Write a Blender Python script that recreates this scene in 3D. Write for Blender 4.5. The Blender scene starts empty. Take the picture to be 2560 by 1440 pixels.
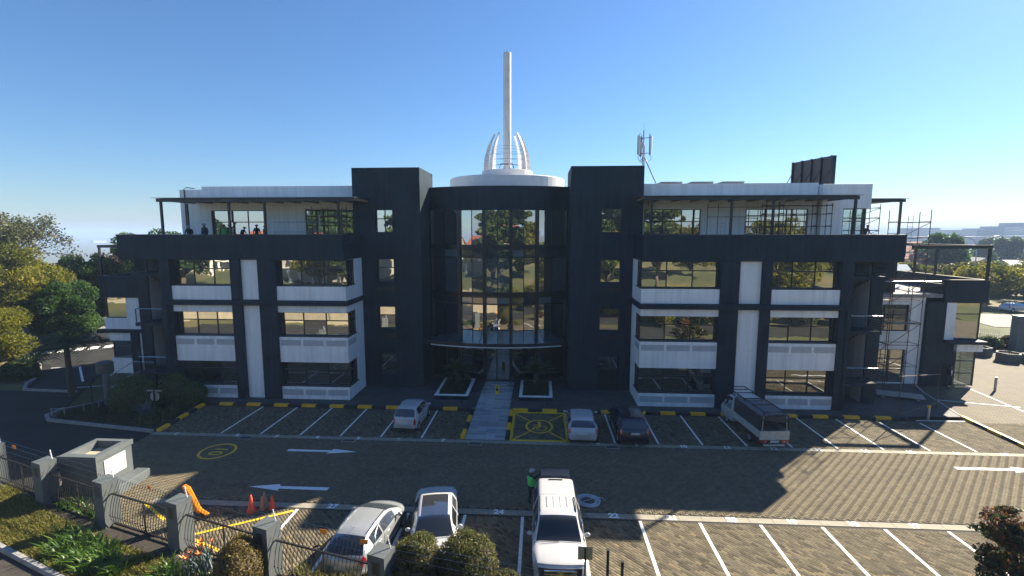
import bpy, math, random
import numpy as np
from mathutils import Vector, Matrix

random.seed(11)
rng = np.random.default_rng(5)
sc = bpy.context.scene
col = sc.collection
R = math.radians

# ------------------------------------------------------------------ camera
cam_d = bpy.data.cameras.new('camera')
cam = bpy.data.objects.new('camera', cam_d)
col.objects.link(cam)
cam_d.sensor_width = 36.0
cam_d.lens = 1200.0 / 2560.0 * 36.0
cam_d.clip_start = 0.1
cam_d.clip_end = 40000
cam.location = (0, 0, 12.4)
cam.rotation_euler = (math.pi / 2 - math.atan(140 / 1200.0), 0, R(3.35))
sc.camera = cam

# ------------------------------------------------------------------ sky, sun, exposure
SUNV = Vector((1.16, 1.035, 1.0))            # towards the sun
SUN_EL = math.atan2(1.0, math.hypot(1.16, 1.035))
SUN_AZ = math.atan2(1.16, 1.035)             # from +Y towards +X
world = bpy.data.worlds.new('World')
sc.world = world
world.use_nodes = True
wn = world.node_tree.nodes
wl = world.node_tree.links
wn.clear()
sky = wn.new('ShaderNodeTexSky')
sky.sky_type = 'NISHITA'
sky.sun_disc = False
sky.sun_elevation = SUN_EL
sky.sun_rotation = SUN_AZ
sky.altitude = 500
sky.air_density = 1.25
sky.dust_density = 0.3
sky.ozone_density = 10.0
bg = wn.new('ShaderNodeBackground')
bg.inputs['Strength'].default_value = 0.0505
wo = wn.new('ShaderNodeOutputWorld')
wl.new(sky.outputs[0], bg.inputs['Color'])
wl.new(bg.outputs[0], wo.inputs['Surface'])

sun_d = bpy.data.lights.new('sun', 'SUN')
sun_d.energy = 5.0
sun_d.angle = R(0.53)
sun_d.color = (1.0, 0.89, 0.71)
sun = bpy.data.objects.new('sun', sun_d)
col.objects.link(sun)
sun.rotation_euler = (-SUNV).to_track_quat('-Z', 'Y').to_euler()
sun.location = (60, 60, 60)

sc.view_settings.view_transform = 'Standard'
sc.view_settings.look = 'None'
sc.view_settings.gamma = 1.0
sc.view_settings.use_curve_mapping = False
sc.view_settings.exposure = 1.64
sc.render.engine = 'CYCLES'
sc.cycles.max_bounces = 7
sc.cycles.diffuse_bounces = 3
sc.cycles.glossy_bounces = 3
sc.cycles.transparent_max_bounces = 8
sc.cycles.volume_bounces = 0
sc.cycles.use_adaptive_sampling = True
sc.cycles.adaptive_threshold = 0.02
sc.cycles.use_denoising = True
sc.cycles.sample_clamp_indirect = 8.0

# ------------------------------------------------------------------ object helpers
def tag(o, label=None, cat=None, group=None, kind=None):
    if label: o['label'] = label
    if cat: o['category'] = cat
    if group: o['group'] = group
    if kind: o['kind'] = kind
    return o

def thing(name, label, cat, loc=(0, 0, 0), rz=0.0, group=None):
    o = bpy.data.objects.new(name, None)
    o.empty_display_size = 0.3
    col.objects.link(o)
    o.location = loc
    o.rotation_euler = (0, 0, rz)
    return tag(o, label, cat, group)

def inst(name, me, parent=None, loc=(0, 0, 0), rot=(0, 0, 0), scale=(1, 1, 1)):
    o = bpy.data.objects.new(name, me)
    col.objects.link(o)
    o.parent = parent
    o.location = loc
    o.rotation_euler = rot
    o.scale = scale
    return o

def children(o):
    return [c for c in bpy.data.objects if c.parent == o]

def copy_tree(o, parent=None, kids=None):
    c = o.copy()
    col.objects.link(c)
    c.parent = parent
    for ch in (kids or KIDS).get(o.name, []):
        copy_tree(ch, c, kids)
    return c

KIDS = {}
def index_kids():
    KIDS.clear()
    for o in bpy.data.objects:
        if o.parent:
            KIDS.setdefault(o.parent.name, []).append(o)

def unit(v):
    v = np.asarray(v, float)
    return v / (np.linalg.norm(v) + 1e-12)

class MB:
    """collects shapes into ONE mesh"""
    def __init__(s, off=(0, 0, 0)):
        s.v = []; s.f = []; s.m = []
        s.off = np.asarray(off, float)
    def add(s, vs, fs, mi=0):
        n = len(s.v)
        s.v.extend([tuple(p) for p in vs])
        s.f.extend([tuple(i + n for i in f) for f in fs])
        s.m.extend([mi] * len(fs))
        return s
    def box(s, x0, x1, y0, y1, z0, z1, mi=0):
        if x0 > x1: x0, x1 = x1, x0
        if y0 > y1: y0, y1 = y1, y0
        if z0 > z1: z0, z1 = z1, z0
        vs = [(x0, y0, z0), (x1, y0, z0), (x1, y1, z0), (x0, y1, z0), (x0, y0, z1), (x1, y0, z1), (x1, y1, z1), (x0, y1, z1)]
        return s.add(vs, [(0, 3, 2, 1), (4, 5, 6, 7), (0, 1, 5, 4), (1, 2, 6, 5), (2, 3, 7, 6), (3, 0, 4, 7)], mi)
    def obox(s, c, size, M=None, rz=0.0, mi=0):
        hx, hy, hz = [q / 2 for q in size]
        if M is None: M = Matrix.Rotation(rz, 3, 'Z')
        vs = []
        for dz in (-hz, hz):
            for dx, dy in ((-hx, -hy), (hx, -hy), (hx, hy), (-hx, hy)):
                p = M @ Vector((dx, dy, dz))
                vs.append((c[0] + p.x, c[1] + p.y, c[2] + p.z))
        return s.add(vs, [(0, 3, 2, 1), (4, 5, 6, 7), (0, 1, 5, 4), (1, 2, 6, 5), (2, 3, 7, 6), (3, 0, 4, 7)], mi)
    def cyl(s, p0, p1, r0, r1=None, n=8, mi=0, cap=True):
        if r1 is None: r1 = r0
        p0 = np.asarray(p0, float); p1 = np.asarray(p1, float)
        d = unit(p1 - p0)
        a = unit(np.cross(d, (0, 0, 1) if abs(d[2]) < 0.9 else (1, 0, 0)))
        b = np.cross(d, a)
        vs = []
        for p, r in ((p0, r0), (p1, r1)):
            for k in range(n):
                t = 2 * math.pi * k / n
                vs.append(p + r * (math.cos(t) * a + math.sin(t) * b))
        fs = [(k, (k + 1) % n, n + (k + 1) % n, n + k) for k in range(n)]
        if cap: fs += [tuple(range(n - 1, -1, -1)), tuple(range(n, 2 * n))]
        return s.add(vs, fs, mi)
    def tube(s, pts, r, n=6, mi=0):
        pts = [np.asarray(p, float) for p in pts]
        rs = r if hasattr(r, '__len__') else [r] * len(pts)
        vs = []
        for i, p in enumerate(pts):
            d = unit(pts[min(i + 1, len(pts) - 1)] - pts[max(i - 1, 0)])
            a = unit(np.cross(d, (0, 0, 1) if abs(d[2]) < 0.92 else (0, 1, 0)))
            b = np.cross(d, a)
            for k in range(n):
                t = 2 * math.pi * k / n
                vs.append(p + rs[i] * (math.cos(t) * a + math.sin(t) * b))
        fs = []
        for i in range(len(pts) - 1):
            for k in range(n):
                fs.append((i * n + k, i * n + (k + 1) % n, (i + 1) * n + (k + 1) % n, (i + 1) * n + k))
        fs += [tuple(range(n - 1, -1, -1)), tuple(range((len(pts) - 1) * n, len(pts) * n))]
        return s.add(vs, fs, mi)
    def prism(s, poly, z0, z1, mi=0):
        n = len(poly)
        vs = [(x, y, z0) for x, y in poly] + [(x, y, z1) for x, y in poly]
        fs = [tuple(range(n - 1, -1, -1)), tuple(range(n, 2 * n))]
        fs += [(k, (k + 1) % n, n + (k + 1) % n, n + k) for k in range(n)]
        return s.add(vs, fs, mi)
    def xprism(s, poly, x0, x1, mi=0):
        n = len(poly)
        vs = [(x0, y, z) for y, z in poly] + [(x1, y, z) for y, z in poly]
        fs = [tuple(range(n)), tuple(range(2 * n - 1, n - 1, -1))]
        fs += [((k + 1) % n, k, n + k, n + (k + 1) % n) for k in range(n)]
        return s.add(vs, fs, mi)
    def lathe(s, prof, c=(0, 0, 0), n=24, mi=0, a0=0.0, a1=2 * math.pi):
        full = abs(a1 - a0 - 2 * math.pi) < 1e-6
        m = n if full else n + 1
        vs = []
        for r, z in prof:
            for k in range(m):
                t = a0 + (a1 - a0) * k / n
                vs.append((c[0] + r * math.cos(t), c[1] + r * math.sin(t), c[2] + z))
        fs = []
        for i in range(len(prof) - 1):
            for k in range(n):
                k2 = (k + 1) % m
                fs.append((i * m + k, i * m + k2, (i + 1) * m + k2, (i + 1) * m + k))
        return s.add(vs, fs, mi)
    def ball(s, c, r, n=10, k=6, mi=0, sq=(1, 1, 1)):
        prof = [(r * math.sin(math.pi * i / k), -r * math.cos(math.pi * i / k)) for i in range(k + 1)]
        vs = []; fs = []
        for rr, z in prof:
            for j in range(n):
                t = 2 * math.pi * j / n
                vs.append((c[0] + sq[0] * rr * math.cos(t), c[1] + sq[1] * rr * math.sin(t), c[2] + sq[2] * z))
        for i in range(k):
            for j in range(n):
                fs.append((i * n + j, i * n + (j + 1) % n, (i + 1) * n + (j + 1) % n, (i + 1) * n + j))
        return s.add(vs, fs, mi)
    def mesh(s, name, mats, smooth=False):
        me = bpy.data.meshes.new(name)
        v = np.asarray(s.v, float) - s.off
        me.from_pydata(v.tolist(), [], s.f)
        if not isinstance(mats, (list, tuple)): mats = [mats]
        for m in mats: me.materials.append(m)
        if len(mats) > 1: me.polygons.foreach_set('material_index', s.m)
        if smooth: me.polygons.foreach_set('use_smooth', [True] * len(s.f))
        me.update()
        return me
    def build(s, name, mats, parent=None, smooth=False, bevel=0.0, loc=(0, 0, 0), rot=(0, 0, 0)):
        o = inst(name, s.mesh(name, mats, smooth), parent, loc, rot)
        if bevel:
            b = o.modifiers.new('bevel', 'BEVEL'); b.width = bevel; b.segments = 2; b.limit_method = 'ANGLE'
        return o

def np_mesh(name, v, f, mats, attr=None, smooth=False):
    """v (n,3), f (m,k) arrays; attr = per-vertex float 'tint'"""
    me = bpy.data.meshes.new(name)
    n, (m, k) = len(v), f.shape
    me.vertices.add(n); me.vertices.foreach_set('co', np.ascontiguousarray(v, np.float32).ravel())
    me.loops.add(m * k); me.loops.foreach_set('vertex_index', np.ascontiguousarray(f, np.int32).ravel())
    me.polygons.add(m)
    me.polygons.foreach_set('loop_start', np.arange(0, m * k, k, dtype=np.int32))
    if smooth: me.polygons.foreach_set('use_smooth', np.ones(m, bool))
    if attr is not None:
        a = me.attributes.new('tint', 'FLOAT', 'POINT'); a.data.foreach_set('value', np.ascontiguousarray(attr, np.float32))
    for q in (mats if isinstance(mats, (list, tuple)) else [mats]): me.materials.append(q)
    me.update(calc_edges=True)
    return me

# ------------------------------------------------------------------ materials
def new_mat(name):
    m = bpy.data.materials.new(name); m.use_nodes = True
    nt = m.node_tree
    return m, nt, nt.nodes['Principled BSDF']

def mat(name, c, rough=0.6, metal=0.0, var=0.12, scale=3.0, bump=0.0, bscale=40.0, spec=None, coat=0.0, streak=0.0, dirt=None):
    """plain surface: base colour with soft uneven wear, optional fine relief and vertical rain streaks"""
    m, nt, b = new_mat(name)
    N, L = nt.nodes, nt.links
    tc = N.new('ShaderNodeTexCoord')
    b.inputs['Roughness'].default_value = rough
    b.inputs['Metallic'].default_value = metal
    if spec is not None: b.inputs['Specular IOR Level'].default_value = spec
    if coat: b.inputs['Coat Weight'].default_value = coat; b.inputs['Coat Roughness'].default_value = 0.05
    if var > 0:
        nz = N.new('ShaderNodeTexNoise'); nz.inputs['Scale'].default_value = scale; nz.inputs['Detail'].default_value = 6
        L.new(tc.outputs['Object'], nz.inputs['Vector'])
        rp = N.new('ShaderNodeValToRGB')
        rp.color_ramp.elements[0].position = 0.3; rp.color_ramp.elements[1].position = 0.72
        lo = [max(0, q * (1 - var)) for q in c]; hi = [min(1, q * (1 + var)) for q in c]
        rp.color_ramp.elements[0].color = (*lo, 1); rp.color_ramp.elements[1].color = (*hi, 1)
        L.new(nz.outputs['Fac'], rp.inputs['Fac'])
        out = rp.outputs['Color']
        if streak:
            mp = N.new('ShaderNodeMapping'); mp.inputs['Scale'].default_value = (4.0, 4.0, 0.22)
            L.new(tc.outputs['Object'], mp.inputs['Vector'])
            n2 = N.new('ShaderNodeTexNoise'); n2.inputs['Scale'].default_value = 1.0; n2.inputs['Detail'].default_value = 4
            L.new(mp.outputs[0], n2.inputs['Vector'])
            r2 = N.new('ShaderNodeValToRGB')
            r2.color_ramp.elements[0].position = 0.42; r2.color_ramp.elements[1].position = 0.75
            r2.color_ramp.elements[0].color = (0, 0, 0, 1); r2.color_ramp.elements[1].color = (streak, streak, streak, 1)
            L.new(n2.outputs['Fac'], r2.inputs['Fac'])
            mx = N.new('ShaderNodeMixRGB'); mx.blend_type = 'MIX'
            mx.inputs['Color2'].default_value = (*(dirt or [q * 0.7 for q in c]), 1)
            L.new(r2.outputs['Color'], mx.inputs['Fac']); L.new(out, mx.inputs['Color1'])
            out = mx.outputs['Color']
        L.new(out, b.inputs['Base Color'])
        mr = N.new('ShaderNodeMapRange')
        mr.inputs['To Min'].default_value = max(0, rough - 0.08); mr.inputs['To Max'].default_value = min(1, rough + 0.08)
        L.new(nz.outputs['Fac'], mr.inputs['Value']); L.new(mr.outputs[0], b.inputs['Roughness'])
    else:
        b.inputs['Base Color'].default_value = (*c, 1)
    if bump:
        n3 = N.new('ShaderNodeTexNoise'); n3.inputs['Scale'].default_value = bscale; n3.inputs['Detail'].default_value = 5
        L.new(tc.outputs['Object'], n3.inputs['Vector'])
        bp = N.new('ShaderNodeBump'); bp.inputs['Strength'].default_value = bump; bp.inputs['Distance'].default_value = 0.02
        L.new(n3.outputs['Fac'], bp.inputs['Height']); L.new(bp.outputs[0], b.inputs['Normal'])
    return m

def tint_mat(name, stops, rough=0.85, src='attr', spec=0.3, trans=0.0, bump=0.0, noise=0.0, nscale=0.6, stain=None):
    """colour ramp driven by the per-piece 'tint' attribute (or the object's random number)"""
    m, nt, b = new_mat(name)
    N, L = nt.nodes, nt.links
    b.inputs['Roughness'].default_value = rough
    b.inputs['Specular IOR Level'].default_value = spec
    if src == 'attr':
        a = N.new('ShaderNodeAttribute'); a.attribute_name = 'tint'; fac = a.outputs['Fac']
    else:
        a = N.new('ShaderNodeObjectInfo'); fac = a.outputs['Random']
    geo = N.new('ShaderNodeNewGeometry')
    if noise:
        nz = N.new('ShaderNodeTexNoise'); nz.inputs['Scale'].default_value = nscale; nz.inputs['Detail'].default_value = 4
        L.new(geo.outputs['Position'], nz.inputs['Vector'])
        ma = N.new('ShaderNodeMath'); ma.operation = 'MULTIPLY_ADD'
        ma.inputs[1].default_value = noise; L.new(nz.outputs['Fac'], ma.inputs[0])
        sb = N.new('ShaderNodeMath'); sb.operation = 'ADD'; sb.inputs[1].default_value = -noise * 0.5
        L.new(fac, sb.inputs[0]); L.new(sb.outputs[0], ma.inputs[2]); fac = ma.outputs[0]
    rp = N.new('ShaderNodeValToRGB')
    els = rp.color_ramp.elements
    while len(els) < len(stops): els.new(0.5)
    for e, (p, c) in zip(els, stops): e.position = p; e.color = (*c, 1)
    L.new(fac, rp.inputs['Fac'])
    out = rp.outputs['Color']
    if stain:
        n4 = N.new('ShaderNodeTexNoise'); n4.inputs['Scale'].default_value = 0.35; n4.inputs['Detail'].default_value = 7; n4.inputs['Roughness'].default_value = 0.65
        mp4 = N.new('ShaderNodeMapping'); mp4.inputs['Scale'].default_value = (0.5, 1.5, 1.0)
        L.new(geo.outputs['Position'], mp4.inputs['Vector']); L.new(mp4.outputs[0], n4.inputs['Vector'])
        r4 = N.new('ShaderNodeValToRGB'); r4.color_ramp.elements[0].position = 0.56; r4.color_ramp.elements[1].position = 0.78
        r4.color_ramp.elements[1].color = (0.55, 0.55, 0.55, 1)
        L.new(n4.outputs['Fac'], r4.inputs['Fac'])
        mx = N.new('ShaderNodeMixRGB'); mx.inputs['Color2'].default_value = (*stain, 1)
        L.new(r4.outputs['Color'], mx.inputs['Fac']); L.new(out, mx.inputs['Color1']); out = mx.outputs['Color']
    L.new(out, b.inputs['Base Color'])
    if bump:
        n3 = N.new('ShaderNodeTexNoise'); n3.inputs['Scale'].default_value = 60
        L.new(geo.outputs['Position'], n3.inputs['Vector'])
        bp = N.new('ShaderNodeBump'); bp.inputs['Strength'].default_value = bump; bp.inputs['Distance'].default_value = 0.01
        L.new(n3.outputs['Fac'], bp.inputs['Height']); L.new(bp.outputs[0], b.inputs['Normal'])
    if trans:
        tr = N.new('ShaderNodeBsdfTranslucent'); L.new(out, tr.inputs['Color'])
        mx = N.new('ShaderNodeMixShader'); mx.inputs[0].default_value = trans
        L.new(b.outputs[0], mx.inputs[1]); L.new(tr.outputs[0], mx.inputs[2])
        L.new(mx.outputs[0], N['Material Output'].inputs['Surface'])
    return m

def glass_mat(name, refl=(0.62, 0.6, 0.54), k=0.55, dark=(0.008, 0.01, 0.013), wav=0.03, see=0.0):
    """coated building glass: strong mirror reflection over a dark room; see = how much one looks through"""
    m, nt, b = new_mat(name)
    N, L = nt.nodes, nt.links
    b.inputs['Base Color'].default_value = (*dark, 1); b.inputs['Roughness'].default_value = 0.4
    b.inputs['Specular IOR Level'].default_value = 0.2
    gl = N.new('ShaderNodeBsdfGlossy'); gl.inputs['Roughness'].default_value = 0.0; gl.inputs['Color'].default_value = (*refl, 1)
    lw = N.new('ShaderNodeLayerWeight'); lw.inputs['Blend'].default_value = 0.3
    mr = N.new('ShaderNodeMapRange'); mr.inputs['To Min'].default_value = k; mr.inputs['To Max'].default_value = min(1, k + 0.4)
    L.new(lw.outputs['Fresnel'], mr.inputs['Value'])
    oi = N.new('ShaderNodeObjectInfo')
    va = N.new('ShaderNodeMath'); va.operation = 'MULTIPLY_ADD'; va.inputs[1].default_value = -0.28 * k; L.new(oi.outputs['Random'], va.inputs[0]); L.new(mr.outputs[0], va.inputs[2])
    bl = N.new('ShaderNodeValToRGB'); bl.color_ramp.interpolation = 'CONSTANT'
    bl.color_ramp.elements[0].color = (*dark, 1); bl.color_ramp.elements[1].position = 0.8; bl.color_ramp.elements[1].color = (*[q * 3 + 0.03 for q in dark], 1)
    L.new(oi.outputs['Random'], bl.inputs['Fac']); L.new(bl.outputs['Color'], b.inputs['Base Color'])
    mx = N.new('ShaderNodeMixShader')
    L.new(va.outputs[0], mx.inputs[0])
    base = b.outputs[0]
    if see:
        tp = N.new('ShaderNodeBsdfTransparent'); tp.inputs['Color'].default_value = (0.75, 0.85, 0.86, 1)
        m2 = N.new('ShaderNodeMixShader'); m2.inputs[0].default_value = see
        L.new(b.outputs[0], m2.inputs[1]); L.new(tp.outputs[0], m2.inputs[2]); base = m2.outputs[0]
    L.new(base, mx.inputs[1]); L.new(gl.outputs[0], mx.inputs[2])
    L.new(mx.outputs[0], N['Material Output'].inputs['Surface'])
    if wav:
        geo = N.new('ShaderNodeNewGeometry')
        nz = N.new('ShaderNodeTexNoise'); nz.inputs['Scale'].default_value = 1.3; nz.inputs['Detail'].default_value = 1
        L.new(geo.outputs['Position'], nz.inputs['Vector'])
        bp = N.new('ShaderNodeBump'); bp.inputs['Strength'].default_value = 1.0; bp.inputs['Distance'].default_value = wav
        L.new(nz.outputs['Fac'], bp.inputs['Height']); L.new(bp.outputs[0], gl.inputs['Normal'])
    return m

M = {}
M['dark'] = mat('charcoal_paint', (0.0145, 0.0285, 0.042), 0.55, spec=0.18, var=0.3, scale=0.7, bump=0.08, bscale=30, streak=0.75, dirt=(0.026, 0.04, 0.05))
M['white'] = mat('white_paint', (0.9, 0.89, 0.87), 0.55, var=0.05, scale=0.8, bump=0.05, bscale=30, streak=0.6, dirt=(0.68, 0.65, 0.6))
M['louvre'] = mat('grey_white_louvre', (0.55, 0.56, 0.57), 0.5, var=0.05)
M['frame'] = mat('black_aluminium', (0.014, 0.016, 0.018), 0.35, var=0.1)
M['steel'] = mat('charcoal_steel', (0.018, 0.021, 0.028), 0.4, var=0.15, scale=5)
M['rail'] = mat('brushed_steel_rail', (0.55, 0.56, 0.58), 0.25, metal=1.0, var=0.05)
M['glass'] = glass_mat('reflective_window_glass', refl=(.82, .82, .77), k=0.72, wav=0.0028)
M['glass_mid'] = glass_mat('dim_window_glass', k=0.48, wav=0.0028, refl=(0.68, 0.68, 0.64))
M['glass_cw'] = glass_mat('curtain_wall_glass', refl=(.8, .8, .76), k=0.64, wav=0.002, dark=(.014, .024, .032))
M['glass_sp'] = glass_mat('spandrel_glass', k=0.22, dark=(0.03, 0.045, 0.055), wav=0.003)
M['glass_clear'] = glass_mat('clear_glass', k=0.18, wav=0.004, see=0.85, refl=(0.9, 0.95, 0.95))
M['roof'] = mat('grey_roof_sheet', (0.13, 0.14, 0.15), 0.45, var=0.2, scale=2)
M['wood'] = mat('timber_soffit', (0.28, 0.17, 0.09), 0.6, var=0.25, scale=6)
M['slab'] = mat('concrete_slab', (0.3, 0.29, 0.27), 0.85, var=0.2, scale=4, bump=0.2)
M['edging'] = mat('pale_concrete_edging', (0.29, 0.265, 0.205), 0.85, var=0.16, scale=2.5, bump=0.25)
M['apron'] = mat('grey_apron_paving', (0.075, 0.077, 0.08), 0.7, spec=0.2, var=0.25, scale=1.2, bump=0.2)
M['asphalt'] = mat('asphalt', (0.036, 0.036, 0.035), 0.85, spec=0.15, var=0.25, scale=0.6, bump=0.35, bscale=60)
M['joint'] = mat('paver_joint_sand', (0.045, 0.037, 0.028), 0.95, var=0.3, scale=5)
M['kyellow'] = mat('yellow_kerb_paint', (0.9, 0.46, 0.012), 0.6, var=0.15, scale=4, bump=0.1)
M['kblack'] = mat('black_kerb_paint', (0.018, 0.018, 0.02), 0.6, var=0.25, scale=4, bump=0.1)
M['soil'] = mat('soil', (0.06, 0.043, 0.028), 0.95, var=0.4, scale=4, bump=0.6)
M['orange'] = mat('orange_paint', (0.85, 0.28, 0.01), 0.45, var=0.12, scale=5)
M['spire'] = mat('white_spire_paint', (0.66, 0.65, 0.64), 0.4, var=0.06, scale=1.5)
M['rust'] = mat('rusty_scaffold_tube', (0.12, 0.075, 0.05), 0.6, metal=0.3, var=0.4, scale=8)
M['galv'] = mat('galvanised_steel', (0.42, 0.43, 0.45), 0.4, metal=0.7, var=0.15, scale=6)
M['plank'] = mat('scaffold_plank', (0.36, 0.33, 0.3), 0.8, var=0.25, scale=5)
M['pillar'] = mat('blue_grey_pillar_paint', (0.1, 0.118, 0.122), 0.6, var=0.12, scale=1.5, bump=0.12, streak=0.35, dirt=(0.125, 0.125, 0.12))
M['black'] = mat('black_plastic', (0.012, 0.012, 0.013), 0.5, var=0.1)
M['rubber'] = mat('tyre_rubber', (0.016, 0.016, 0.017), 0.8, var=0.2, scale=8)
M['alloy'] = mat('alloy_wheel', (0.45, 0.46, 0.48), 0.3, metal=0.9, var=0.05)
M['skin'] = mat('skin', (0.13, 0.07, 0.045), 0.6, var=0.1)
M['cream'] = mat('cream_wall', (0.42, 0.36, 0.26), 0.8, var=0.1, scale=1.0, streak=0.3)

def paint_mat(name, c, worn=0.5):
    """road paint, broken where the paver joints and wear show through"""
    m, nt, b = new_mat(name)
    N, L = nt.nodes, nt.links
    b.inputs['Roughness'].default_value = 0.7
    geo = N.new('ShaderNodeNewGeometry')
    nz = N.new('ShaderNodeTexNoise'); nz.inputs['Scale'].default_value = 7; nz.inputs['Detail'].default_value = 6; nz.inputs['Roughness'].default_value = 0.7
    L.new(geo.outputs['Position'], nz.inputs['Vector'])
    rp = N.new('ShaderNodeValToRGB'); rp.color_ramp.elements[0].position = 0.3; rp.color_ramp.elements[1].position = 0.52
    rp.color_ramp.elements[0].color = (*[q * (1 - worn) for q in c], 1); rp.color_ramp.elements[1].color = (*c, 1)
    L.new(nz.outputs['Fac'], rp.inputs['Fac']); L.new(rp.outputs['Color'], b.inputs['Base Color'])
    return m
M['pwhite'] = paint_mat('white_road_paint', (0.86, 0.86, 0.86), 0.25)
M['pyellow'] = paint_mat('yellow_road_paint', (0.85, 0.53, 0.03), 0.35)
# ================================================================== SETTING
# ---- ground sheet out to the horizon: a plateau round the building, a valley on the left and behind
def ground_h(x, y):
    r = np.hypot(x, y - 30)
    t = np.clip((r - 150) / 900, 0, 1)
    left = np.clip((-x + 0.25 * y - 40) / 400, 0, 1)
    z = -0.09 - 48 * t * t * (3 - 2 * t) * (0.25 + 0.75 * left)
    z += 46 * np.clip((r - 5000) / 7000, 0, 1) ** 2
    z += np.where(y < 0, np.clip(-(y - 0) * 0.055, 0, 6), 0)       # the ground rises behind the camera
    return z
rr = np.concatenate([[0], np.linspace(20, 160, 15), np.geomspace(190, 14000, 26)])
aa = np.linspace(0, 2 * np.pi, 97)[:-1]
gv = [(0, 30, 0)]
for r in rr[1:]:
    for a in aa: gv.append((r * math.cos(a), 30 + r * math.sin(a), 0))
gv = np.array(gv, float); gv[:, 2] = ground_h(gv[:, 0], gv[:, 1])
gf = [(0, 1 + k, 1 + (k + 1) % 96) for k in range(96)]
for i in range(len(rr) - 2):
    for k in range(96):
        gf.append((1 + i * 96 + k, 1 + (i + 1) * 96 + k, 1 + (i + 1) * 96 + (k + 1) % 96, 1 + i * 96 + (k + 1) % 96))
gm, nt, b = new_mat('dry_grass_and_bush_ground')
N, L = nt.nodes, nt.links
geo = N.new('ShaderNodeNewGeometry')
n1 = N.new('ShaderNodeTexNoise'); n1.inputs['Scale'].default_value = 0.045; n1.inputs['Detail'].default_value = 9; n1.inputs['Roughness'].default_value = 0.62
n2 = N.new('ShaderNodeTexNoise'); n2.inputs['Scale'].default_value = 1.4; n2.inputs['Detail'].default_value = 6
for q in (n1, n2): L.new(geo.outputs['Position'], q.inputs['Vector'])
r1 = N.new('ShaderNodeValToRGB'); r1.color_ramp.elements[0].position = 0.36; r1.color_ramp.elements[1].position = 0.62
r1.color_ramp.elements[0].color = (0.045, 0.062, 0.022, 1); r1.color_ramp.elements[1].color = (0.15, 0.125, 0.05, 1)
e = r1.color_ramp.elements.new(0.5); e.color = (0.085, 0.1, 0.03, 1)
r2 = N.new('ShaderNodeValToRGB'); r2.color_ramp.elements[0].color = (0.6, 0.6, 0.6, 1); r2.color_ramp.elements[1].color = (1.25, 1.2, 1.1, 1)
mx = N.new('ShaderNodeMixRGB'); mx.blend_type = 'MULTIPLY'; mx.inputs['Fac'].default_value = 1
L.new(n1.outputs['Fac'], r1.inputs['Fac']); L.new(n2.outputs['Fac'], r2.inputs['Fac'])
L.new(r1.outputs['Color'], mx.inputs['Color1']); L.new(r2.outputs['Color'], mx.inputs['Color2'])
L.new(mx.outputs[0], b.inputs['Base Color']); b.inputs['Roughness'].default_value = 0.95
me = bpy.data.meshes.new('ground'); me.from_pydata(gv.tolist(), [], gf); me.materials.append(gm)
me.polygons.foreach_set('use_smooth', [True] * len(gf))
tag(inst('ground', me), kind='structure')

def sheet(name, poly, z, m, label=None):
    me = bpy.data.meshes.new(name); me.from_pydata([(x, y, z) for x, y in poly], [], [tuple(range(len(poly)))])
    me.materials.append(m)
    return tag(inst(name, me), label, kind='structure')

# asphalt on the left, running round the building, and the public road far right and near left
sheet('side_road', [(-24.05, 13), (-24.05, 30), (-33.5, 31), (-37.9, 38), (-43, 52), (-47, 62), (-68, 66), (-75, 57), (-58, 47), (-46.4, 40.9), (-43.2, 37.9), (-40.6, 34.4), (-48, 34), (-75, 33), (-75, 20), (-26, 20)], -0.03, M['asphalt'])
sheet('public_road', [(60, 66), (140, 60), (140, 70), (62, 77)], -0.035, mat('worn_grey_asphalt', (0.075, 0.072, 0.068), 0.8, var=0.15, scale=0.5))
sheet('street', [(-60, 20.6), (-34, 20.6), (-22.4, 16.8), (-16.8, 14.75), (-8, 11.4), (8, 9.5), (60, 9), (60, 3), (4, 3), (-30, 5), (-60, 9)], -0.031, M['asphalt'])

# ---- parking lot: bed of joint sand plus every paving block
lot = sheet('parking_lot', [(-24, 12.2), (34.5, 12.2), (34.5, 32.2), (-24, 32.2)], -0.014, M['joint'])
PW = 0.112
def brick_geo(cx, cy, lx, ly, ang, z, g=0.0042, c=0.005):
    """arrays of block centres -> (n*8,3) verts and quads, chamfered tops"""
    n = len(cx)
    ca, sa = np.cos(ang), np.sin(ang)
    V = np.zeros((n, 8, 3))
    for k, (sx, sy) in enumerate(((-1, -1), (1, -1), (1, 1), (-1, 1))):
        for lvl, ins in ((0, g), (1, g + c)):
            px = sx * (lx / 2 - ins); py = sy * (ly / 2 - ins)
            V[:, lvl * 4 + k, 0] = cx + px * ca - py * sa
            V[:, lvl * 4 + k, 1] = cy + px * sa + py * ca
            V[:, lvl * 4 + k, 2] = z - (0.009 if lvl == 0 else 0)
    F = np.array([(4, 5, 6, 7), (0, 1, 5, 4), (1, 2, 6, 5), (2, 3, 7, 6), (3, 0, 4, 7)])
    F = (np.arange(n)[:, None, None] * 8 + F[None]).reshape(-1, 4)
    return V.reshape(-1, 3), F
pav_stops = [(0.0, (0.07, 0.06, 0.043)), (0.3, (0.118, 0.101, 0.068)), (0.6, (0.158, 0.134, 0.09)), (0.85, (0.2, 0.166, 0.108)), (1.0, (0.235, 0.182, 0.1))]
M['paver'] = tint_mat('concrete_paving_block', pav_stops, 0.85, spec=0.12, noise=0.22, nscale=0.5, bump=0.3, stain=(0.07, 0.062, 0.05))
M['paver1'] = tint_mat('concrete_paving_block_single', pav_stops, 0.85, src='obj', spec=0.12, noise=0.22, nscale=0.5, bump=0.3, stain=(0.07, 0.062, 0.05))

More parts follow.
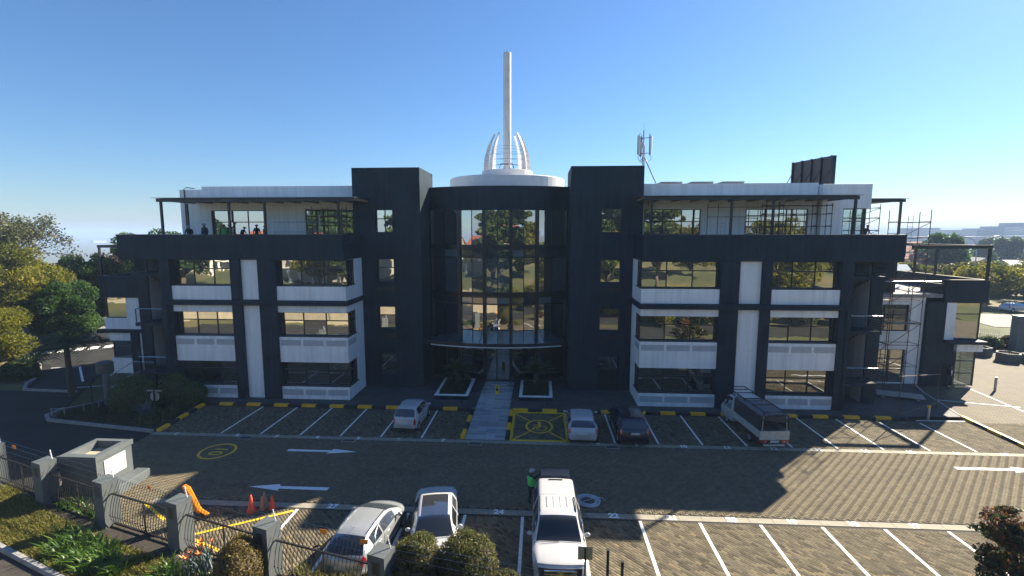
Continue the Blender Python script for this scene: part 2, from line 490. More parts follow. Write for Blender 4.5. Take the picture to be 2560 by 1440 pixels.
def fence_y(x):           # the boundary fence cuts off the near left corner of the lot
    return np.interp(x, [-26, -22.2, -18.1, -13.9, -9.6, -5.1, 40], [21.5, 19.9, 18.3, 16.9, 15.5, 14.0, 14.0])

# herringbone on the drive
a, bb = np.meshgrid(np.arange(-230, 320), np.arange(110, 250))
a = a.ravel(); bb = bb.ravel(); kl = (a - bb) % 4
h = kl == 0; v = kl == 2
cxs = np.concatenate([(a[h] + 1.0) * PW, (a[v] + 0.5) * PW])
cys = np.concatenate([(bb[h] + 0.5) * PW, (bb[v]) * PW])
lxs = np.concatenate([np.full(h.sum(), 2 * PW), np.full(v.sum(), PW)])
lys = np.concatenate([np.full(h.sum(), PW), np.full(v.sum(), 2 * PW)])
k = (cxs > -23.9) & (cxs < 34.3) & (cys < 26.95) & (cys > np.where(cxs < -16, fence_y(cxs), 20.3))
cxs, cys, lxs, lys = cxs[k], cys[k], lxs[k], lys[k]
z = rng.normal(0, 0.0012, len(cxs))
V1, F1 = brick_geo(cxs, cys, lxs, lys, 0.0, z, 0.0022, 0.0035)
T1 = np.repeat(np.clip(rng.normal(0.52, 0.11, len(cxs)), 0, 1), 8)
# diagonal stretcher bond in the bays
uu, vv = np.meshgrid(np.arange(-260, 260), np.arange(-320, 330))
uu = uu.ravel(); vv = vv.ravel()
PB = 0.122
px = ((uu + 0.5 * (vv % 2)) * 2 * PB); py = vv * PB
ang = R(135)
bx = 5 + px * math.cos(ang) - py * math.sin(ang); by = 22 + px * math.sin(ang) + py * math.cos(ang)
k = (bx > -23.9) & (bx < 34.3) & (((by > np.maximum(fence_y(bx), 12.5)) & (by < 19.75) & (bx > -16)) | ((by > 27.5) & (by < 32.0)))
bx, by = bx[k], by[k]
near = np.where((by > 16.35) & (by < 17.6) & (bx > 4.5) & (bx < 14.5))[0]
near = near[np.argsort(by[near])][:300]
mask = np.ones(len(bx), bool); mask[near] = False
z = rng.normal(0, 0.0015, mask.sum())
V2, F2 = brick_geo(bx[mask], by[mask], 2 * PB, PB, ang, z)
T2 = np.repeat(np.clip(rng.normal(0.44, 0.22, mask.sum()), 0, 1), 8)
me = np_mesh('paver_field', np.vstack([V1, V2]), np.vstack([F1, F2 + len(V1)]), M['paver'], np.concatenate([T1, T2]))
tag(inst('paver_field', me, lot), kind='stuff')
Vp, Fp = brick_geo(np.zeros(1), np.zeros(1), 2 * PB, PB, 0.0, np.zeros(1))
pme = np_mesh('paver', Vp, Fp, M['paver1'])
for i in near:
    inst('paver', pme, lot, (bx[i], by[i], rng.normal(0, 0.0015)), (0, 0, ang))

# right-hand driveway: too far off to pick the blocks apart, so the blocks are in the material
dm, nt, b = new_mat('driveway_block_paving')
N, L = nt.nodes, nt.links
geo = N.new('ShaderNodeNewGeometry')
mp = N.new('ShaderNodeMapping'); mp.inputs['Rotation'].default_value = (0, 0, R(28))
L.new(geo.outputs['Position'], mp.inputs['Vector'])
bt = N.new('ShaderNodeTexBrick'); bt.inputs['Scale'].default_value = 1.0
bt.inputs['Brick Width'].default_value = 0.5; bt.inputs['Row Height'].default_value = 0.25; bt.inputs['Mortar Size'].default_value = 0.02
bt.inputs['Color1'].default_value = (0.135, 0.115, 0.078, 1); bt.inputs['Color2'].default_value = (0.17, 0.144, 0.098, 1); bt.inputs['Mortar'].default_value = (0.05, 0.04, 0.027, 1)
L.new(mp.outputs[0], bt.inputs['Vector'])
nz = N.new('ShaderNodeTexNoise'); nz.inputs['Scale'].default_value = 0.35; nz.inputs['Detail'].default_value = 6
L.new(geo.outputs['Position'], nz.inputs['Vector'])
rp = N.new('ShaderNodeValToRGB'); rp.color_ramp.elements[0].color = (0.6, 0.6, 0.6, 1); rp.color_ramp.elements[1].color = (1.15, 1.1, 1.0, 1)
L.new(nz.outputs['Fac'], rp.inputs['Fac'])
mx = N.new('ShaderNodeMixRGB'); mx.blend_type = 'MULTIPLY'; mx.inputs['Fac'].default_value = 1
L.new(bt.outputs['Color'], mx.inputs['Color1']); L.new(rp.outputs['Color'], mx.inputs['Color2'])
L.new(mx.outputs[0], b.inputs['Base Color']); b.inputs['Roughness'].default_value = 0.88
bp = N.new('ShaderNodeBump'); bp.inputs['Strength'].default_value = 0.5; bp.inputs['Distance'].default_value = 0.01; bp.invert = True
L.new(bt.outputs['Fac'], bp.inputs['Height']); L.new(bp.outputs[0], b.inputs['Normal'])
sheet('driveway', [(28.3, 27), (34.6, 27), (34.6, 10), (60, 10), (60, 44), (56, 58), (40, 62), (30.8, 62), (30.8, 40.2), (29.8, 37.6), (28.6, 32.7)], -0.010, dm)

# ---- raised apron in front of the building, laid with large slabs
apron = sheet('apron', [(-24.2, 32.36), (24.6, 32.36), (28.3, 32.6), (29.6, 37.6), (30.6, 40), (30.6, 52), (-37, 52), (-36, 40), (-31.5, 33.6)], 0.115, M['apron'])
mb = MB()
mb.box(-24.2, 24.6, 32.345, 32.36, -0.05, 0.115)
mb.build('apron_edge', M['slab'], apron)

# ---- kerbs: every painted stone its own piece
kerb = tag(inst('kerb', MB().box(-24.2, 24.4, 32.16, 32.3, -0.05, -0.01).mesh('kerb', M['slab'])), kind='structure')
def stone_mesh(name, l, w, h, m):
    mbk = MB().xprism([(-w / 2, -0.05), (-w / 2, h - 0.04), (-w / 2 + 0.045, h), (w / 2, h), (w / 2, -0.05)], -l / 2, l / 2)
    return mbk.mesh(name, m)
ky = stone_mesh('kerb_stone', 1.015, 0.26, 0.16, M['kyellow'])
kb = stone_mesh('kerb_stone', 1.015, 0.26, 0.155, M['kblack'])
def kerb_run(p0, p1, first, flip=0.0):
    p0 = Vector(p0); p1 = Vector(p1); d = p1 - p0; n = max(1, round(d.length / 1.025)); a = math.atan2(d.y, d.x)
    for i in range(n):
        q = p0 + d * ((i + 0.5) / n)
        inst('kerb_stone', ky if (i + first) % 2 == 0 else kb, kerb, (q.x, q.y, 0), (0, 0, a + flip + random.uniform(-.006, .006)), (d.length / n / 1.03, 1, 1))
kerb_run((-24.05, 32.22), (-4.7, 32.22), 1)
kerb_run((-1.78, 32.22), (24.4, 32.22), 0)
kerb_run((-24.15, 32.05), (-23.75, 27.45), 0, math.pi)
kerb_run((-4.62, 27.5), (-4.62, 32.05), 0, math.pi)
kerb_run((-1.9, 27.5), (-1.9, 32.05), 1)
kerb_run((28.0, 25.5), (28.35, 32.7), 0)
kg = stone_mesh('kerb_stone', 1.015, 0.2, 0.14, M['slab'])
def kerb_grey(pts):
    for p0, p1 in zip(pts[:-1], pts[1:]):
        d = Vector(p1) - Vector(p0); n = max(1, round(d.length / 1.02)); a = math.atan2(d.y, d.x)
        for i in range(n):
            q = Vector(p0) + d * ((i + 0.5) / n)
            inst('kerb_stone', kg, kerb, (q.x, q.y, 0), (0, 0, a), (d.length / n / 1.03, 1, 1))
kerb_grey([(28.35, 32.8), (29.6, 37.6), (30.6, 40)])
kerb_grey([(-24.1, 27.4), (-29.2, 28.2), (-32.4, 28.7), (-33.3, 29.4), (-33.4, 30.6)])
kerb_grey([(-36, 34.2), (-40.6, 34.4), (-42.0, 35.8), (-43.3, 38), (-46.5, 41), (-51, 44.4)])
kerb_grey([(-34, 20.55), (-22.4, 16.85), (-16.8, 14.8), (-8, 11.45)])

# ---- pale concrete edging slabs between the bays and the drive
edg = tag(inst('edging_strip', MB().box(-24, 34, 26.98, 27.44, -0.05, -0.012).mesh('edging_strip', M['joint'])), kind='structure')
es = MB().xprism([(-0.19, -0.01), (-0.19, 0.0), (-0.185, 0.006), (0.185, 0.006), (0.19, 0.0), (0.19, -0.01)], -0.492, 0.492).mesh('edging_slab', M['edging'])
for i in range(58): inst('edging_slab', es, edg, (-23.5 + i, 27.2, 0), (0, 0, random.uniform(-.004, .004)))
for i in range(52): inst('edging_slab', es, edg, (-17.4 + i, 20.02, 0), (0, 0, random.uniform(-.004, .004)))

# ---- painted markings
ZP = 0.0065
def strip(name, pts, w, m, parent=lot, z=ZP, closed=False):
    """a painted line along a polyline"""
    mbp = MB()
    P = [Vector(p) for p in pts]
    n = len(P)
    for i in range(n if closed else n - 1):
        p, q = P[i], P[(i + 1) % n]
        d = (q - p).normalized(); nrm = Vector((-d.y, d.x)) * w / 2
        mbp.add([(*(p - nrm), z), (*(q - nrm), z), (*(q + nrm), z), (*(p + nrm), z)], [(0, 1, 2, 3)])
    return mbp.build(name, m, parent)
for x in (-19.7, -17.18, -14.66, -12.14, -9.62, -7.1, 4.5, 7.04, 9.58, 12.12, 14.66, 17.2, 19.74, 22.28, 24.82):
    strip('bay_line', [(x, 27.46), (x + random.uniform(-.02, .02), 32.0 if x < 20 else 31.6)], 0.11, M['pwhite'])
for i in range(-6, 7):
    x = 4.38 + 2.535 * i
    strip('bay_line', [(x, 19.72), (x, max(14.6, float(fence_y(x)) + 0.3))], 0.13, M['pwhite'])
strip('bay_end_line', [(24.9, 32.05), (28.2, 32.1)], 0.1, M['pwhite'])
strip('bay_line', [(29.4, 36.3), (34.2, 35.0)], 0.1, M['pwhite'])
strip('bay_line', [(34.3, 39.6), (33.6, 34.1), (33.5, 31.6)], 0.12, M['pwhite'])
for p, q in (((-14.2, 17.7), (-10.95, 19.6)), ((-14.0, 17.4), (-12.3, 16.7)), ((-15.3, 17.75), (-14.3, 17.8)), ((-18.1, 19.8), (-16.2, 18.6))):
    strip('hatch_line', [p, q], 0.14, M['pyellow'])

def arrow(x0, x1, y, w=0.2, hw=0.3, hl=1.55):
    s = 1 if x1 > x0 else -1
    xh = x1 - s * hl
    pts = [(x0, y - w), (xh, y - w * 0.85), (xh - s * 0.12, y - hw), (x1, y + 0.0), (xh + s * 0.12, y + hw), (xh, y + w * 0.85), (x0, y + w)]
    mbp = MB().add([(a_, b_, ZP) for a_, b_ in pts], [tuple(range(7)) if s > 0 else tuple(range(6, -1, -1))])
    return mbp.build('direction_arrow', M['pwhite'], lot)
arrow(-14.35, -10.3, 25.42, 0.13, 0.3)
arrow(-10.2, -14.2, 21.47, 0.14, 0.3)
arrow(22.0, 26.4, 25.42, 0.13, 0.3)

def ring(name, c, rx, ry, w, m, rot=0.0, n=40, z=ZP):
    vs = []
    for k in range(n):
        t = 2 * math.pi * k / n
        for q in (-w / 2, w / 2):
            x, y = (rx + q) * math.cos(t), (ry + q) * math.sin(t)
            vs.append((c[0] + x * math.cos(rot) - y * math.sin(rot), c[1] + x * math.sin(rot) + y * math.cos(rot), z))
    fs = [(2 * k, 2 * k + 1, (2 * k + 3) % (2 * n), (2 * k + 2) % (2 * n)) for k in range(n)]
    return MB().add(vs, fs).build(name, m, lot)
ring('speed_limit_ring', (-18.27, 25.05), 0.92, 0.92, 0.14, M['pyellow'])

def text_mesh(body, size, m, name='painted_number', font_off=0.0):
    cu = bpy.data.curves.new('txt', 'FONT'); cu.body = body; cu.size = size; cu.align_x = 'CENTER'; cu.align_y = 'CENTER'
    cu.offset = font_off
    o = bpy.data.objects.new('txt', cu); col.objects.link(o)
    dg = bpy.context.evaluated_depsgraph_get(); dg.update()
    me = bpy.data.meshes.new_from_object(o.evaluated_get(dg))
    bpy.data.objects.remove(o); bpy.data.curves.remove(cu)
    me.name = name; me.materials.clear(); me.materials.append(m)
    return me
# "10" reads from the left-hand entrance: digits turned a quarter circle
inst('painted_number', text_mesh('10', 1.1, M['pyellow'], font_off=0.004), lot, (-18.25, 25.05, ZP), (0, 0, R(-90)), (0.95, 1.0, 1))
num = [(-22.4, '1'), (-18.5, '2'), (-16.0, '3'), (-13.45, '4'), (-10.9, '5'), (-8.43, '6'), (-5.72, '7'), (3.5, '8'), (5.7, '9'), (8.39, '10'), (10.87, '11'), (13.5, '12'), (16.0, '13'), (18.54, '14'), (21.03, '15'), (23.56, '16'), (26.1, '17')]
for x, s in num: inst('painted_number', text_mesh(s, 0.44, M['pwhite'], font_off=0.02), lot, (x, 27.2, 0.0115))
for i, s in enumerate(['17', '18', '19', '20', '21', '22', '23', '24', '25', '26', '27']):
    inst('painted_number', text_mesh(s, 0.46, M['pwhite'], font_off=0.02), lot, (15.95 - 2.53 * i, 20.02, 0.0115))

# wheelchair bay
X0, X1, Y0, Y1 = -1.72, 1.75, 27.48, 31.95
strip('wheelchair_bay_border', [(X0, Y0), (X1, Y0), (X1, Y1), (X0, Y1)], 0.24, M['pyellow'], closed=True, z=0.0065)
cxw, cyw = (X0 + X1) / 2, (Y0 + Y1) / 2 - 0.1
for sx, sy in ((-1, -1), (1, -1), (1, 1), (-1, 1)):
    strip('wheelchair_bay_cross', [(cxw + sx * 1.6, cyw + sy * 2.05), (cxw + sx * 0.62, cyw + sy * 0.86)], 0.1, M['pyellow'], z=0.0105)
ring('wheelchair_ring', (cxw, cyw), 0.82, 1.02, 0.14, M['pyellow'], z=0.0145)
sy_ = MB()
def blob(pts, w):
    for p, q in zip(pts[:-1], pts[1:]):
        p = Vector(p); q = Vector(q); d = (q - p).normalized(); nn = Vector((-d.y, d.x)) * w / 2
        p = p - d * w * .3; q = q + d * w * .3
        sy_.add([(cxw + t.x, cyw + t.y, 0.0145) for t in (p - nn, q - nn, q + nn, p + nn)], [(0, 1, 2, 3)])
blob([(0.02, 0.42), (0.04, -0.05)], 0.2); blob([(0.04, -0.1), (-0.28, -0.1), (-0.4, -0.5), (-0.5, -0.52)], 0.13); blob([(-0.02, 0.22), (-0.36, 0.2)], 0.09)
blob([(0.16 + 0.3 * math.cos(t), -0.28 + 0.36 * math.sin(t)) for t in np.linspace(2.9, 7.4, 12)], 0.09)
hd = [(cxw - 0.01 + 0.12 * math.cos(t), cyw + 0.66 + 0.13 * math.sin(t), 0.0145) for t in np.linspace(0, 2 * math.pi, 13)[:-1]]
sy_.add(hd, [tuple(range(12))])
sy_.build('wheelchair_symbol', M['pyellow'], lot)

# left road markings and zebra crossing
sr = bpy.data.objects['side_road']
strip('road_line', [(-42.6, 41.0), (-38.1, 36.8)], 0.16, M['pwhite'], sr, -0.022)
strip('road_line', [(-44.8, 40.4), (-42.6, 41.1)], 0.12, M['pwhite'], sr, -0.022)
strip('road_line', [(-37.1, 35.3), (-34.9, 36.0)], 0.12, M['pwhite'], sr, -0.022)
for i in range(9):
    x = -52.0 + i * 1.0; y = 44.4 + i * 0.7
    mbz = MB().add([(x, y, -0.022), (x + 0.66, y + 0.46, -0.022), (x - 0.1, y + 1.75, -0.022), (x - 0.76, y + 1.29, -0.022)], [(0, 1, 2, 3)])
    mbz.build('zebra_stripe', M['pwhite'], sr)

# entrance ramp: plank tiles
ramp = tag(inst('entrance_ramp', MB().add([(-4.45, 27.45, 0.0), (-2.05, 27.45, 0.0), (-2.05, 31.0, 0.122), (-4.45, 31.0, 0.122), (-2.05, 38.5, 0.122), (-4.45, 38.5, 0.122)], [(0, 1, 2, 3), (3, 2, 4, 5)]).mesh('entrance_ramp', M['joint'])), kind='structure')
M['tile'] = tint_mat('grey_plank_tile', [(0, (0.26, 0.27, 0.28)), (1, (0.44, 0.45, 0.46))], 0.22, src='obj', spec=0.5, noise=0.3, nscale=6)
def rz_(y): return 0.003 + 0.122 * min(1, max(0, (y - 27.45) / 3.55))
tl = MB().box(-0.595, 0.595, -0.142, 0.142, 0, 0.012).mesh('tile', M['tile'])
for i in range(37):
    y = 27.6 + i * 0.296
    sl = math.atan2(rz_(y + .1) - rz_(y - .1), .2)
    if i % 2 == 0: xs = ((-3.85, 1), (-2.65, 1))
    else: xs = ((-4.15, .5), (-3.25, 1), (-2.35, .5))
    for x, s in xs: inst('tile', tl, ramp, (x, y, rz_(y)), (sl, 0, 0), (s, 1, 1))

# drain gratings
gr_f = MB().box(-0.4, 0.4, -0.2, -0.16, 0, 0.02).box(-0.4, 0.4, 0.16, 0.2, 0, 0.02).box(-0.4, -0.36, -0.16, 0.16, 0, 0.02).box(0.36, 0.4, -0.16, 0.16, 0, 0.02).mesh('frame', M['slab'])
gr_b = MB().box(-0.36, 0.36, -0.16, 0.16, 0.002, 0.006).mesh('pit', M['black'])
gr_s = MB().box(-0.012, 0.012, -0.158, 0.158, 0.006, 0.017).mesh('bar', M['steel'])
for x, w in ((-17.75, 'near the leftmost white bay line'), (-11.35, 'left of the small white hatchback'), (-3.75, 'at the foot of the tiled ramp'), (4.25, 'behind the white hatchback with red lamps')):
    t = thing('drain_grate', f'black iron drain grating {w}', 'drain grate', (x, 26.86, 0.004), 0, 'drain gratings along the edging strip')
    inst('frame', gr_f, t); inst('pit', gr_b, t)
    for k in range(9): inst('bar', gr_s, t, (-0.3 + 0.075 * k, 0, 0))
# ================================================================== OFFICE BUILDING
CX = -3.455                     # axis of the entrance drum and spire
CY = 50.6
BO = (CX, 46.0, 0.0)
bld = thing('office_building', 'four storey charcoal and white office block with curved glass entrance and white spire', 'building', BO)
def B(): return MB(BO)
def bp(mb, name, m, parent=None, **k): return mb.build(name, m, parent or bld, **k)

PANES = {}
def window(P0, u, cols, rows, m, t=0.07, depth=0.09, parent=None, tilt=0.0035, name='window', thick=None, spand=None):
    """frame with mullions and transoms as one mesh, every pane a mesh of its own.
    P0 bottom corner, u horizontal direction, cols/rows = breakpoints from 0"""
    P0 = Vector(P0); u = Vector((u[0], u[1], 0)).normalized(); rz = math.atan2(u.y, u.x); up = Vector((0, 0, 1))
    n = Vector((u.y, -u.x, 0))
    fr = B()
    W, Hh = cols[-1], rows[-1]
    for i, c in enumerate(cols):
        w = t * (1.0 if 0 < i < len(cols) - 1 else 1.2)
        if thick and i in thick: w = thick[i]
        q = P0 + u * c + up * (Hh / 2)
        fr.obox(q, (w, depth, Hh + t), rz=rz)
    for j, r in enumerate(rows):
        q = P0 + u * (W / 2) + up * r + n * 0.003
        fr.obox(q, (W + t, depth, t), rz=rz)
    fo = bp(fr, name, M['frame'], parent)
    lvl = fo
    for i in range(len(cols) - 1):
        for j in range(len(rows) - 1):
            w = cols[i + 1] - cols[i]; hh = rows[j + 1] - rows[j]
            key = (round(w, 2), round(hh, 2), (m if not (spand and j in spand) else M['glass_sp']).name)
            if key not in PANES:
                PANES[key] = MB().box(-w / 2, w / 2, -0.006, 0.006, -hh / 2, hh / 2).mesh('pane', m if not (spand and j in spand) else M['glass_sp'])
            q = P0 + u * ((cols[i] + cols[i + 1]) / 2) + up * ((rows[j] + rows[j + 1]) / 2) - Vector(BO)
            inst('pane', PANES[key], lvl, q, (random.gauss(0, tilt), 0, rz + random.gauss(0, tilt)))
    return fo

SILL = 0.06
WL = [(1.12, 2.86), (4.84, 6.57), (8.56, 10.4)]          # window bands of the three lower storeys
def louvre(x0, x1, z0, z1, y, side=None):
    mb = B(); n = max(3, int((z1 - z0) / 0.07))
    for k in range(n):
        z = z0 + (k + 0.5) * (z1 - z0) / n
        if side is None: mb.add([(x0, y, z - .028), (x1, y, z - .028), (x1, y - .022, z + .02), (x0, y - .022, z + .02)], [(0, 1, 2, 3)])
        else: mb.add([(side[0], x0, z - .028), (side[0], x1, z - .028), (side[0] + side[1] * .022, x1, z + .02), (side[0] + side[1] * .022, x0, z + .02)], [(0, 1, 2, 3)])
    if side is None: mb.box(x0, x1, y - .004, y, z0, z1)
    else: mb.box(side[0], side[0] + side[1] * .004, x0, x1, z0, z1)
    bp(mb, 'louvre', M['louvre'])

def bay(e, s):
    """front bay; e = [corner, end of wide window, white panel start, end, outer window start, end, pilaster end]; s = +1 right, -1 left"""
    YF = 33.4
    lo = lambda a, b: (min(a, b), max(a, b))
    # dark mass behind the windows
    x0, x1 = lo(e[0] + s * 0.35, e[5])
    bp(B().box(x0, x1, 34.25, 38.6, 0.05, 10.45), 'core_wall', M['dark'])
    # columns
    for a, b in ((e[1], e[2]), (e[3], e[4]), (e[5], e[6])):
        a, b = lo(a, b)
        bp(B().box(a, b, 33.28, 34.3, 0.1, 10.42), 'column', M['dark'], bevel=0.012)
    a, b = lo(e[2], e[3])
    for z0, z1 in ((0.13, 7.08), (7.5, 10.41)):
        bp(B().box(a, b, 33.5, 34.2, z0, z1), 'white_panel', M['white'])
    for zone, (a, b) in enumerate((lo(e[0], e[1]), lo(e[4], e[5]))):
        spans = [(0.1, 1.06), (2.9, 4.78), (6.6, 7.1), (7.48, 8.5)]
        for z0, z1 in spans:
            bp(B().box(a, b, YF, 34.2, z0, z1), 'spandrel', M['white'], bevel=0.01)
        for z in (1.06, 4.78, 8.5):
            ax, bx_ = (a - 0.03, b + 0.03) if zone == 0 else (a, b)
            if zone == 0:
                if s > 0: bx_ = b
                else: ax = a
            bp(B().box(ax, bx_, YF + 0.02, 33.9, z + 0.002, z + SILL), 'sill', M['frame'])
        w = (b - a) / 3
        for z0, z1 in ((4.14, 4.56), (0.42, 0.86)):
            for k in range(3):
                louvre(a + k * w + 0.09, a + (k + 1) * w - 0.09, z0, z1, YF - 0.004)
        for z0, z1 in WL:
            g = M['glass'] if z0 > 3 else M['glass_mid']
            off = 0.06 if zone == 0 else 0.0
            hh = z1 - z0
            window((a, 33.82, z0), (1, 0), [0.03, (b - a) / 3, 2 * (b - a) / 3, b - a - 0.03], [0.02, hh * 0.64, hh - 0.02], g)
    # return wall towards the tower
    xc = e[0]; X0, X1 = lo(xc + s * 0.012, xc + s * 0.35)
    zs = 0.1
    for z0, z1 in WL + [(10.4, 10.4)]:
        top = z0 - 0.06 if z0 < 10.4 else 10.4
        if zs > 6.5 and zs < 7: pass
        bp(B().box(X0, X1, 34.21, 36.7, zs, top), 'spandrel', M['white'])
        if z0 < 10.4:
            bp(B().box(X0, X1, 35.15, 36.7, top, z1 + 0.04), 'spandrel', M['white'])
            wx = xc + s * 0.1
            if s > 0: window((wx, 35.15, z0), (0, -1), [0.02, 0.62, 1.28], [0.02, (z1 - z0) * .64, z1 - z0 - .02], M['glass_mid'])
            else: window((wx, 33.87, z0), (0, 1), [0.02, 0.66, 1.28], [0.02, (z1 - z0) * .64, z1 - z0 - .02], M['glass_mid'])
            a, b = lo(xc - s * 0.03, xc + s * 0.2)
            bp(B().box(a, b, 33.9, 35.2, top + 0.003, top + SILL + 0.004), 'sill', M['frame'])
        zs = z1 + 0.04
    for z0, z1 in ((4.14, 4.56),):
        louvre(33.6, 35.0, z0, z1, 0, side=(xc - s * 0.001, -s))
    # string course
    a, b = lo(e[0] - s * 0.16, e[5] + s * 0.02)
    bp(B().box(a, b, 33.1, 33.45, 7.12, 7.46), 'string_course', M['dark'], bevel=0.02)
    a, b = lo(xc - s * 0.16, xc + s * 0.05)
    bp(B().box(a, b, 33.45, 36.95, 7.12, 7.46), 'string_course', M['dark'], bevel=0.02)

bay([7.0, 12.3, 13.56, 15.04, 15.7, 20.25, 21.0], 1)
bay([-13.9, -19.0, -20.3, -21.62, -22.36, -26.92, -27.7], -1)

# terrace parapets (the broad dark bands) and terrace slab
def band(x0, x1, y0, y1, z0=10.42, z1=12.2, name='parapet'):
    return bp(B().box(x0, x1, y0, y1, z0, z1), name, M['dark'], bevel=0.02)
band(7.0, 24.1, 33.26, 33.56); band(7.0, 7.28, 33.565, 36.7); band(23.82, 24.1, 33.565, 40.0)
band(24.11, 29.0, 39.95, 40.25); band(28.72, 29.0, 40.26, 52)
band(-30.7, -13.9, 33.26, 33.56); band(-14.18, -13.9, 33.565, 36.7); band(-30.7, -30.42, 33.565, 40)
band(-35.9, -30.71, 39.95, 40.25); band(-35.9, -35.62, 40.26, 46)
cop = B().box(7.0, 24.1, 33.24, 33.58, 12.204, 12.225).box(-30.7, -13.9, 33.24, 33.58, 12.204, 12.225)
bp(cop, 'coping', M['roof'])
for x0, x1 in ((7.1, 23.9), (-30.5, -13.95)):
    bp(B().box(x0, x1, 33.3, 46, 10.43, 11.2), 'terrace_slab', M['slab'])
for x0, x1, y0, z0, z1 in ((-30.4, -14.5, 38.6, 0.06, 11.15), (7.7, 23.8, 38.6, 0.06, 11.15), (-14.5, 7.7, 41.3, 0.06, 11.15), (24.0, 28.7, 40.3, 7.55, 10.9), (-35.6, -30.5, 40.3, 7.55, 10.9)):
    bp(B().box(x0, x1, y0, 54 if x0 > 8 else (47 if x0 < -15 else 60), z0, z1), 'rear_block', M['dark'])

# ---- lift towers either side of the entrance
def tower(x0, x1, wx0, wx1, door=None):
    Y = 36.7; ZT = 17.27
    wz = [(1.12, 2.8), (4.82, 6.57), (8.55, 10.33), (12.35, 14.13)]
    mb = B().box(x0, wx0, Y, 37.1, 0.1, ZT).box(wx1, x1, Y, 37.1, 0.1, ZT)
    z = 0.1
    for z0, z1 in wz:
        if door and z < 0.5: z0 = 0.14
        mb.box(wx0, wx1, Y + .001, 37.1, z, z0); z = z1
    mb.box(wx0, wx1, Y + .001, 37.1, z, ZT)
    mb.box(x0, x1, 37.1, 41.2, 0.1, ZT - 0.25)
    mb.box(x0, x0 + 0.3, 37.1, 41.2, ZT - 0.25, ZT).box(x1 - 0.3, x1, 37.1, 41.2, ZT - 0.25, ZT).box(x0, x1, 40.9, 41.2, ZT - .25, ZT)
    bp(mb, 'tower', M['dark'])
    for i, (z0, z1) in enumerate(wz):
        w = wx1 - wx0; h_ = z1 - z0
        if door and i == 0:
            window((wx0, 36.98, 1.66), (1, 0), [0.03, w - 0.03], [0.02, 1.1], M['glass_mid'])
            d = B().box(wx0 + .02, wx1 - .02, 36.9, 36.96, 0.14, 1.62)
            for k in range(9): d.box(wx0 + .04, wx1 - .04, 36.88, 36.9, 0.2 + k * .155, 0.3 + k * .155)
            dd = bp(d, 'door', M['frame']); bp(B().box(wx1 - .22, wx1 - .16, 36.84, 36.88, .75, .95), 'handle', M['rail'], dd)
            continue
        window((wx0, 36.98, z0), (1, 0), [0.03, w * (0.52 if i == 3 else 1) - (0 if i == 3 else 0.03)] + ([w - .03] if i == 3 else []), [0.02, h_ * 0.6, h_ - 0.02], M['glass'] if i else M['glass_mid'])
    for z0 in (7.84, 4.1):
        g = B()
        for k in range(4): g.box(wx0 - .02, wx1 + .02, Y - 0.025, Y - .002, z0 + k * .085, z0 + k * .085 + .055)
        bp(g, 'vent_grille', M['frame'])
tower(-14.45, -9.2, -12.72, -11.37)
tower(2.27, 7.65, 4.57, 6.12, door=True)
bp(B().box(-9.85, -9.45, 36.66, 36.69, 1.55, 1.85), 'plaque', M['frame'])

# ---- entrance drum: curved curtain wall
RD = 12.0
offs = [-5.62, -4.4, -3.12, -2.07, -1.03, 0.03, 1.09, 2.13, 3.18, 4.4, 5.62]
def dpt(o, r=RD): return Vector((CX + o * r / RD, CY - math.sqrt(r * r - (o * r / RD) ** 2), 0))
bands = [(3.76, 6.5), (6.56, 7.1), (7.5, 10.34), (10.4, 11.0), (11.36, 14.16)]
for (a, b_) in zip(offs[:-1], offs[1:]):
    p, q = dpt(a), dpt(b_); d = q - p; w = d.length
    if -1.2 < (a + b_) / 2 < 1.2: pass
    for z0, z1 in bands:
        sp = z1 - z0 < 0.8
        rows = [0.0, z1 - z0]
        window((p.x, p.y, z0), d, [0, w], rows, M['glass_sp'] if sp else M['glass_cw'], t=0.05, depth=0.07, tilt=0.004, name='curtain_wall_panel')
    if not (-1.1 < (a + b_) / 2 < 1.2):
        window((p.x, p.y, 0.16), d, [0, w], [0, 3.2], M['glass_mid'], t=0.06, depth=0.08, name='entrance_glazing')
for o in (-5.62, -3.12, -1.03, 1.09, 3.18, 5.62):
    p = dpt(o, RD + 0.06); a = math.asin(o / RD)
    bp(B().obox((p.x, p.y, 7.1), (0.26, 0.34, 14.1), rz=a), 'mullion_fin', M['frame'])
for z0, z1, ex in ((7.1, 7.5, 0.12), (11.0, 11.36, 0.12), (3.3, 3.76, 0.1)):
    mb = B()
    P = [dpt(o, RD + ex) for o in np.linspace(-5.7, 5.7, 25)]; Q = [dpt(o, RD - 0.2) for o in np.linspace(-5.7, 5.7, 25)]
    vs = []
    for p, q in zip(P, Q): vs += [(p.x, p.y, z0), (p.x, p.y, z1), (q.x, q.y, z1), (q.x, q.y, z0)]
    fs = []
    for k in range(24):
        for j in range(4): fs.append((4 * k + j, 4 * k + (j + 1) % 4, 4 * k + 4 + (j + 1) % 4, 4 * k + 4 + j))
    mb.add(vs, fs); bp(mb, 'floor_band', M['frame'])
def arc_slab(r0, r1, z0, z1, o1, name, m, n=30, y_off=0.0, parent=None):
    mb = B(); vs = []
    for o in np.linspace(-o1, o1, n + 1):
        p, q = dpt(o, r0), dpt(o, r1)
        vs += [(p.x, p.y + y_off, z0), (p.x, p.y + y_off, z1), (q.x, q.y + y_off, z1), (q.x, q.y + y_off, z0)]
    fs = []
    for k in range(n):
        for j in range(4): fs.append((4 * k + j, 4 * k + (j + 1) % 4, 4 * k + 4 + (j + 1) % 4, 4 * k + 4 + j))
    fs += [(0, 1, 2, 3), tuple(4 * n + j for j in (3, 2, 1, 0))]
    mb.add(vs, fs); return bp(mb, name, m, parent)
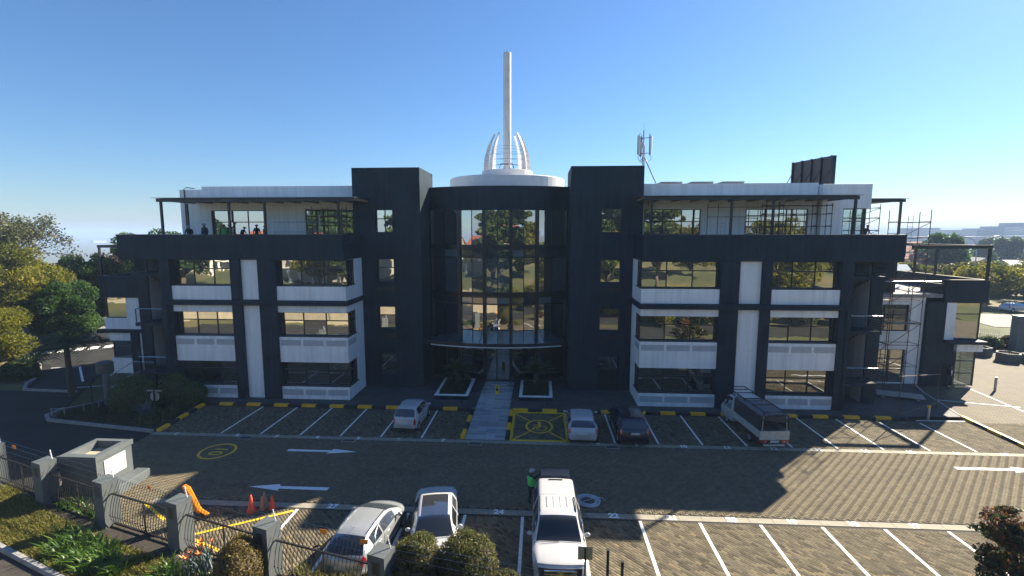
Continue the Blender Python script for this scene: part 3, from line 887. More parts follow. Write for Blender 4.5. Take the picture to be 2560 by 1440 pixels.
arc_slab(RD + 0.12, RD - 0.6, 14.18, 16.05, 5.72, 'drum_fascia', M['dark'])
arc_slab(RD - 0.35, RD - 0.6, 0.1, 14.18, 5.6, 'core_wall', mat('dark_lobby_wall', (0.05, 0.045, 0.04), 0.8))
for x0, x1 in ((-9.19, -8.9), (2.0, 2.26)): bp(B().box(x0, x1, 40.02, 41, 0.1, 16.0), 'side_pier', M['dark'])
bp(B().box(-9.2, 2.27, 40.4, 60, 15.3, 15.95), 'roof_slab', M['roof'])
# canopy
can = arc_slab(14.55, 11.9, 3.62, 3.8, 4.75, 'canopy', mat('canopy_sheet', (0.07, 0.085, 0.1), 0.15, var=0.1))
arc_slab(14.62, 14.56, 3.5, 3.84, 4.8, 'canopy_edge', M['frame'], parent=can)
arc_slab(14.67, 14.63, 3.52, 3.6, 4.2, 'light_strip', M['louvre'], parent=can)
for o in (-3.1, -1.0, 1.1, 3.2):
    p, q = dpt(o, 12.1), dpt(o, 14.4)
    bp(B().cyl((p.x, p.y, 5.0), (q.x, q.y, 3.82), 0.025, n=6), 'canopy_tie', M['steel'], can)
# entrance doors
p, q = dpt(-1.03), dpt(1.09); d = (q - p); w = d.length; un = d.normalized()
dr = window((p.x, p.y, 0.16), d, [0, w * .46, w], [0, 2.75, 3.2], M['glass_mid'], t=0.08, name='entrance_door', thick={1: 0.1})
for t_ in (0.42, 0.52):
    h0 = p + un * (w * t_)
    bp(B().cyl((h0.x, h0.y - .07, 1.0), (h0.x, h0.y - .07, 1.5), 0.018), 'handle', M['rail'], dr)

# ---- penthouse storey, white
YP = 38.0
def pent_wall(x0, x1, wins, ztop):
    mb = B(); x = x0
    for a, b_ in wins:
        if a > x: mb.box(x, a, YP, YP + .3, 11.21, ztop)
        mb.box(a, b_, YP + .001, YP + .3, 14.14, ztop)
        x = b_
    if x < x1: mb.box(x, x1, YP, YP + .3, 11.21, ztop)
    bp(mb, 'penthouse_wall', M['white'])
    for a, b_ in wins:
        n = max(2, round((b_ - a) / 1.5))
        window((a, YP + .14, 11.25), (1, 0), [0.03] + [(b_ - a) * k / n for k in range(1, n)] + [b_ - a - .03], [0.02, 1.95, 2.87], M['glass'])
pent_wall(-27.4, -14.46, [(-26.76, -22.2), (-18.9, -14.5)], 16.05)
bp(B().box(-27.4, -14.46, YP + .75, 47, 11.25, 15.85).box(-27.4, -14.46, 46.7, 47, 15.85, 16.05), 'penthouse_core', M['white'])
bp(B().box(-29.35, -27.41, 38.05, 46, 11.21, 15.82), 'penthouse_block', M['white'], bevel=0.02)
bp(B().tube([(-28.9, 38.0, 11.3), (-28.9, 38.0, 15.85), (-28.75, 38.1, 16.0), (-28.2, 38.3, 15.9)], 0.04), 'roof_cable', M['black'])
pent_wall(7.66, 20.85, [(8.0, 12.3), (15.6, 20.26)], 16.07)
bp(B().box(7.66, 20.85, YP + .75, 47, 11.25, 15.85), 'penthouse_core', M['white'])
bp(B().box(20.93, 24.45, 37.5, 46, 14.14, 15.93), 'penthouse_block', M['white'], bevel=0.02)
bp(B().box(20.93, 22.5, 37.52, 46, 11.21, 14.14), 'penthouse_block', M['white'])
window((22.52, 37.65, 11.25), (1, 0), [0.02, 0.8, 1.5], [0.02, 1.95, 2.87], M['glass_clear'])
bp(B().box(24.02, 24.2, 37.6, 37.8, 11.2, 14.14), 'post', M['steel'])
bp(B().box(8.3, 8.75, YP - .2, YP - .01, 14.3, 14.75), 'camera_box', M['louvre'])
for x in (9.6, 12.0, 14.4):
    bp(B().box(x, x + 1.6, 39.5, 41, 15.9, 16.32).box(x - .05, x + 1.65, 39.45, 41.05, 16.322, 16.36), 'roof_unit', M['roof'])
# pergolas over the terraces
def pergola(x0, x1, posts, y0, y1, z, zb=11.2, n=10, name='pergola'):
    t = bp(B().box(x0, x1, y0 - .08, y0 + .08, z - .24, z), name, M['steel'])
    bp(B().add([(x0 - .15, y0 - .35, z + .02), (x1 + .15, y0 - .35, z + .02), (x1 + .15, y1, z + .16), (x0 - .15, y1, z + .16), (x0 - .15, y0 - .35, z + .045), (x1 + .15, y0 - .35, z + .045), (x1 + .15, y1, z + .185), (x0 - .15, y1, z + .185)],
        [(0, 3, 2, 1), (4, 5, 6, 7), (0, 1, 5, 4), (1, 2, 6, 5), (2, 3, 7, 6), (3, 0, 4, 7)]), 'roof_sheet', M['roof'], t)
    for k in range(n + 1):
        x = x0 + (x1 - x0) * k / n
        bp(B().box(x - .035, x + .035, y0 + .08, y1, z - .16, z + .0), 'rafter', M['wood'], t)
    for (px_, py_) in posts:
        bp(B().box(px_ - .07, px_ + .07, py_ - .07, py_ + .07, zb, z - .242), 'post', M['steel'], t)
    return t
pergola(-28.0, -13.3, [(-27.7, 34), (-27.7, 36.6), (-22.57, 34), (-19.9, 34), (-14.45, 34)], 34.0, 37.95, 14.82)
pergola(7.2, 21.35, [(7.66, 34), (13.03, 34), (15.8, 34), (21.15, 34)], 34.0, 37.95, 14.82)
pergola(24.6, 28.9, [(28.6, 40.4)], 40.4, 45, 15.0, n=4)

# ---- outside stairs at both ends
def stair(xi, xo, s):
    lo = lambda a, b: (min(a, b), max(a, b))
    a, b_ = lo(xo, xo + s * 0.84)
    bp(B().box(a, b_, 35.05, 38.6, 0.1, 10.4), 'stair_wall', M['white'])
    a, b_ = lo(xo - s * .004, xo + s * 0.846)
    bp(B().box(a, b_, 34.9, 35.05, 0.1, 10.41), 'stair_wall_end', M['dark'])
    bp(B().box(xo + s * .84, xo + s * .846, 35.05, 38.6, 0.1, 10.4), 'stair_wall_side', M['dark'])
    xm = (xi + xo) / 2
    for zf in (2.03, 5.68, 9.42):
        a, b_ = lo(xi + s * .02, xo)
        l = bp(B().box(a, b_, 33.5, 35.0, zf - .24, zf), 'stair_landing', M['dark'])
        rl = B()
        rl.cyl((a, 33.56, zf + 1.05), (b_, 33.56, zf + 1.05), 0.03)
        rl.cyl((xo, 33.56, zf + 1.05), (xo, 34.9, zf + 1.05), 0.03)
        rl2 = B()
        for k in range(5):
            rl2.cyl((xo, 33.56, zf + .18 + k * .17), (xo, 34.9, zf + .18 + k * .17), 0.012, n=5)
        for x in np.linspace(a + .05, b_ - .05, 3): bp(B().box(x - .025, x + .025, 33.53, 33.58, zf, zf + 1.04), 'rail_post', M['steel'], l)
        bp(rl, 'handrail', M['rail'], l); bp(rl2, 'baluster', M['steel'], l)
        # one flight down and one up, going back
        for (fa, fb, sg) in ((xm + s * .05, xo - s * .02, -1), (xi + s * .03, xm - s * .05, 1)):
            if sg > 0 and zf > 9: continue
            fa, fb = lo(fa, fb); mb = B()
            for k in range(11):
                y0 = 35.0 + k * .3; z1 = zf + sg * (k + 1) * .165
                mb.box(fa, fb, y0, y0 + .32, z1 - .2, z1)
            bp(mb, 'stair_flight', M['frame'])
stair(21.0, 23.25, 1)
stair(-27.72, -30.05, -1)
for x in (-27.25, 20.72):
    bp(B().tube([(x, 33.2, 7.1), (x, 33.18, 6.9), (x, 33.2, 0.2)], 0.06), 'downpipe', M['dark'])
bp(B().tube([(6.72, 36.6, 7.2), (6.72, 36.6, 0.2)], 0.06), 'downpipe', M['dark'])

# ---- right wing
W = M['white']
bp(B().box(25.0, 32.2, 40.2, 54, 0.1, 7.3).box(32.2, 34.8, 42.2, 54, 0.1, 7.3), 'wing_core', M['dark'])
ww = B().box(24.1, 25.5, 39.8, 40.2, 0.1, 7.2).box(29.6, 30.75, 39.8, 40.2, 0.1, 7.2)
for z0, z1 in ((2.95, 4.45), (6.62, 7.2), (0.1, 0.2)): ww.box(25.5, 29.6, 39.802, 40.2, z0, z1)
bp(ww, 'wing_wall', W)
window((25.5, 40.0, 4.47), (1, 0), [0.03, 1.0, 2.3, 4.07], [0.02, 1.3, 2.13], M['glass_mid'])
window((25.5, 40.0, 0.22), (1, 0), [0.03, 1.4, 2.9, 4.07], [0.02, 1.0, 1.9, 2.7], M['glass'])
bp(B().box(30.76, 33.15, 39.5, 40.6, 0.1, 3.6).box(30.76, 32.18, 39.5, 40.6, 3.6, 6.85), 'wing_pier', M['dark'])
bp(B().box(24.1, 31.9, 39.62, 54, 7.22, 7.5), 'terrace_slab', M['slab'])
bp(B().box(31.9, 34.9, 39.76, 56, 7.22, 7.5), 'terrace_slab', M['slab'])
band(31.9, 35.15, 39.45, 39.75, 6.86, 8.65); band(34.88, 35.15, 39.755, 57, 6.86, 8.65); band(31.9, 32.1, 39.755, 42, 7.5, 8.3)
bp(B().box(31.9, 35.15, 39.44, 39.77, 8.652, 8.67).box(34.86, 35.17, 39.77, 57, 8.652, 8.67), 'coping', M['edging'])
rl = B(); rb = B()
rl.cyl((24.2, 39.7, 8.5), (31.9, 39.7, 8.5), 0.035)
for x in np.linspace(24.3, 31.8, 7): rb.box(x - .025, x + .025, 39.68, 39.73, 7.5, 8.48)
for z in (7.7, 7.9, 8.1, 8.3): rb.cyl((24.2, 39.7, z), (31.9, 39.7, z), 0.012, n=5)
bl = bp(rb, 'balustrade', M['steel']); bp(rl, 'handrail', M['rail'], bl)
bp(B().box(32.2, 32.95, 39.55, 40.2, 3.86, 6.85), 'wing_wall', W)
window((32.97, 39.72, 3.88), (1, 0), [0.02, 1.9], [0.02, 2.05, 2.95], M['glass'])
window((34.87, 39.72, 3.88), (0, 1), [0.02, 1.2, 2.4], [0.02, 2.05, 2.95], M['glass_mid'])
bp(B().box(32.2, 35.05, 38.95, 42.2, 3.6, 3.85), 'wing_canopy', M['dark'], bevel=0.02)
bp(B().box(33.0, 34.95, 39.2, 39.5, 2.98, 3.598).box(34.7, 34.95, 39.5, 42.1, 2.98, 3.598), 'wing_fascia', W)
window((33.2, 39.55, 0.16), (1, 0), [0.02, 1.5], [0.02, 1.0, 2.0, 2.8], M['glass_clear'])
window((34.7, 39.55, 0.16), (0, 1), [0.02, 1.25, 2.5], [0.02, 1.0, 2.0, 2.8], M['glass_clear'])
pg = bp(B().box(29.2, 35.1, 39.5, 39.68, 11.1, 11.36).box(34.92, 35.1, 39.69, 52, 11.1, 11.36).box(29.2, 34.9, 51.8, 52, 11.1, 11.36), 'pergola', M['steel'])
bp(B().box(29.2, 35.15, 39.46, 39.72, 11.362, 11.39), 'roof_sheet', M['edging'], pg)
for x, y in ((35.0, 39.6), (35.0, 44.6), (35.0, 47.0), (35.0, 51.8), (29.3, 51.8)): bp(B().box(x - .08, x + .08, y - .08, y + .08, 7.5, 11.09), 'post', M['steel'], pg)
# ---- left wing
bp(B().box(-36.2, -30.9, 40.2, 46, -0.3, 6.7), 'wing_core', M['dark'])
bp(B().box(-38.1, -36.2, 42.2, 46, -0.3, 6.7), 'wing_core', M['dark'])
band(-38.4, -34.7, 39.45, 39.75, 6.7, 8.6); band(-38.4, -38.13, 39.755, 46, 6.7, 8.6); band(-34.9, -34.7, 39.755, 42, 7.3, 8.3)
bp(B().box(-38.1, -30.9, 39.76, 46, 7.0, 7.3), 'terrace_slab', M['slab'])
bp(B().box(-36.25, -32.0, 39.6, 40.2, 4.86, 6.7).box(-38.3, -32.0, 39.55, 40.2, 3.9, 4.86), 'wing_wall', W)
window((-38.2, 39.8, 4.88), (1, 0), [0.02, 1.93], [0.02, 1.8], M['glass'])
window((-38.25, 42.2, 4.88), (0, -1), [0.02, 1.2, 2.38], [0.02, 1.8], M['glass_mid'])
bp(B().box(-38.3, -32.0, 39.3, 42.2, 3.6, 3.89), 'wing_canopy', M['dark'], bevel=0.02)
bp(B().box(-38.0, -36.0, 39.55, 40.2, 2.86, 3.59).box(-38.0, -36.0, 39.55, 40.2, -0.4, 1.26).box(-35.2, -32.0, 39.57, 40.2, -0.4, 3.59), 'wing_wall', W)
bp(B().box(-35.98, -35.22, 39.45, 40.2, -0.4, 3.6), 'column', M['dark'])
window((-37.9, 39.8, 1.28), (1, 0), [0.02, 1.88], [0.02, 1.0, 1.56], M['glass'])
pl = bp(B().box(-38.3, -31, 39.5, 39.66, 11.05, 11.28).box(-38.3, -38.12, 39.67, 45.5, 11.05, 11.28), 'pergola', M['steel'])
for x, y in ((-38.2, 39.6), (-38.2, 45)): bp(B().box(x - .07, x + .07, y - .07, y + .07, 7.3, 11.04), 'post', M['steel'], pl)
# entrance stair with rail beside the left bay
st = B()
for k in range(8): st.box(-31.6 - k * .3, -31.3 - k * .3, 34.4, 36.0, 0.0, 1.5 - k * .18)
s_o = bp(st, 'side_steps', M['slab'])
rl = B(); rb = B()
for z in (1.0,): rl.tube([(-29.6, 34.35, 2.45), (-31.3, 34.35, 2.45), (-33.7, 34.35, 1.05), (-33.7, 34.35, 0.1)], 0.03)
for k in range(6): rb.cyl((-29.6, 34.35, 1.7 + k * .13), (-31.3, 34.35, 1.7 + k * .13), 0.012, n=5)
for x in (-29.7, -30.5, -31.3): rb.cyl((x, 34.35, 0.1), (x, 34.35, 2.45), 0.025, n=6)
bp(rl, 'handrail', M['rail'], s_o); bp(rb, 'baluster', M['steel'], s_o)

# ---- roof disc, drum and spire
bp(B().lathe([(5.9, 15.9), (5.9, 17.62), (5.8, 17.7), (0.1, 17.75)], (CX, CY, 0), 64), 'roof_disc', M['spire'], smooth=False)
bp(B().lathe([(2.62, 17.7), (2.62, 18.55), (2.5, 18.6), (0.1, 18.62)], (CX, CY, 0), 40), 'roof_drum', M['spire'])
spire = bp(B().lathe([(0.4, 18.6), (0.4, 30.28), (0.38, 30.3), (0.01, 30.3)], (CX, CY, 0), 28), 'spire', M['spire'], smooth=False)
bp(B().lathe([(0.435, 28.55), (0.435, 28.6)], (CX, CY, 0), 28), 'joint_ring', M['louvre'], spire)
bp(B().lathe([(0.43, 25.6), (0.43, 25.63)], (CX, CY, 0), 28), 'joint_ring', M['louvre'], spire)
bp(B().cyl((CX, CY, 30.3), (CX, CY, 30.75), 0.015, n=5), 'lightning_rod', M['steel'], spire)
np_ = 8
for k in range(np_):
    a = 2 * math.pi * k / np_ + 0.18
    ts = np.linspace(0, 1, 10)
    outer = [(2.45 - 1.12 * t ** 2.2, 18.6 + 3.75 * t) for t in ts]
    inner = [(max(0.7, r_ - 0.58 * (1 - 0.68 * t)), z_) for (r_, z_), t in zip(outer, ts)]
    mb = B(); vs = []
    for (r0, z0), (r1, z1) in zip(outer, inner):
        for (r_, z_) in ((r0, z0), (r1, z1)):
            for w_ in (-0.06, 0.06):
                vs.append((CX + r_ * math.cos(a) - w_ * math.sin(a), CY + r_ * math.sin(a) + w_ * math.cos(a), z_))
    fs = []
    for i in range(9):
        q = 4 * i
        fs += [(q, q + 1, q + 5, q + 4), (q + 3, q + 2, q + 6, q + 7), (q + 1, q + 3, q + 7, q + 5), (q + 2, q, q + 4, q + 6)]
    fs += [(0, 2, 3, 1), (36, 37, 39, 38)]
    mb.add(vs, fs); bp(mb, 'petal', M['spire'], spire)
for z_, r_ in ((19.0, 2.25), (19.6, 2.2), (20.15, 2.1), (20.6, 1.95), (20.9, 1.85)):
    pts = [(CX + r_ * math.cos(t), CY + r_ * math.sin(t), z_) for t in np.linspace(0, 2 * math.pi, 33)]
    bp(B().tube(pts, 0.014, n=4), 'hoop', M['steel'], spire)
bp(B().tube([(CX - .8, CY - 1, 18.62), (CX - .6, CY - 1, 19.25), (CX + .6, CY - 1, 19.25), (CX + .8, CY - 1, 18.62)], 0.05), 'stay', M['steel'], spire)
# wall lamps on the bands
for x, z_ in ((-21.3, 11.2), (14.6, 11.2)):
    bp(B().obox((x, 33.18, z_), (0.22, 0.14, 0.1)), 'flood_lamp', M['black'])

# ================================================================== things on and around the roof
t = thing('cell_antenna', 'white cell phone antenna mast with three panels above the right tower', 'antenna', (8.25, 40.3, 16.0), 0)
MB().cyl((0, 0, 0), (0, 0, 4.5), 0.06).cyl((0.12, 0.1, 0), (0.12, 0.1, 3.4), 0.03, n=6).build('mast', M['galv'], t)
MB().cyl((0.1, 0, 2.4), (1.1, -0.6, -.05), 0.05).build('brace', M['galv'], t)
for k in range(3):
    a = R(100 + 120 * k); c, s_ = math.cos(a) * .6, math.sin(a) * .6
    MB().obox((c, s_, 3.3), (0.22, 0.12, 1.5), rz=a + math.pi / 2).build('panel', M['spire'], t, bevel=0.02)
    MB().cyl((c * .8, s_ * .8, 2.5), (c * .8, s_ * .8, 4.2), 0.035).build('pole', M['steel'], t)
    for z_ in (2.7, 3.9): MB().cyl((0, 0, z_), (c * .8, s_ * .8, z_), 0.025).build('arm', M['steel'], t)
    MB().tube([(c, s_, 2.55), (c * 1.05, s_ * 1.05, 2.2), (c * .6, s_ * .6, 2.0), (0, 0, 2.5)], 0.02, n=5).build('cable', M['black'], t)
MB().obox((-.15, -.12, 3.3), (0.3, 0.2, 0.45)).build('radio_box', M['louvre'], t)
MB().cyl((0, 0, 4.5), (0, 0, 5.1), 0.012, n=5).build('whip', M['galv'], t)

t = thing('roof_screen', 'dark panelled sign screen standing on the roof above the right white block', 'sign board', (22.0, 40.5, 15.9), 0)
p0, p1 = Vector((-0.62, 2.4, 0)), Vector((0.35, -1.4, 0))
d = p1 - p0; a = math.atan2(d.y, d.x); u = d.normalized()
for k in range(4):
    c = p0 + d * ((k + .5) / 4)
    MB().obox((c.x, c.y, 1.17), (d.length / 4 - .03, 0.06, 2.3), rz=a).build('panel', M['steel'], t)
for k in range(5):
    c = p0 + d * (k / 4); nrm = Vector((u.y, -u.x, 0))
    MB().obox((c.x - nrm.x * -.08, c.y - nrm.y * -.08, 1.17), (0.1, 0.14, 2.34), rz=a).cyl((c.x, c.y, 1.5), (c.x + nrm.x * .9, c.y + nrm.y * .9, 0.02), 0.03, n=6).build('rib', M['steel'], t)
MB().obox((p1.x + .1, p1.y + .06, 1.17), (0.42, 0.06, 2.34)).build('end_panel', M['dark'], t)
# ================================================================== VEGETATION
def leaf_mat(name, stops, trans=0.35, rough=0.55):
    return tint_mat(name, stops, rough, spec=0.35, trans=trans, noise=0.45, nscale=1.6)
LM = {
 'yellow': leaf_mat('yellow_green_leaves', [(0, (0.06, 0.08, 0.008)), (0.5, (0.17, 0.175, 0.012)), (1, (0.33, 0.28, 0.02))], 0.52),
 'green': leaf_mat('dark_green_leaves', [(0, (0.015, 0.038, 0.008)), (0.5, (0.045, 0.105, 0.018)), (1, (0.11, 0.18, 0.035))], .52),
 'mid': leaf_mat('mid_green_leaves', [(0, (0.02, 0.04, 0.008)), (0.5, (0.055, 0.09, 0.018)), (1, (0.13, 0.16, 0.035))], 0.4),
 'bush': leaf_mat('yellow_olive_bush_leaves', [(0, (0.03, 0.045, 0.008)), (0.5, (0.1, 0.11, 0.018)), (1, (0.22, 0.19, 0.035))], 0.45),
 'olive': leaf_mat('sparse_olive_leaves', [(0, (0.045, 0.055, 0.022)), (0.5, (0.10, 0.115, 0.045)), (1, (0.18, 0.18, 0.08))], 0.4),
 'brown': leaf_mat('bare_winter_twigs', [(0, (0.06, 0.045, 0.035)), (1, (0.16, 0.115, 0.085))], 0.1, 0.9),
 'palm': leaf_mat('palm_fronds', [(0, (0.014, 0.03, 0.01)), (1, (0.05, 0.09, 0.028))], 0.3),
 'cycad': leaf_mat('cycad_fronds', [(0, (0.02, 0.05, 0.015)), (1, (0.1, 0.16, 0.045))], 0.35),
 'topiary': leaf_mat('clipped_shrub_leaves', [(0, (0.03, 0.04, 0.01)), (0.5, (0.1, 0.112, 0.028)), (0.85, (0.19, 0.18, 0.055)), (1, (0.24, 0.15, 0.085))], 0.52),
 'topiary_dark': leaf_mat('dark_clipped_shrub_leaves', [(0, (0.025, 0.055, 0.012)), (0.6, (0.075, 0.13, 0.026)), (1, (0.13, 0.18, 0.04))], 0.35),
 'topiary_brown': leaf_mat('browning_clipped_shrub_leaves', [(0, (0.04, 0.035, 0.01)), (0.5, (0.12, 0.09, 0.02)), (1, (0.24, 0.16, 0.04))], 0.3),
 'red': leaf_mat('red_green_leaves', [(0, (0.02, 0.03, 0.015)), (0.45, (0.05, 0.075, 0.022)), (0.7, (0.14, 0.06, 0.03)), (1, (0.3, 0.1, 0.045))], 0.4, 0.25),
 'strap': leaf_mat('strap_leaves', [(0, (0.025, 0.065, 0.008)), (0.6, (0.08, 0.17, 0.02)), (1, (0.2, 0.28, 0.04))], 0.45, 0.35),
 'grass': leaf_mat('winter_grass', [(0, (0.09, 0.11, 0.015)), (0.5, (0.21, 0.205, 0.03)), (1, (0.38, 0.31, 0.08))], 0.5),
 'tuft': leaf_mat('yellow_tuft_grass', [(0, (0.08, 0.09, 0.02)), (1, (0.32, 0.3, 0.08))], 0.4),
 'agave': leaf_mat('blue_grey_agave', [(0, (0.04, 0.07, 0.07)), (1, (0.12, 0.17, 0.17))], 0.1),
}
M['bark'] = mat('bark', (0.09, 0.065, 0.045), 0.9, var=0.35, scale=6, bump=0.6, bscale=20)
M['palebark'] = mat('pale_bark', (0.2, 0.17, 0.13), 0.9, var=0.3, scale=6, bump=0.5, bscale=20)

def leaves(n, centers, radii, size, aspect=1.6, seed=0, shell=0.0, outward=0.0, origin=(0, 0, 0)):
    """n leaf quads scattered in clumps -> verts, faces, tint"""
    g = np.random.default_rng(seed)
    centers = np.asarray(centers, float); radii = np.asarray(radii, float)
    if radii.ndim == 1: radii = np.repeat(radii[:, None], 3, 1)
    wgt = radii.prod(1) ** 0.67; idx = g.choice(len(centers), n, p=wgt / wgt.sum())
    d = g.normal(size=(n, 3)); d /= np.linalg.norm(d, axis=1)[:, None]
    r = g.random(n) ** (1 / 3); r = shell + (1 - shell) * r
    P = centers[idx] + d * r[:, None] * radii[idx]
    nrm = g.normal(size=(n, 3)) + outward * d
    nrm /= np.linalg.norm(nrm, axis=1)[:, None]
    t = np.cross(nrm, g.normal(size=(n, 3))); t /= np.linalg.norm(t, axis=1)[:, None]
    bt = np.cross(nrm, t)
    s = size * g.uniform(0.6, 1.3, n)
    a = (t * (s * aspect / 2)[:, None]); b_ = (bt * (s / 2)[:, None])
    V = np.stack([P - a, P - b_ * .9, P + a, P + b_ * .9], 1).reshape(-1, 3)
    F = np.arange(4 * n).reshape(-1, 4)
    cl = g.normal(0, 0.16, len(centers))
    T = np.clip(g.normal(0.45, 0.17, n) + cl[idx], 0, 1)
    return V, F, np.repeat(T, 4)

def crown_clumps(seed, rx, ry, rz, z0, n, cr, flat=0.0):
    g = np.random.default_rng(seed)
    c = []
    while len(c) < n:
        p = g.uniform(-1, 1, 3)
        rr_ = np.linalg.norm(p)
        if rr_ > 1 or rr_ < 0.35: continue
        if p[2] < -0.75: continue
        c.append(p * (rx, ry, rz) + (0, 0, z0))
    c = np.array(c)
    r = cr * g.uniform(0.55, 1.25, n)
    rad = np.stack([r, r, r * (0.75 - flat)], 1)
    return c, rad

def make_tree(name, label, loc, seed, rx, rz, z0, nl, leaf, size, bark='bark', trunk_r=0.25, clumps=26, cr=None, limbs=9, group=None, flat=0.0, ry=None, rot=0.0, lean=(0, 0)):
    t = thing(name, label, 'tree', loc, rot, group)
    ry = ry or rx
    c, rad = crown_clumps(seed, rx * .78, ry * .78, rz * .8, z0, clumps, cr or rx * .36, flat)
    c[:, 0] += lean[0] * (c[:, 2] / z0); c[:, 1] += lean[1] * (c[:, 2] / z0)
    V, F, T = leaves(nl, c, rad, size, seed=seed, shell=0.25, outward=0.4)
    inst('crown', np_mesh('crown', V, F, LM[leaf], T), t)
    g = np.random.default_rng(seed + 9)
    mb = MB()
    zt = max(0.6, (z0 - rz) * 0.8)
    fork = np.array([lean[0] * .4, lean[1] * .4, zt + 0.15 * rz])
    mb.tube([(0, 0, -0.1), (fork[0] * .4, fork[1] * .4, zt * .5), fork], [trunk_r * 1.25, trunk_r, trunk_r * .8], 8)
    for k in g.choice(len(c), min(limbs, len(c)), replace=False):
        e_ = c[k]; mid = (fork + e_) / 2 + g.normal(0, rx * .07, 3)
        mb.tube([fork, mid, e_ * .98], [trunk_r * .5, trunk_r * .3, trunk_r * .1], 5)
    mb.build('trunk', M[bark], t, smooth=True)
    return t

def tree_copy(src, name, label, loc, s, rz, group=None):
    index_one(src)
    c = copy_tree(src); c.name = name
    c.location = loc; c.scale = (s, s, s) if not hasattr(s, '__len__') else s; c.rotation_euler = (0, 0, rz)
    c['label'] = label
    if group: c['group'] = group
    elif 'group' in c: del c['group']
    return c
def index_one(src):
    KIDS[src.name] = [o for o in src.children]
    for o in src.children: KIDS[o.name] = list(o.children)

def bare_tree(name, label, loc, seed, h, spread, depth=5, leaf='brown', nl=0, r0=0.28, group=None, lsize=0.18):
    g = np.random.default_rng(seed)
    t = thing(name, label, 'tree', loc, 0, group)
    mb = MB(); tips = []
    def grow(p, d, l, r, k):
        q = p + d * l
        mb.tube([p, (p + q) / 2 + g.normal(0, l * .05, 3), q], [r, r * .85, r * .7], 5 if k < 3 else 3)
        if k >= 2: tips.append((p + q) / 2)
        if k == depth: tips.append(q); return
        for _ in range(3 if k < 4 else 2):
            nd = d + g.normal(0, spread, 3); nd[2] = nd[2] * .8 + .12; nd /= np.linalg.norm(nd)
            grow(q, nd, l * g.uniform(.66, .86), r * .6, k + 1)
    grow(np.array([0, 0, -.1]), np.array([0.05, 0, 1.0]), h * .27, r0, 0)
    mb.build('trunk', M['bark'], t, smooth=True)
    if nl:
        tp = np.array(tips)
        V, F, T = leaves(nl, tp, np.full(len(tp), h * .06), lsize, seed=seed)
        inst('crown', np_mesh('crown', V, F, LM[leaf], T), t)
    return t

def frond_crown(seed, n, length, droop, width, leafl, rise=0.6, dens=16):
    """arching feather fronds -> verts, tri-faces, tint"""
    g = np.random.default_rng(seed)
    V = []; F = []; T = []
    for i in range(n):
        a = 2 * math.pi * (i * 0.381966) + g.normal(0, .1)
        el = rise * g.uniform(.2, 1.25) * (1 if i % 3 else 1.5)
        L_ = length * g.uniform(.75, 1.1); tint = np.clip(g.normal(.5, .2), 0, 1)
        dirh = np.array([math.cos(a), math.sin(a), 0]); side = np.array([-math.sin(a), math.cos(a), 0])
        pts = []
        for s in np.linspace(0, 1, dens):
            pts.append(dirh * L_ * s * math.cos(el) + np.array([0, 0, 1]) * L_ * (s * math.sin(el) - droop * s * s))
        for k in range(1, dens - 1):
            p = pts[k]; dv = unit(pts[k + 1] - pts[k - 1]); s = k / dens
            ll = leafl * (0.55 + math.sin(math.pi * s) * .6)
            for sg in (-1, 1):
                tip = p + side * sg * ll * .9 + dv * ll * .55 + np.array([0, 0, -0.25 * ll])
                n0 = len(V); V += [p - dv * width, p + dv * width, tip]; F.append((n0, n0 + 1, n0 + 2)); T += [tint] * 3
            if k % 2 == 0:
                n0 = len(V); w = np.array([0, 0, .012]); V += [pts[k - 2] - w, pts[k - 2] + w, pts[k]]; F.append((n0, n0 + 1, n0 + 2)); T += [tint * .7] * 3
    return np.array(V), np.array(F), np.array(T)

def palm(name, label, loc, trunk_h, seed, n=46, length=2.6, droop=.45, group=None, trunk_r=.22, leaf='palm', leafl=.5, rise=.7, width=.03, cat='palm'):
    t = thing(name, label, cat, loc, 0, group)
    prof = []
    k = 0
    z = -0.05
    while z < trunk_h:
        prof += [(trunk_r * (1.15 - .25 * z / max(trunk_h, .1)), z), (trunk_r * (1.02 - .25 * z / max(trunk_h, .1)), z + .11)]; z += .12
    prof += [(trunk_r * 1.25, trunk_h), (trunk_r * .4, trunk_h + .25)]
    MB().lathe(prof, n=10).build('trunk', M['bark'], t, smooth=False)
    V, F, T = frond_crown(seed, n, length, droop, width, leafl, rise)
    inst('crown', np_mesh('crown', V, F, LM[leaf], T), t, (0, 0, trunk_h + .1))
    return t

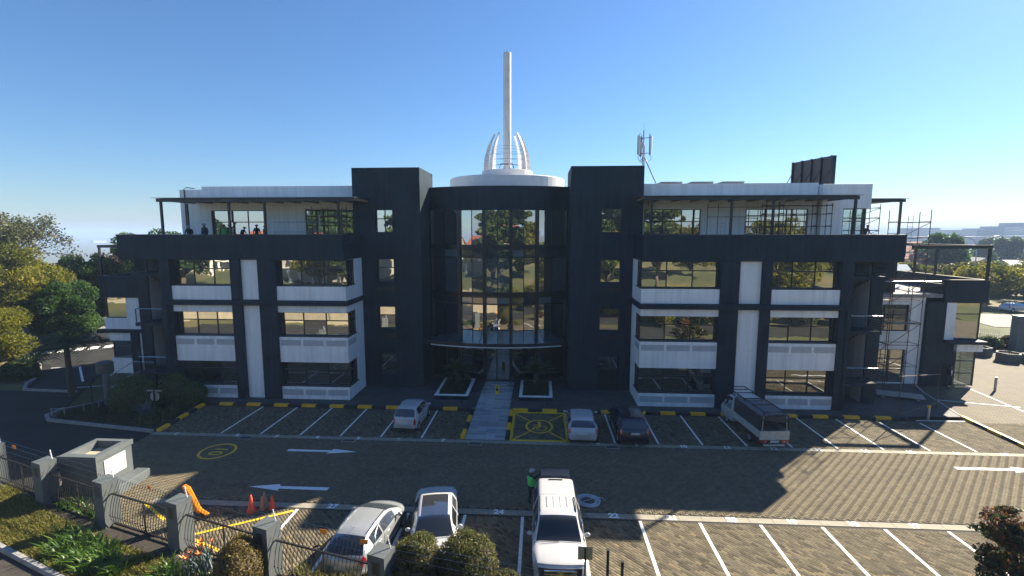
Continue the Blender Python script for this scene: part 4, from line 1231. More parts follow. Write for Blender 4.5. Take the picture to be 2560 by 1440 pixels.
def topiary(name, label, loc, r, leaf, nl, size, seed, group=None, sq=(1, 1, 1), cat='shrub'):
    t = thing(name, label, cat, loc, seed * 1.3, group)
    g = np.random.default_rng(seed)
    n = nl
    d = g.normal(size=(n, 3)); d /= np.linalg.norm(d, axis=1)[:, None]
    d[:, 2] = np.where(d[:, 2] < -.8, -d[:, 2], d[:, 2])
    lump = 1 + .04 * np.sin(5 * d[:, 0] + 3 * d[:, 2] + seed) + .035 * np.sin(7 * d[:, 1] + 2 * seed) + .025 * np.sin(13 * d[:, 2] + 9 * d[:, 0])
    P = d * (r * lump * np.where(g.random(n) < .06, g.uniform(1.0, 1.09, n), g.uniform(.86, 1.03, n)))[:, None] * np.array(sq) + (0, 0, r * sq[2] * .95)
    nrm = d + .8 * g.normal(size=(n, 3)); nrm /= np.linalg.norm(nrm, axis=1)[:, None]
    tt = np.cross(nrm, g.normal(size=(n, 3))); tt /= np.linalg.norm(tt, axis=1)[:, None]; bt = np.cross(nrm, tt)
    s = size * g.uniform(.6, 1.3, n)
    a = tt * (s * .8)[:, None]; b_ = bt * (s * .45)[:, None]
    V = np.stack([P - a, P - b_, P + a, P + b_], 1).reshape(-1, 3)
    T = np.clip(g.normal(.5, .22, n), 0, 1)
    inst('foliage', np_mesh('foliage', V, np.arange(4 * n).reshape(-1, 4), LM[leaf], np.repeat(T, 4)), t)
    MB().ball((0, 0, r * sq[2] * .95), r * .86, 14, 9, sq=sq).cyl((0, 0, -.05), (0, 0, r * .5), .06).build('branches', M['bark'], t, smooth=True)
    return t

def blades(area, n, h, w, leaf, seed, bend=.5, name='grass', z=0.0, dens=None):
    """grass blades over an (x,y) sampler"""
    g = np.random.default_rng(seed)
    P = area(g, n); n = len(P)
    a = g.uniform(0, 2 * math.pi, n); hh = h * g.uniform(.5, 1.3, n)
    dv = np.stack([np.cos(a), np.sin(a), np.zeros(n)], 1); sv = np.stack([-np.sin(a), np.cos(a), np.zeros(n)], 1)
    b0 = np.concatenate([P, np.full((n, 1), z)], 1) if P.shape[1] == 2 else P
    m_ = b0 + dv * (bend * hh * .35)[:, None] + np.array([0, 0, 1]) * (hh * .65)[:, None]
    t_ = b0 + dv * (bend * hh)[:, None] + np.array([0, 0, 1]) * (hh * g.uniform(.75, 1, n))[:, None]
    s = sv * w * .5
    V = np.stack([b0 - s, b0 + s, m_ + s * .8, m_ - s * .8, t_], 1).reshape(-1, 3)
    i = np.arange(n)[:, None] * 5
    F = np.concatenate([i + np.array([[0, 1, 2]]), i + np.array([[0, 2, 3]]), i + np.array([[3, 2, 4]])], 0)
    T = np.repeat(np.clip(g.normal(.5, .22, n), 0, 1), 5)
    return np_mesh(name, V, F, LM[leaf], T)

def strap_plant(name, label, loc, seed, n=26, h=.6, leaf='strap', group=None, w=.05, bend=.8, cat='plant', r=.12):
    t = thing(name, label, cat, loc, seed * .7, group)
    me = blades(lambda g, k: g.normal(0, r, (k, 2)), n, h, w, leaf, seed, bend, 'leaves')
    inst('leaves', me, t)
    return t

# ---- near left verge: winter lawn, strap-leaved clumps, bird of paradise, clipped balls
vergepoly = [(-34, 20.3), (-26, 21.0), (-22.2, 19.0), (-18.1, 17.4), (-13.9, 16.0), (-9.6, 14.6), (-5.1, 13.2), (6, 12.9), (20, 12.9), (20, 11), (6, 10), (-8, 11.7), (-16.8, 15.0), (-22.4, 17.05)]
sheet('verge', vergepoly, -0.02, mat('verge_soil_grass', (0.07, 0.068, 0.02), 0.95, var=0.35, scale=2.5, bump=.5))
def in_poly(P, poly):
    x, y = P[:, 0], P[:, 1]; ins = np.zeros(len(P), bool); n = len(poly)
    for i in range(n):
        x0, y0 = poly[i]; x1, y1 = poly[(i + 1) % n]
        c = ((y0 > y) != (y1 > y)) & (x < (x1 - x0) * (y - y0) / (y1 - y0 + 1e-9) + x0)
        ins ^= c
    return ins
def verge_sampler(g, n):
    P = np.stack([g.uniform(-26, 4, n * 5), g.uniform(11, 21, n * 5)], 1)
    return P[in_poly(P, vergepoly)][:n]
tag(inst('grass', blades(verge_sampler, 52000, .17, .022, 'grass', 3, .9)), 'tufted yellow green winter lawn along the fence', 'grass', kind='stuff')
g = np.random.default_rng(21)
k = 0
desc = ['wide', 'low', 'tall', 'dense', 'loose', 'young']
def clump_field(pts, seed, n=34, h=.55, w=.06, leaf='strap', bend=.8, r=.13):
    return blades(lambda g, k: np.concatenate([np.asarray(p) + g.normal(0, r, (n, 2)) for p in pts]), 0, h, w, leaf, seed, bend, 'strap_leaves')
pts = [(x, 17.0 - (x + 18.1) * .34 - g.uniform(0.1, 1.3)) for x in g.uniform(-19.2, -15.2, 36)]
tag(inst('agapanthus_bed', clump_field(pts, 30)), 'mass of green strap leaves in the lawn below the second pillar', 'plants', kind='stuff')
pts = [(x, 15.75 - (x + 13.9) * .34 - g.uniform(0.0, 0.9)) for x in g.uniform(-13.6, -10.6, 18)]
tag(inst('agapanthus_bed', clump_field(pts, 90, h=.5)), 'mass of green strap leaves beside the orange bird of paradise', 'plants', kind='stuff')
pts = [(-22.5 + i * .42, 19.6 - .35 * (-22.5 + i * .42 + 22.2) + g.normal(0, .2)) for i in range(10)]
tag(inst('agapanthus_bed', clump_field(pts, 130, 24, .5, .05)), 'shaded strap leaves between kiosk and fence', 'plants', kind='stuff')
# bird of paradise
M['petal'] = mat('orange_petal', (0.8, 0.22, 0.03), .5, var=.2, scale=10)
bop = strap_plant('bird_of_paradise', 'bird of paradise plant with orange flowers in front of the third pillar', (-12.15, 15.35, 0), 7, 60, 1.0, 'agave', None, .06, .45, r=.35)
for i, (dx, dy, hh) in enumerate(((-.35, -.1, 1.1), (.15, .1, 1.25), (.45, -.2, 1.0), (-.1, -.35, .85), (.5, .25, 1.15), (-.5, .2, .95), (.1, -.5, .8))):
    st_ = MB().tube([(dx * .4, dy * .4, 0), (dx * .8, dy * .8, hh * .6), (dx, dy, hh)], .014, 5).build('flower_stem', LM['strap'], bop)
    fl = MB()
    for q in range(5):
        a = q * 1.25 + i
        fl.add([(dx, dy, hh - .03), (dx + .04 * math.cos(a + 1), dy + .04 * math.sin(a + 1), hh + .08), (dx + .16 * math.cos(a), dy + .16 * math.sin(a), hh + .2), (dx + .04 * math.cos(a - 1), dy + .04 * math.sin(a - 1), hh + .08)], [(0, 1, 2, 3)])
    fl.build('flower', M['petal'], st_)
topiary('clipped_bush', 'browning clipped bush at the foot of the fourth fence pillar', (-10.35, 14.85, 0), .95, 'topiary_brown', 9000, .05, 4, sq=(1.25, .8, .95))
topiary('clipped_ball', 'round clipped bush right of the last fence pillar', (-4.1, 14.95, 0.1), .92, 'topiary', 12000, .05, 1, sq=(.95, .95, 1.15))
topiary('clipped_ball', 'largest round clipped bush before the white sedan', (-2.35, 14.9, 0.1), 1.0, 'topiary', 12000, .05, 2, sq=(1.05, 1.0, 1.12))
topiary('clipped_ball', 'smallest round clipped bush right of the largest one', (-1.05, 14.5, 0.1), .6, 'topiary', 6000, .045, 3, sq=(1, 1, 1.0))
def tuft_sampler(g, n):
    x = g.uniform(-8.5, 3.6, n); return np.stack([x, np.where(x < -5, 14.2 - .3 * (x + 5.1), 14.1) + g.normal(0, .14, n)], 1)
tag(inst('tuft_grass', blades(tuft_sampler, 5200, .75, .02, 'tuft', 8, .45)), 'tall yellow grass tufts along the near edge of the lot', 'grass', kind='stuff')
# red-leaved shrub, near right corner
t = thing('red_leaf_shrub', 'glossy red and green shrub in the near right corner', 'shrub', (16.35, 15.7, 0))
c, rad = crown_clumps(5, 1.5, 1.3, 1.5, 1.6, 30, .5)
V, F, T = leaves(11000, c, rad, .085, 1.9, 5, .2, .3)
V2, F2, T2 = leaves(500, np.array([(-1.7 + .2 * q, -.3 + .4 * (q % 3), 1.5 + .45 * q) for q in range(5)]), np.array([[.45, .12, .12]] * 5), .08, 1.8, 6)
inst('foliage', np_mesh('foliage', np.vstack([V, V2]), np.vstack([F, F2 + len(V)]), LM['red'], np.concatenate([T, T2])), t)
mb = MB()
for q in range(9):
    e_ = c[q * 2]; mb.tube([(0, 0, -.05), e_ * .5 + np.array([0, 0, .1]), e_], [.05, .03, .012], 5)
mb.build('branches', M['bark'], t)

# ---- planter palms (cycads) at the entrance
palm('cycad', 'dark cycad in the left white rimmed planter', (-6.45, 36.7, .45), .75, 41, 46, 1.95, .4, None, .2, 'cycad', .3, .9, .024, 'cycad')
palm('cycad', 'cycad with upright fronds in the right white rimmed planter', (-.25, 36.7, .45), .75, 42, 48, 2.05, .34, None, .2, 'cycad', .32, 1.0, .024, 'cycad')
def planter_cover(x0, x1, y0, y1, seed):
    return blades(lambda g, n: np.stack([g.uniform(x0, x1, n), g.uniform(y0, y1, n)], 1), 2600, .3, .03, 'palm', seed, .6, z=.42)

# ---- left garden bed by the stairs
sheet('garden_bed', [(-24.25, 32), (-24.0, 27.55), (-29.2, 28.35), (-32.4, 28.85), (-33.2, 29.6), (-33.3, 30.9), (-31.5, 33.5), (-27.9, 33.5), (-27.9, 33.2), (-24.3, 33.2)], 0.06, M['soil'])
topiary('clipped_ball', 'largest dark clipped bush left of the no entry sign', (-28.0, 30.5, .05), 1.3, 'topiary_dark', 7000, .07, 11, sq=(1.1, 1, .95))
topiary('clipped_ball', 'dark clipped bush between the other two by the stairs', (-26.3, 32.1, .05), 1.0, 'topiary_dark', 4500, .07, 12, sq=(1.05, 1, 1.1))
topiary('clipped_ball', 'small dark clipped bush against the white louvred panel', (-24.95, 32.2, .05), .82, 'topiary_dark', 3800, .07, 13, sq=(1.05, 1, .95))
bedpoly = [(-24.4, 31.8), (-24.2, 27.8), (-29.2, 28.5), (-32.2, 29.0), (-32.8, 30), (-31.5, 33.3), (-28, 33.2)]
def bed_s(g, n):
    P = np.stack([g.uniform(-33, -24, n * 3), g.uniform(27.5, 33.5, n * 3)], 1); return P[in_poly(P, bedpoly)][:n]
tag(inst('ground_cover', blades(bed_s, 9000, .17, .04, 'palm', 13, .7, z=.06)), 'dark leafy ground cover in the bed by the stairs', 'ground cover', kind='stuff')
strap_plant('agave', 'blue grey agave in front of the largest dark clipped bush', (-26.1, 29.2, .06), 17, 60, 1.0, 'agave', None, .1, .7, r=.12)
pts = [(-24.6 - g.uniform(0, 1.2), 28.3 + i * .25) for i in range(16)]
tag(inst('bed_shrubs', clump_field(pts, 200, 40, .5, .07, 'mid', .8, .2)), 'low leafy shrubs along the yellow and black kerb of the bed', 'plants', kind='stuff')

# ---- left trees
palm('palm_tree', 'tall palm with drooping dark crown beside the left road', (-35.6, 33.4, -.05), 4.0, 51, 70, 3.0, .62, None, .2, 'palm', .62, .75, .035)
GL = 'trees along the left road'
tY = make_tree('yellow_tree', 'big yellow green feathery tree at the left edge', (-55.5, 46, -.1), 61, 6.8, 5.6, 6.6, 42000, 'yellow', .17, 'bark', .35, 80, 1.5, 14)
make_tree('yellow_tree', 'smaller yellow green tree low at the left edge over the island', (-49.5, 39.5, -.1), 62, 3.6, 2.9, 3.0, 14000, 'yellow', .14, 'bark', .2, 30, 1.2, 10)
bare_tree('olive_tree', 'half bare olive tree rising above the yellow one', (-67, 55, -.1), 71, 15.0, .38, 6, 'olive', 16000, .42, lsize=.2)
bare_tree('bare_tree', 'bare brown crowned tree in front of the far valley', (-60, 66, -2), 72, 12.5, .45, 6, 'brown', 9000, .32, lsize=.2)
tG = make_tree('dark_tree', 'dense dark green tree left of the terrace band', (-51.5, 62, -.1), 63, 6.6, 6.4, 7.3, 38000, 'green', .24, 'bark', .4, 80, 1.5)
tree_copy(tG, 'dark_tree', 'dark green tree behind the palm crown', (-57, 57.5, -.3), .78, 2.1)
tree_copy(tG, 'dark_tree', 'low dark green tree between palm and yellow tree', (-50.5, 47.5, -.5), .62, 4.0)
tree_copy(tG, 'dark_tree', 'dark green tree farthest back behind the left wing pergola', (-44, 76, -.5), .95, 1.0)
tree_copy(tG, 'dark_tree', 'dark green tree beside the bare crowned one', (-61, 60, -1), .72, 3.1)
make_tree('ochre_tree', 'ochre leaved slim tree before the dark green one', (-49.5, 58.5, -.1), 64, 3.6, 2.6, 6.6, 5000, 'olive', .28, 'palebark', .14, 24, 1.2, 10)
make_tree('ochre_tree', 'small orange tinged tree beside the left wing window', (-44.6, 58, -.1), 65, 2.4, 2.0, 3.4, 2600, 'topiary_brown', .26, 'palebark', .1, 18, .9, 8)
make_tree('flat_tree', 'flat topped tree showing above the left terrace band', (-40, 92, -.5), 66, 6.5, 2.0, 13.2, 4200, 'mid', .5, 'bark', .3, 26, 2.0, flat=.3)
# island planting
palm('cycad', 'broad cycad on the left island kerb', (-45.0, 39.3, 0), .5, 55, 40, 1.7, .35, None, .3, 'cycad', .26, .8, .025, 'cycad')
for i, (x, y, s) in enumerate(((-43.6, 37.2, 1.0), (-45.2, 37.0, 1.1), (-47, 36.6, 1.2), (-46.8, 39.3, 1.0), (-48.5, 41.2, 1.1), (-49.5, 37.5, 1.3))):
    topiary('island_shrub', ['rounded shrub on the tip of the left island', 'low green shrub second from the island tip', 'wide shrub beneath the small yellow tree', 'shrub left of the broad cycad', 'far shrub by the zebra crossing kerb', 'leftmost shrub on the left island'][i], (x, y, -.1), .75 * s, 'mid', 2200, .12, 300 + i, 'shrubs on the left island', sq=(1.3, 1.1, .7))
# low stone bank behind the parked white car
topiary('hedge', 'dark hedge behind the white car on the left road', (-46.8, 62.5, -.1), 1.6, 'topiary_dark', 3500, .2, 320, sq=(3.4, .9, .9), cat='hedge')

# ---- right side: hedge of yellow green bushes, trees beyond the road
GR = 'bushes beyond the right wing'
bR = make_tree('bush', 'yellow green bush left end of the row seen past the wing', (63, 100, -.1), 81, 4.4, 3.3, 3.1, 6000, 'bush', .38, 'bark', .16, 22, 1.6, 7, GR)
names = ['second', 'third', 'fourth', 'fifth', 'sixth', 'seventh', 'eighth', 'ninth', 'tenth', 'eleventh', 'twelfth']
g = np.random.default_rng(77)
for i in range(11):
    tree_copy(bR, 'bush', f'yellow green bush, {names[i]} from the left in the row past the wing', (66.5 + i * 2.6 + g.normal(0, .5), 99 + g.normal(0, 4.5), -.2), g.uniform(.85, 1.25), g.uniform(0, 6), GR)
tR = make_tree('road_tree', 'yellow green spreading tree beyond the far road', (77.5, 87, -.1), 82, 5.6, 3.0, 4.4, 7500, 'yellow', .26, 'bark', .2, 28, 1.6, 10)
tree_copy(tR, 'road_tree', 'yellow green tree cut by the right edge', (89.5, 92, -.1), 1.0, 2.0)
tD = make_tree('tall_tree', 'dark rounded tree behind the double armed street lamp', (118, 148, -.5), 83, 7, 6.5, 7.0, 4500, 'green', .75, 'bark', .4, 26, 2.8)
g = np.random.default_rng(99)
far = [(95, 230, 1.1), (140, 240, 1.3), (175, 225, 1.2), (205, 235, 1.0), (230, 250, 1.4), (160, 270, 1.3), (120, 280, 1.0), (190, 290, 1.5), (250, 285, 1.3), (215, 200, 1.0), (150, 195, .8), (270, 255, 1.2), (180, 180, .8), (240, 215, 1.0)]
fd = ['behind the white house', 'right of the white house roof', 'on the far slope under the tall office block', 'at the right edge of the far slope', 'below the stepped office block', 'in the middle of the far slope', 'above the red roof', 'highest on the far slope', 'last on the right horizon', 'nearest on the right slope', 'behind the pergola beam', 'on the right skyline below the blocks', 'beside the street lamp mast', 'lower right of the far slope']
for i, (x, y, s) in enumerate(far):
    tree_copy(tD, 'far_tree', f'hazy dark tree {fd[i]}', (x, y, -4), s * .8, g.uniform(0, 6), 'hazy trees on the far slope')
for i, (x, y) in enumerate(((46.5, 55.0), (48.0, 53.2), (50.6, 53.6), (44.5, 57.5), (53, 51.5))):
    topiary('bed_bush', ['purple green bush against the right fence', 'rounded bush second along the right fence', 'bush left of the grey gate pillar', 'leftmost bush along the right fence', 'bush right of the grey gate pillar'][i], (x, y, -.1), .9, 'mid' if i % 2 else 'red', 2500, .13, 400 + i, 'bushes along the right fence', sq=(1.3, 1.1, .8))

# ---- what the windows mirror: the gardens behind the camera
GB = 'garden trees across the street'
cM = make_tree('conifer', 'tall layered conifer across the street, leftmost', (-16, -22, 1), 91, 4.6, 8.5, 9.5, 9000, 'mid', .45, 'bark', .35, 46, 1.7, 12, GB, flat=.35)
for i, (x, y, s) in enumerate(((-9, -12, .8), (-4, -20, 1.0), (1.5, -11, .75), (7, -24, 1.1), (12, -14, .85), (-28, -26, 1.1), (24, -30, 1.2), (-36, -20, .9), (-22, -14, .8), (18, -40, 1.2))):
    tree_copy(cM, 'conifer', f'tall layered conifer across the street, {names[i]} from the left', (x, y, ground_h(np.array(x), np.array(y)).item()), s, i * 1.7, GB)
gM = make_tree('garden_tree', 'spreading sunlit garden tree across the street, first', (40, -14, 0.8), 92, 6.5, 4.6, 5.6, 8000, 'yellow', .36, 'bark', .3, 34, 2.0, 12, GB)
for i, (x, y, s) in enumerate(((58, -22, 1.2), (52, -6, .8), (-46, -30, 1.0), (-70, -22, 1.1), (76, -12, 1.2), (33, -42, 1.3), (-20, -55, 1.3), (10, -60, 1.4), (60, -55, 1.4), (-60, -60, 1.4), (90, -40, 1.5))):
    tree_copy(gM if i % 3 else tG, 'garden_tree', f'garden tree across the street, {names[i]}', (x, y, ground_h(np.array(x), np.array(y)).item()), s, i * 2.3, GB)
for i in range(12):
    x = -8 + i * 6.2
    topiary('street_hedge', f'sunlit hedge section across the street, {(["first"] + names)[i]} from the left', (x, 1.2 + .9 * (i % 2), 0), 2.1, 'mid' if i % 2 else 'yellow', 2600, .22, 500 + i, 'hedge across the street', sq=(1.5, 1.0, .95), cat='hedge')
# ================================================================== VEHICLES
def car_paint(name, c, metal=0.0, rough=.25):
    m, nt, b = new_mat(name)
    b.inputs['Base Color'].default_value = (*c, 1); b.inputs['Metallic'].default_value = metal; b.inputs['Roughness'].default_value = rough
    b.inputs['Coat Weight'].default_value = .8; b.inputs['Coat Roughness'].default_value = .04
    N, L = nt.nodes, nt.links
    tc = N.new('ShaderNodeTexCoord'); nz = N.new('ShaderNodeTexNoise'); nz.inputs['Scale'].default_value = 2.5; nz.inputs['Detail'].default_value = 5
    L.new(tc.outputs['Object'], nz.inputs['Vector'])
    rp = N.new('ShaderNodeValToRGB'); rp.color_ramp.elements[0].color = (*[q * .9 for q in c], 1); rp.color_ramp.elements[1].color = (*[min(1, q * 1.05) for q in c], 1)
    L.new(nz.outputs['Fac'], rp.inputs['Fac']); L.new(rp.outputs['Color'], b.inputs['Base Color'])
    return m
M['car_white'] = car_paint('white_car_paint', (0.5, 0.5, 0.5))
M['car_silver'] = car_paint('silver_car_paint', (0.36, 0.38, 0.39), .35, .3)
M['car_navy'] = car_paint('navy_car_paint', (0.008, 0.01, 0.028))
M['carglass'] = glass_mat('car_glass', refl=(.8, .9, 1), k=.05, dark=(.006, .009, .012), wav=0)
M['roofglass'] = glass_mat('dark_roof_glass', refl=(.5, .58, .66), k=.03, dark=(.004, .005, .007), wav=0)
def lamp_mat(name, c, em=0):
    m, nt, b = new_mat(name); b.inputs['Base Color'].default_value = (*c, 1); b.inputs['Roughness'].default_value = .12
    b.inputs['Coat Weight'].default_value = 1.0
    return m
M['tail'] = lamp_mat('red_tail_lamp', (0.42, 0.012, 0.015))
M['head'] = lamp_mat('clear_headlamp', (0.32, 0.34, 0.36))
M['amber'] = lamp_mat('amber_lamp', (0.7, 0.2, 0.01))
M['plate'] = mat('number_plate', (0.6, 0.6, 0.58), .5, var=.1, scale=20)
M['chrome'] = mat('chrome', (.7, .7, .72), .12, metal=1, var=0)

def wheel_meshes(r, w, key={}):
    k = (r, w)
    if k not in key:
        prof = [(r * .62, -w / 2), (r * .93, -w / 2), (r, -w / 2 + .03), (r, w / 2 - .03), (r * .93, w / 2), (r * .62, w / 2)]
        ty = MB().lathe(prof, n=24).mesh('tyre', M['rubber'], True)
        rm = MB().lathe([(r * .63, w / 2 - .005), (r * .58, w / 2 - .02), (r * .55, w / 2 - .06), (.06, w / 2 - .05)], n=20)
        for q in range(5):
            a = q * 2 * math.pi / 5
            rm.obox((math.cos(a) * r * .33, math.sin(a) * r * .33, w / 2 - .03), (r * .56, .06, .03), rz=a)
        rm.cyl((0, 0, w / 2 - .06), (0, 0, w / 2 - .01), .05, n=10)
        key[k] = (ty, rm.mesh('rim', M['alloy']))
    return key[k]

def smooth_interp(x, xs, ys):
    """monotone cubic through the key points"""
    xs = np.asarray(xs, float); ys = np.asarray(ys, float); n = len(xs)
    d = np.diff(ys) / np.diff(xs); m = np.zeros(n); m[0] = d[0]; m[-1] = d[-1]
    for i in range(1, n - 1): m[i] = 0 if d[i - 1] * d[i] <= 0 else 2 * d[i - 1] * d[i] / (d[i - 1] + d[i])
    k = np.clip(np.searchsorted(xs, x) - 1, 0, n - 2); h = xs[k + 1] - xs[k]; t = np.clip((x - xs[k]) / h, 0, 1)
    return (1 + 2 * t) * (1 - t) ** 2 * ys[k] + t * (1 - t) ** 2 * h * m[k] + t * t * (3 - 2 * t) * ys[k + 1] + t * t * (t - 1) * h * m[k + 1]

def car(name, label, cat, loc, rz, paint, sp, group=None):
    """sp: length along +y is forward.  top = roofline keys (y,z); belt = (y,z); plan = (y, half width); rooff = cabin half-width factor"""
    t = thing(name, label, cat, loc, rz, group)
    Lh = sp['L'] / 2; keys = sorted(set(list(sp['ws']) + list(sp['rw']) + [q for w_ in sp['side'] for q in w_] + [p[0] for p in sp['top']] + [q for q in sp.get('sun', ())]))
    ys = set(keys)
    for a, b_ in zip(keys[:-1], keys[1:]):
        n = max(1, int((b_ - a) / .07))
        for k in range(1, n): ys.add(a + (b_ - a) * k / n)
    ys = np.array(sorted(ys))
    zt = smooth_interp(ys, *zip(*sp['top'])); zb = np.minimum(smooth_interp(ys, *zip(*sp['belt'])), zt - .05)
    wm = smooth_interp(ys, *zip(*sp['plan']))
    cab = smooth_interp(ys, [sp['rw'][0] - .02, sp['rw'][1] + .05, sp['ws'][0] - .05, sp['ws'][1] + .02], [0, 1, 1, 0])   # 0 outside the cabin
    cab = np.where((ys < sp['rw'][0] - .02) | (ys > sp['ws'][1] + .02), 0, cab)
    wt = wm * (.93 - (.93 - sp['rooff']) * cab); wb = wm * (.985)
    zl = np.full(len(ys), sp.get('sill', .24))
    rw_ = sp['wheel'][0]; ra = rw_ * 1.16
    for wy in sp['axles']:
        dy = np.abs(ys - wy); q = dy < ra
        zl[q] = np.maximum(zl[q], rw_ + np.sqrt(ra ** 2 - dy[q] ** 2) * .98)
    ed = np.minimum(1, np.minimum(ys + Lh, Lh - ys) / .5)
    zl += .16 * (1 - np.clip(ed, 0, 1)) ** 2
    cols_ = []
    def P(x, z): cols_.append((x, z))
    crown = sp.get('crown', .035)
    P(0 * wt, zt); P(.45 * wt, zt - crown * .2); P(.8 * wt, zt - crown * .65); P(.93 * wt, zt - crown * 1.1); P(wt, zt - crown * 2.0 - .015)
    zr = zt - crown * 2.0 - .015; zb = np.minimum(zb, zr - .02)
    P(wt + (wb - wt) * .1, zr + (zb - zr) * .1); P(wt + (wb - wt) * .92, zr + (zb - zr) * .92); P(wb, zb)
    zm = np.maximum(zb - .1, zl + .02)
    P(wm, np.minimum(zm, zb - .005)); mid = np.maximum((zm + .36) * .5, zl + .015)
    P(wm * 1.0, np.minimum(mid, zm)); P(wm * .985, np.maximum(np.minimum(.36, mid), zl + .005)); P(wm * .95, zl)
    n, m = len(ys), len(cols_)
    X = np.stack([c[0] for c in cols_], 1); Z = np.stack([c[1] for c in cols_], 1)
    # plan rounding at both ends
    rear = np.clip(1 - (ys + Lh) / 1.0, 0, 1)[:, None]; frn = np.clip(1 - (Lh - ys) / 1.1, 0, 1)[:, None]
    xn = X / wm.max()
    Yv = ys[:, None] + sp.get('rround', .14) * rear * xn ** 2.2 - sp.get('fround', .26) * frn * xn ** 2.2
    full = lambda s: np.stack([s * X, Yv, Z], 2)
    RV, LV = full(1).reshape(-1, 3), full(-1).reshape(-1, 3)
    groups = {}
    yc = (ys[:-1] + ys[1:]) / 2
    for i in range(n - 1):
        for j in range(m - 1):
            g_ = 'body'
            y = yc[i]
            if sp['ws'][0] < y < sp['ws'][1] and j < 3: g_ = 'windscreen'
            elif sp['rw'][0] < y < sp['rw'][1] and j < 3: g_ = 'rear_window'
            elif 'sun' in sp and sp['sun'][0] < y < sp['sun'][1] and j < 2: g_ = 'sunroof'
            elif j == 5:
                for q, (a, b_) in enumerate(sp['side']):
                    if a < y < b_: g_ = f'side_window{q}'
            if g_ == 'body':
                for key, (a, b_, j0, j1) in sp.get('zones', {}).items():
                    if a < y < b_ and j0 <= j < j1: g_ = key
            for s, off in ((1, 0), (-1, n * m)):
                q = (i * m + j, i * m + j + 1, (i + 1) * m + j + 1, (i + 1) * m + j)
                q = tuple(z_ + off for z_ in q)
                if s > 0: q = q[::-1]
                nm = g_ if g_ in ('body', 'windscreen', 'rear_window', 'sunroof', 'grille', 'bumper') else g_ + ('r' if s > 0 else 'l')
                groups.setdefault(nm, []).append(q)
    AV = np.vstack([RV, LV])
    # ends
    for i in (0, n - 1):
        for j in range(m - 1):
            q = (i * m + j, i * m + j + 1, n * m + i * m + j + 1, n * m + i * m + j)
            groups['body'].append(q if i == 0 else q[::-1])
    mats_ = {'windscreen': M['carglass'], 'rear_window': M['carglass'], 'sunroof': M['roofglass'], 'grille': M['black'], 'bumper': M['black'], 'taillight': M['tail'], 'headlight': M['head'], 'side_window': M['carglass'], 'wing': M['black'], 'panel': M['black']}
    body = None
    for nm in ['body'] + [k for k in groups if k != 'body']:
        F = groups[nm]; base = nm.rstrip('lr') if nm not in ('body', 'windscreen', 'rear_window', 'sunroof', 'grille', 'bumper') else nm
        base = base.rstrip('0123456789')
        idx = sorted(set(q for f_ in F for q in f_)); mp = {q: k for k, q in enumerate(idx)}
        me = bpy.data.meshes.new(base); me.from_pydata(AV[idx].tolist(), [], [tuple(mp[q] for q in f_) for f_ in F])
        me.materials.append(paint if base == 'body' else mats_[base])
        me.polygons.foreach_set('use_smooth', [True] * len(F)); me.validate(); me.update()
        o = inst(base, me, t)
        if base == 'body': body = o
    W2 = wm.max()
    MB().box(-W2 + .2, W2 - .2, -Lh + .25, Lh - .3, .2, .62).build('chassis', M['black'], t)
    ty, rm = wheel_meshes(*sp['wheel'])
    for wy in sp['axles']:
        for s in (-1, 1):
            o = inst('wheel', ty, t, (s * (W2 - sp['wheel'][1] / 2 - .015), wy, rw_), (0, s * math.pi / 2, 0)); inst('rim', rm, o)
    # mirrors
    if 'mirror' in sp:
        my, mz = sp['mirror']
        for s in (-1, 1):
            MB().ball((s * (W2 + .1), my, mz), .11, 10, 6, sq=(1.0, .6, .75)).cyl((s * (W2 - .05), my, mz - .04), (s * (W2 + .08), my, mz - .03), .03).build('mirror', sp.get('mirror_mat', paint), t, smooth=True)
    for (x, y, z, w, h, mt, nm) in sp.get('plates', []):
        MB().box(x - w / 2, x + w / 2, y - .012, y + .012, z - h / 2, z + h / 2).build(nm, mt, t)
    for s in (-1, 1):
        for hy in sp.get('handles', []):
            zz = float(np.interp(hy, ys, zb)) - .12
            MB().box(s * (W2 - .01), s * (W2 + .025), hy - .09, hy + .09, zz - .015, zz + .015).build('door_handle', paint, t)
    # shut lines round the doors, tailgate and bonnet
    def seam(y, j0, j1):
        i = int(np.argmin(np.abs(ys - y)))
        for s in ((-1, 1) if j0 > 0 else (1,)):
            pts_ = [(s * (X[i, j] + .004), Yv[i, j], Z[i, j] + (.004 if j < 4 else 0)) for j in range(j0, j1 + 1)]
            if j0 == 0: pts_ = [(-p[0], p[1], p[2]) for p in pts_[:0:-1]] + pts_
            MB().tube(pts_, .007, 4).build('shut_line', M['black'], t)
    for a_, b_ in sp['side']:
        seam(a_ - .03, 6, 10)
    seam(sp['side'][-1][1] + .12, 7, 10); seam(sp['ws'][1] + .06, 0, 4); seam(-Lh + .045, 0, 4); seam(Lh - .3, 0, 4)
    if 'wiper' in sp:
        y, z, w = sp['wiper']; MB().cyl((0, y, z), (w, y + .02, z + .02), .01, n=5).build('wiper', M['black'], t)
    return t

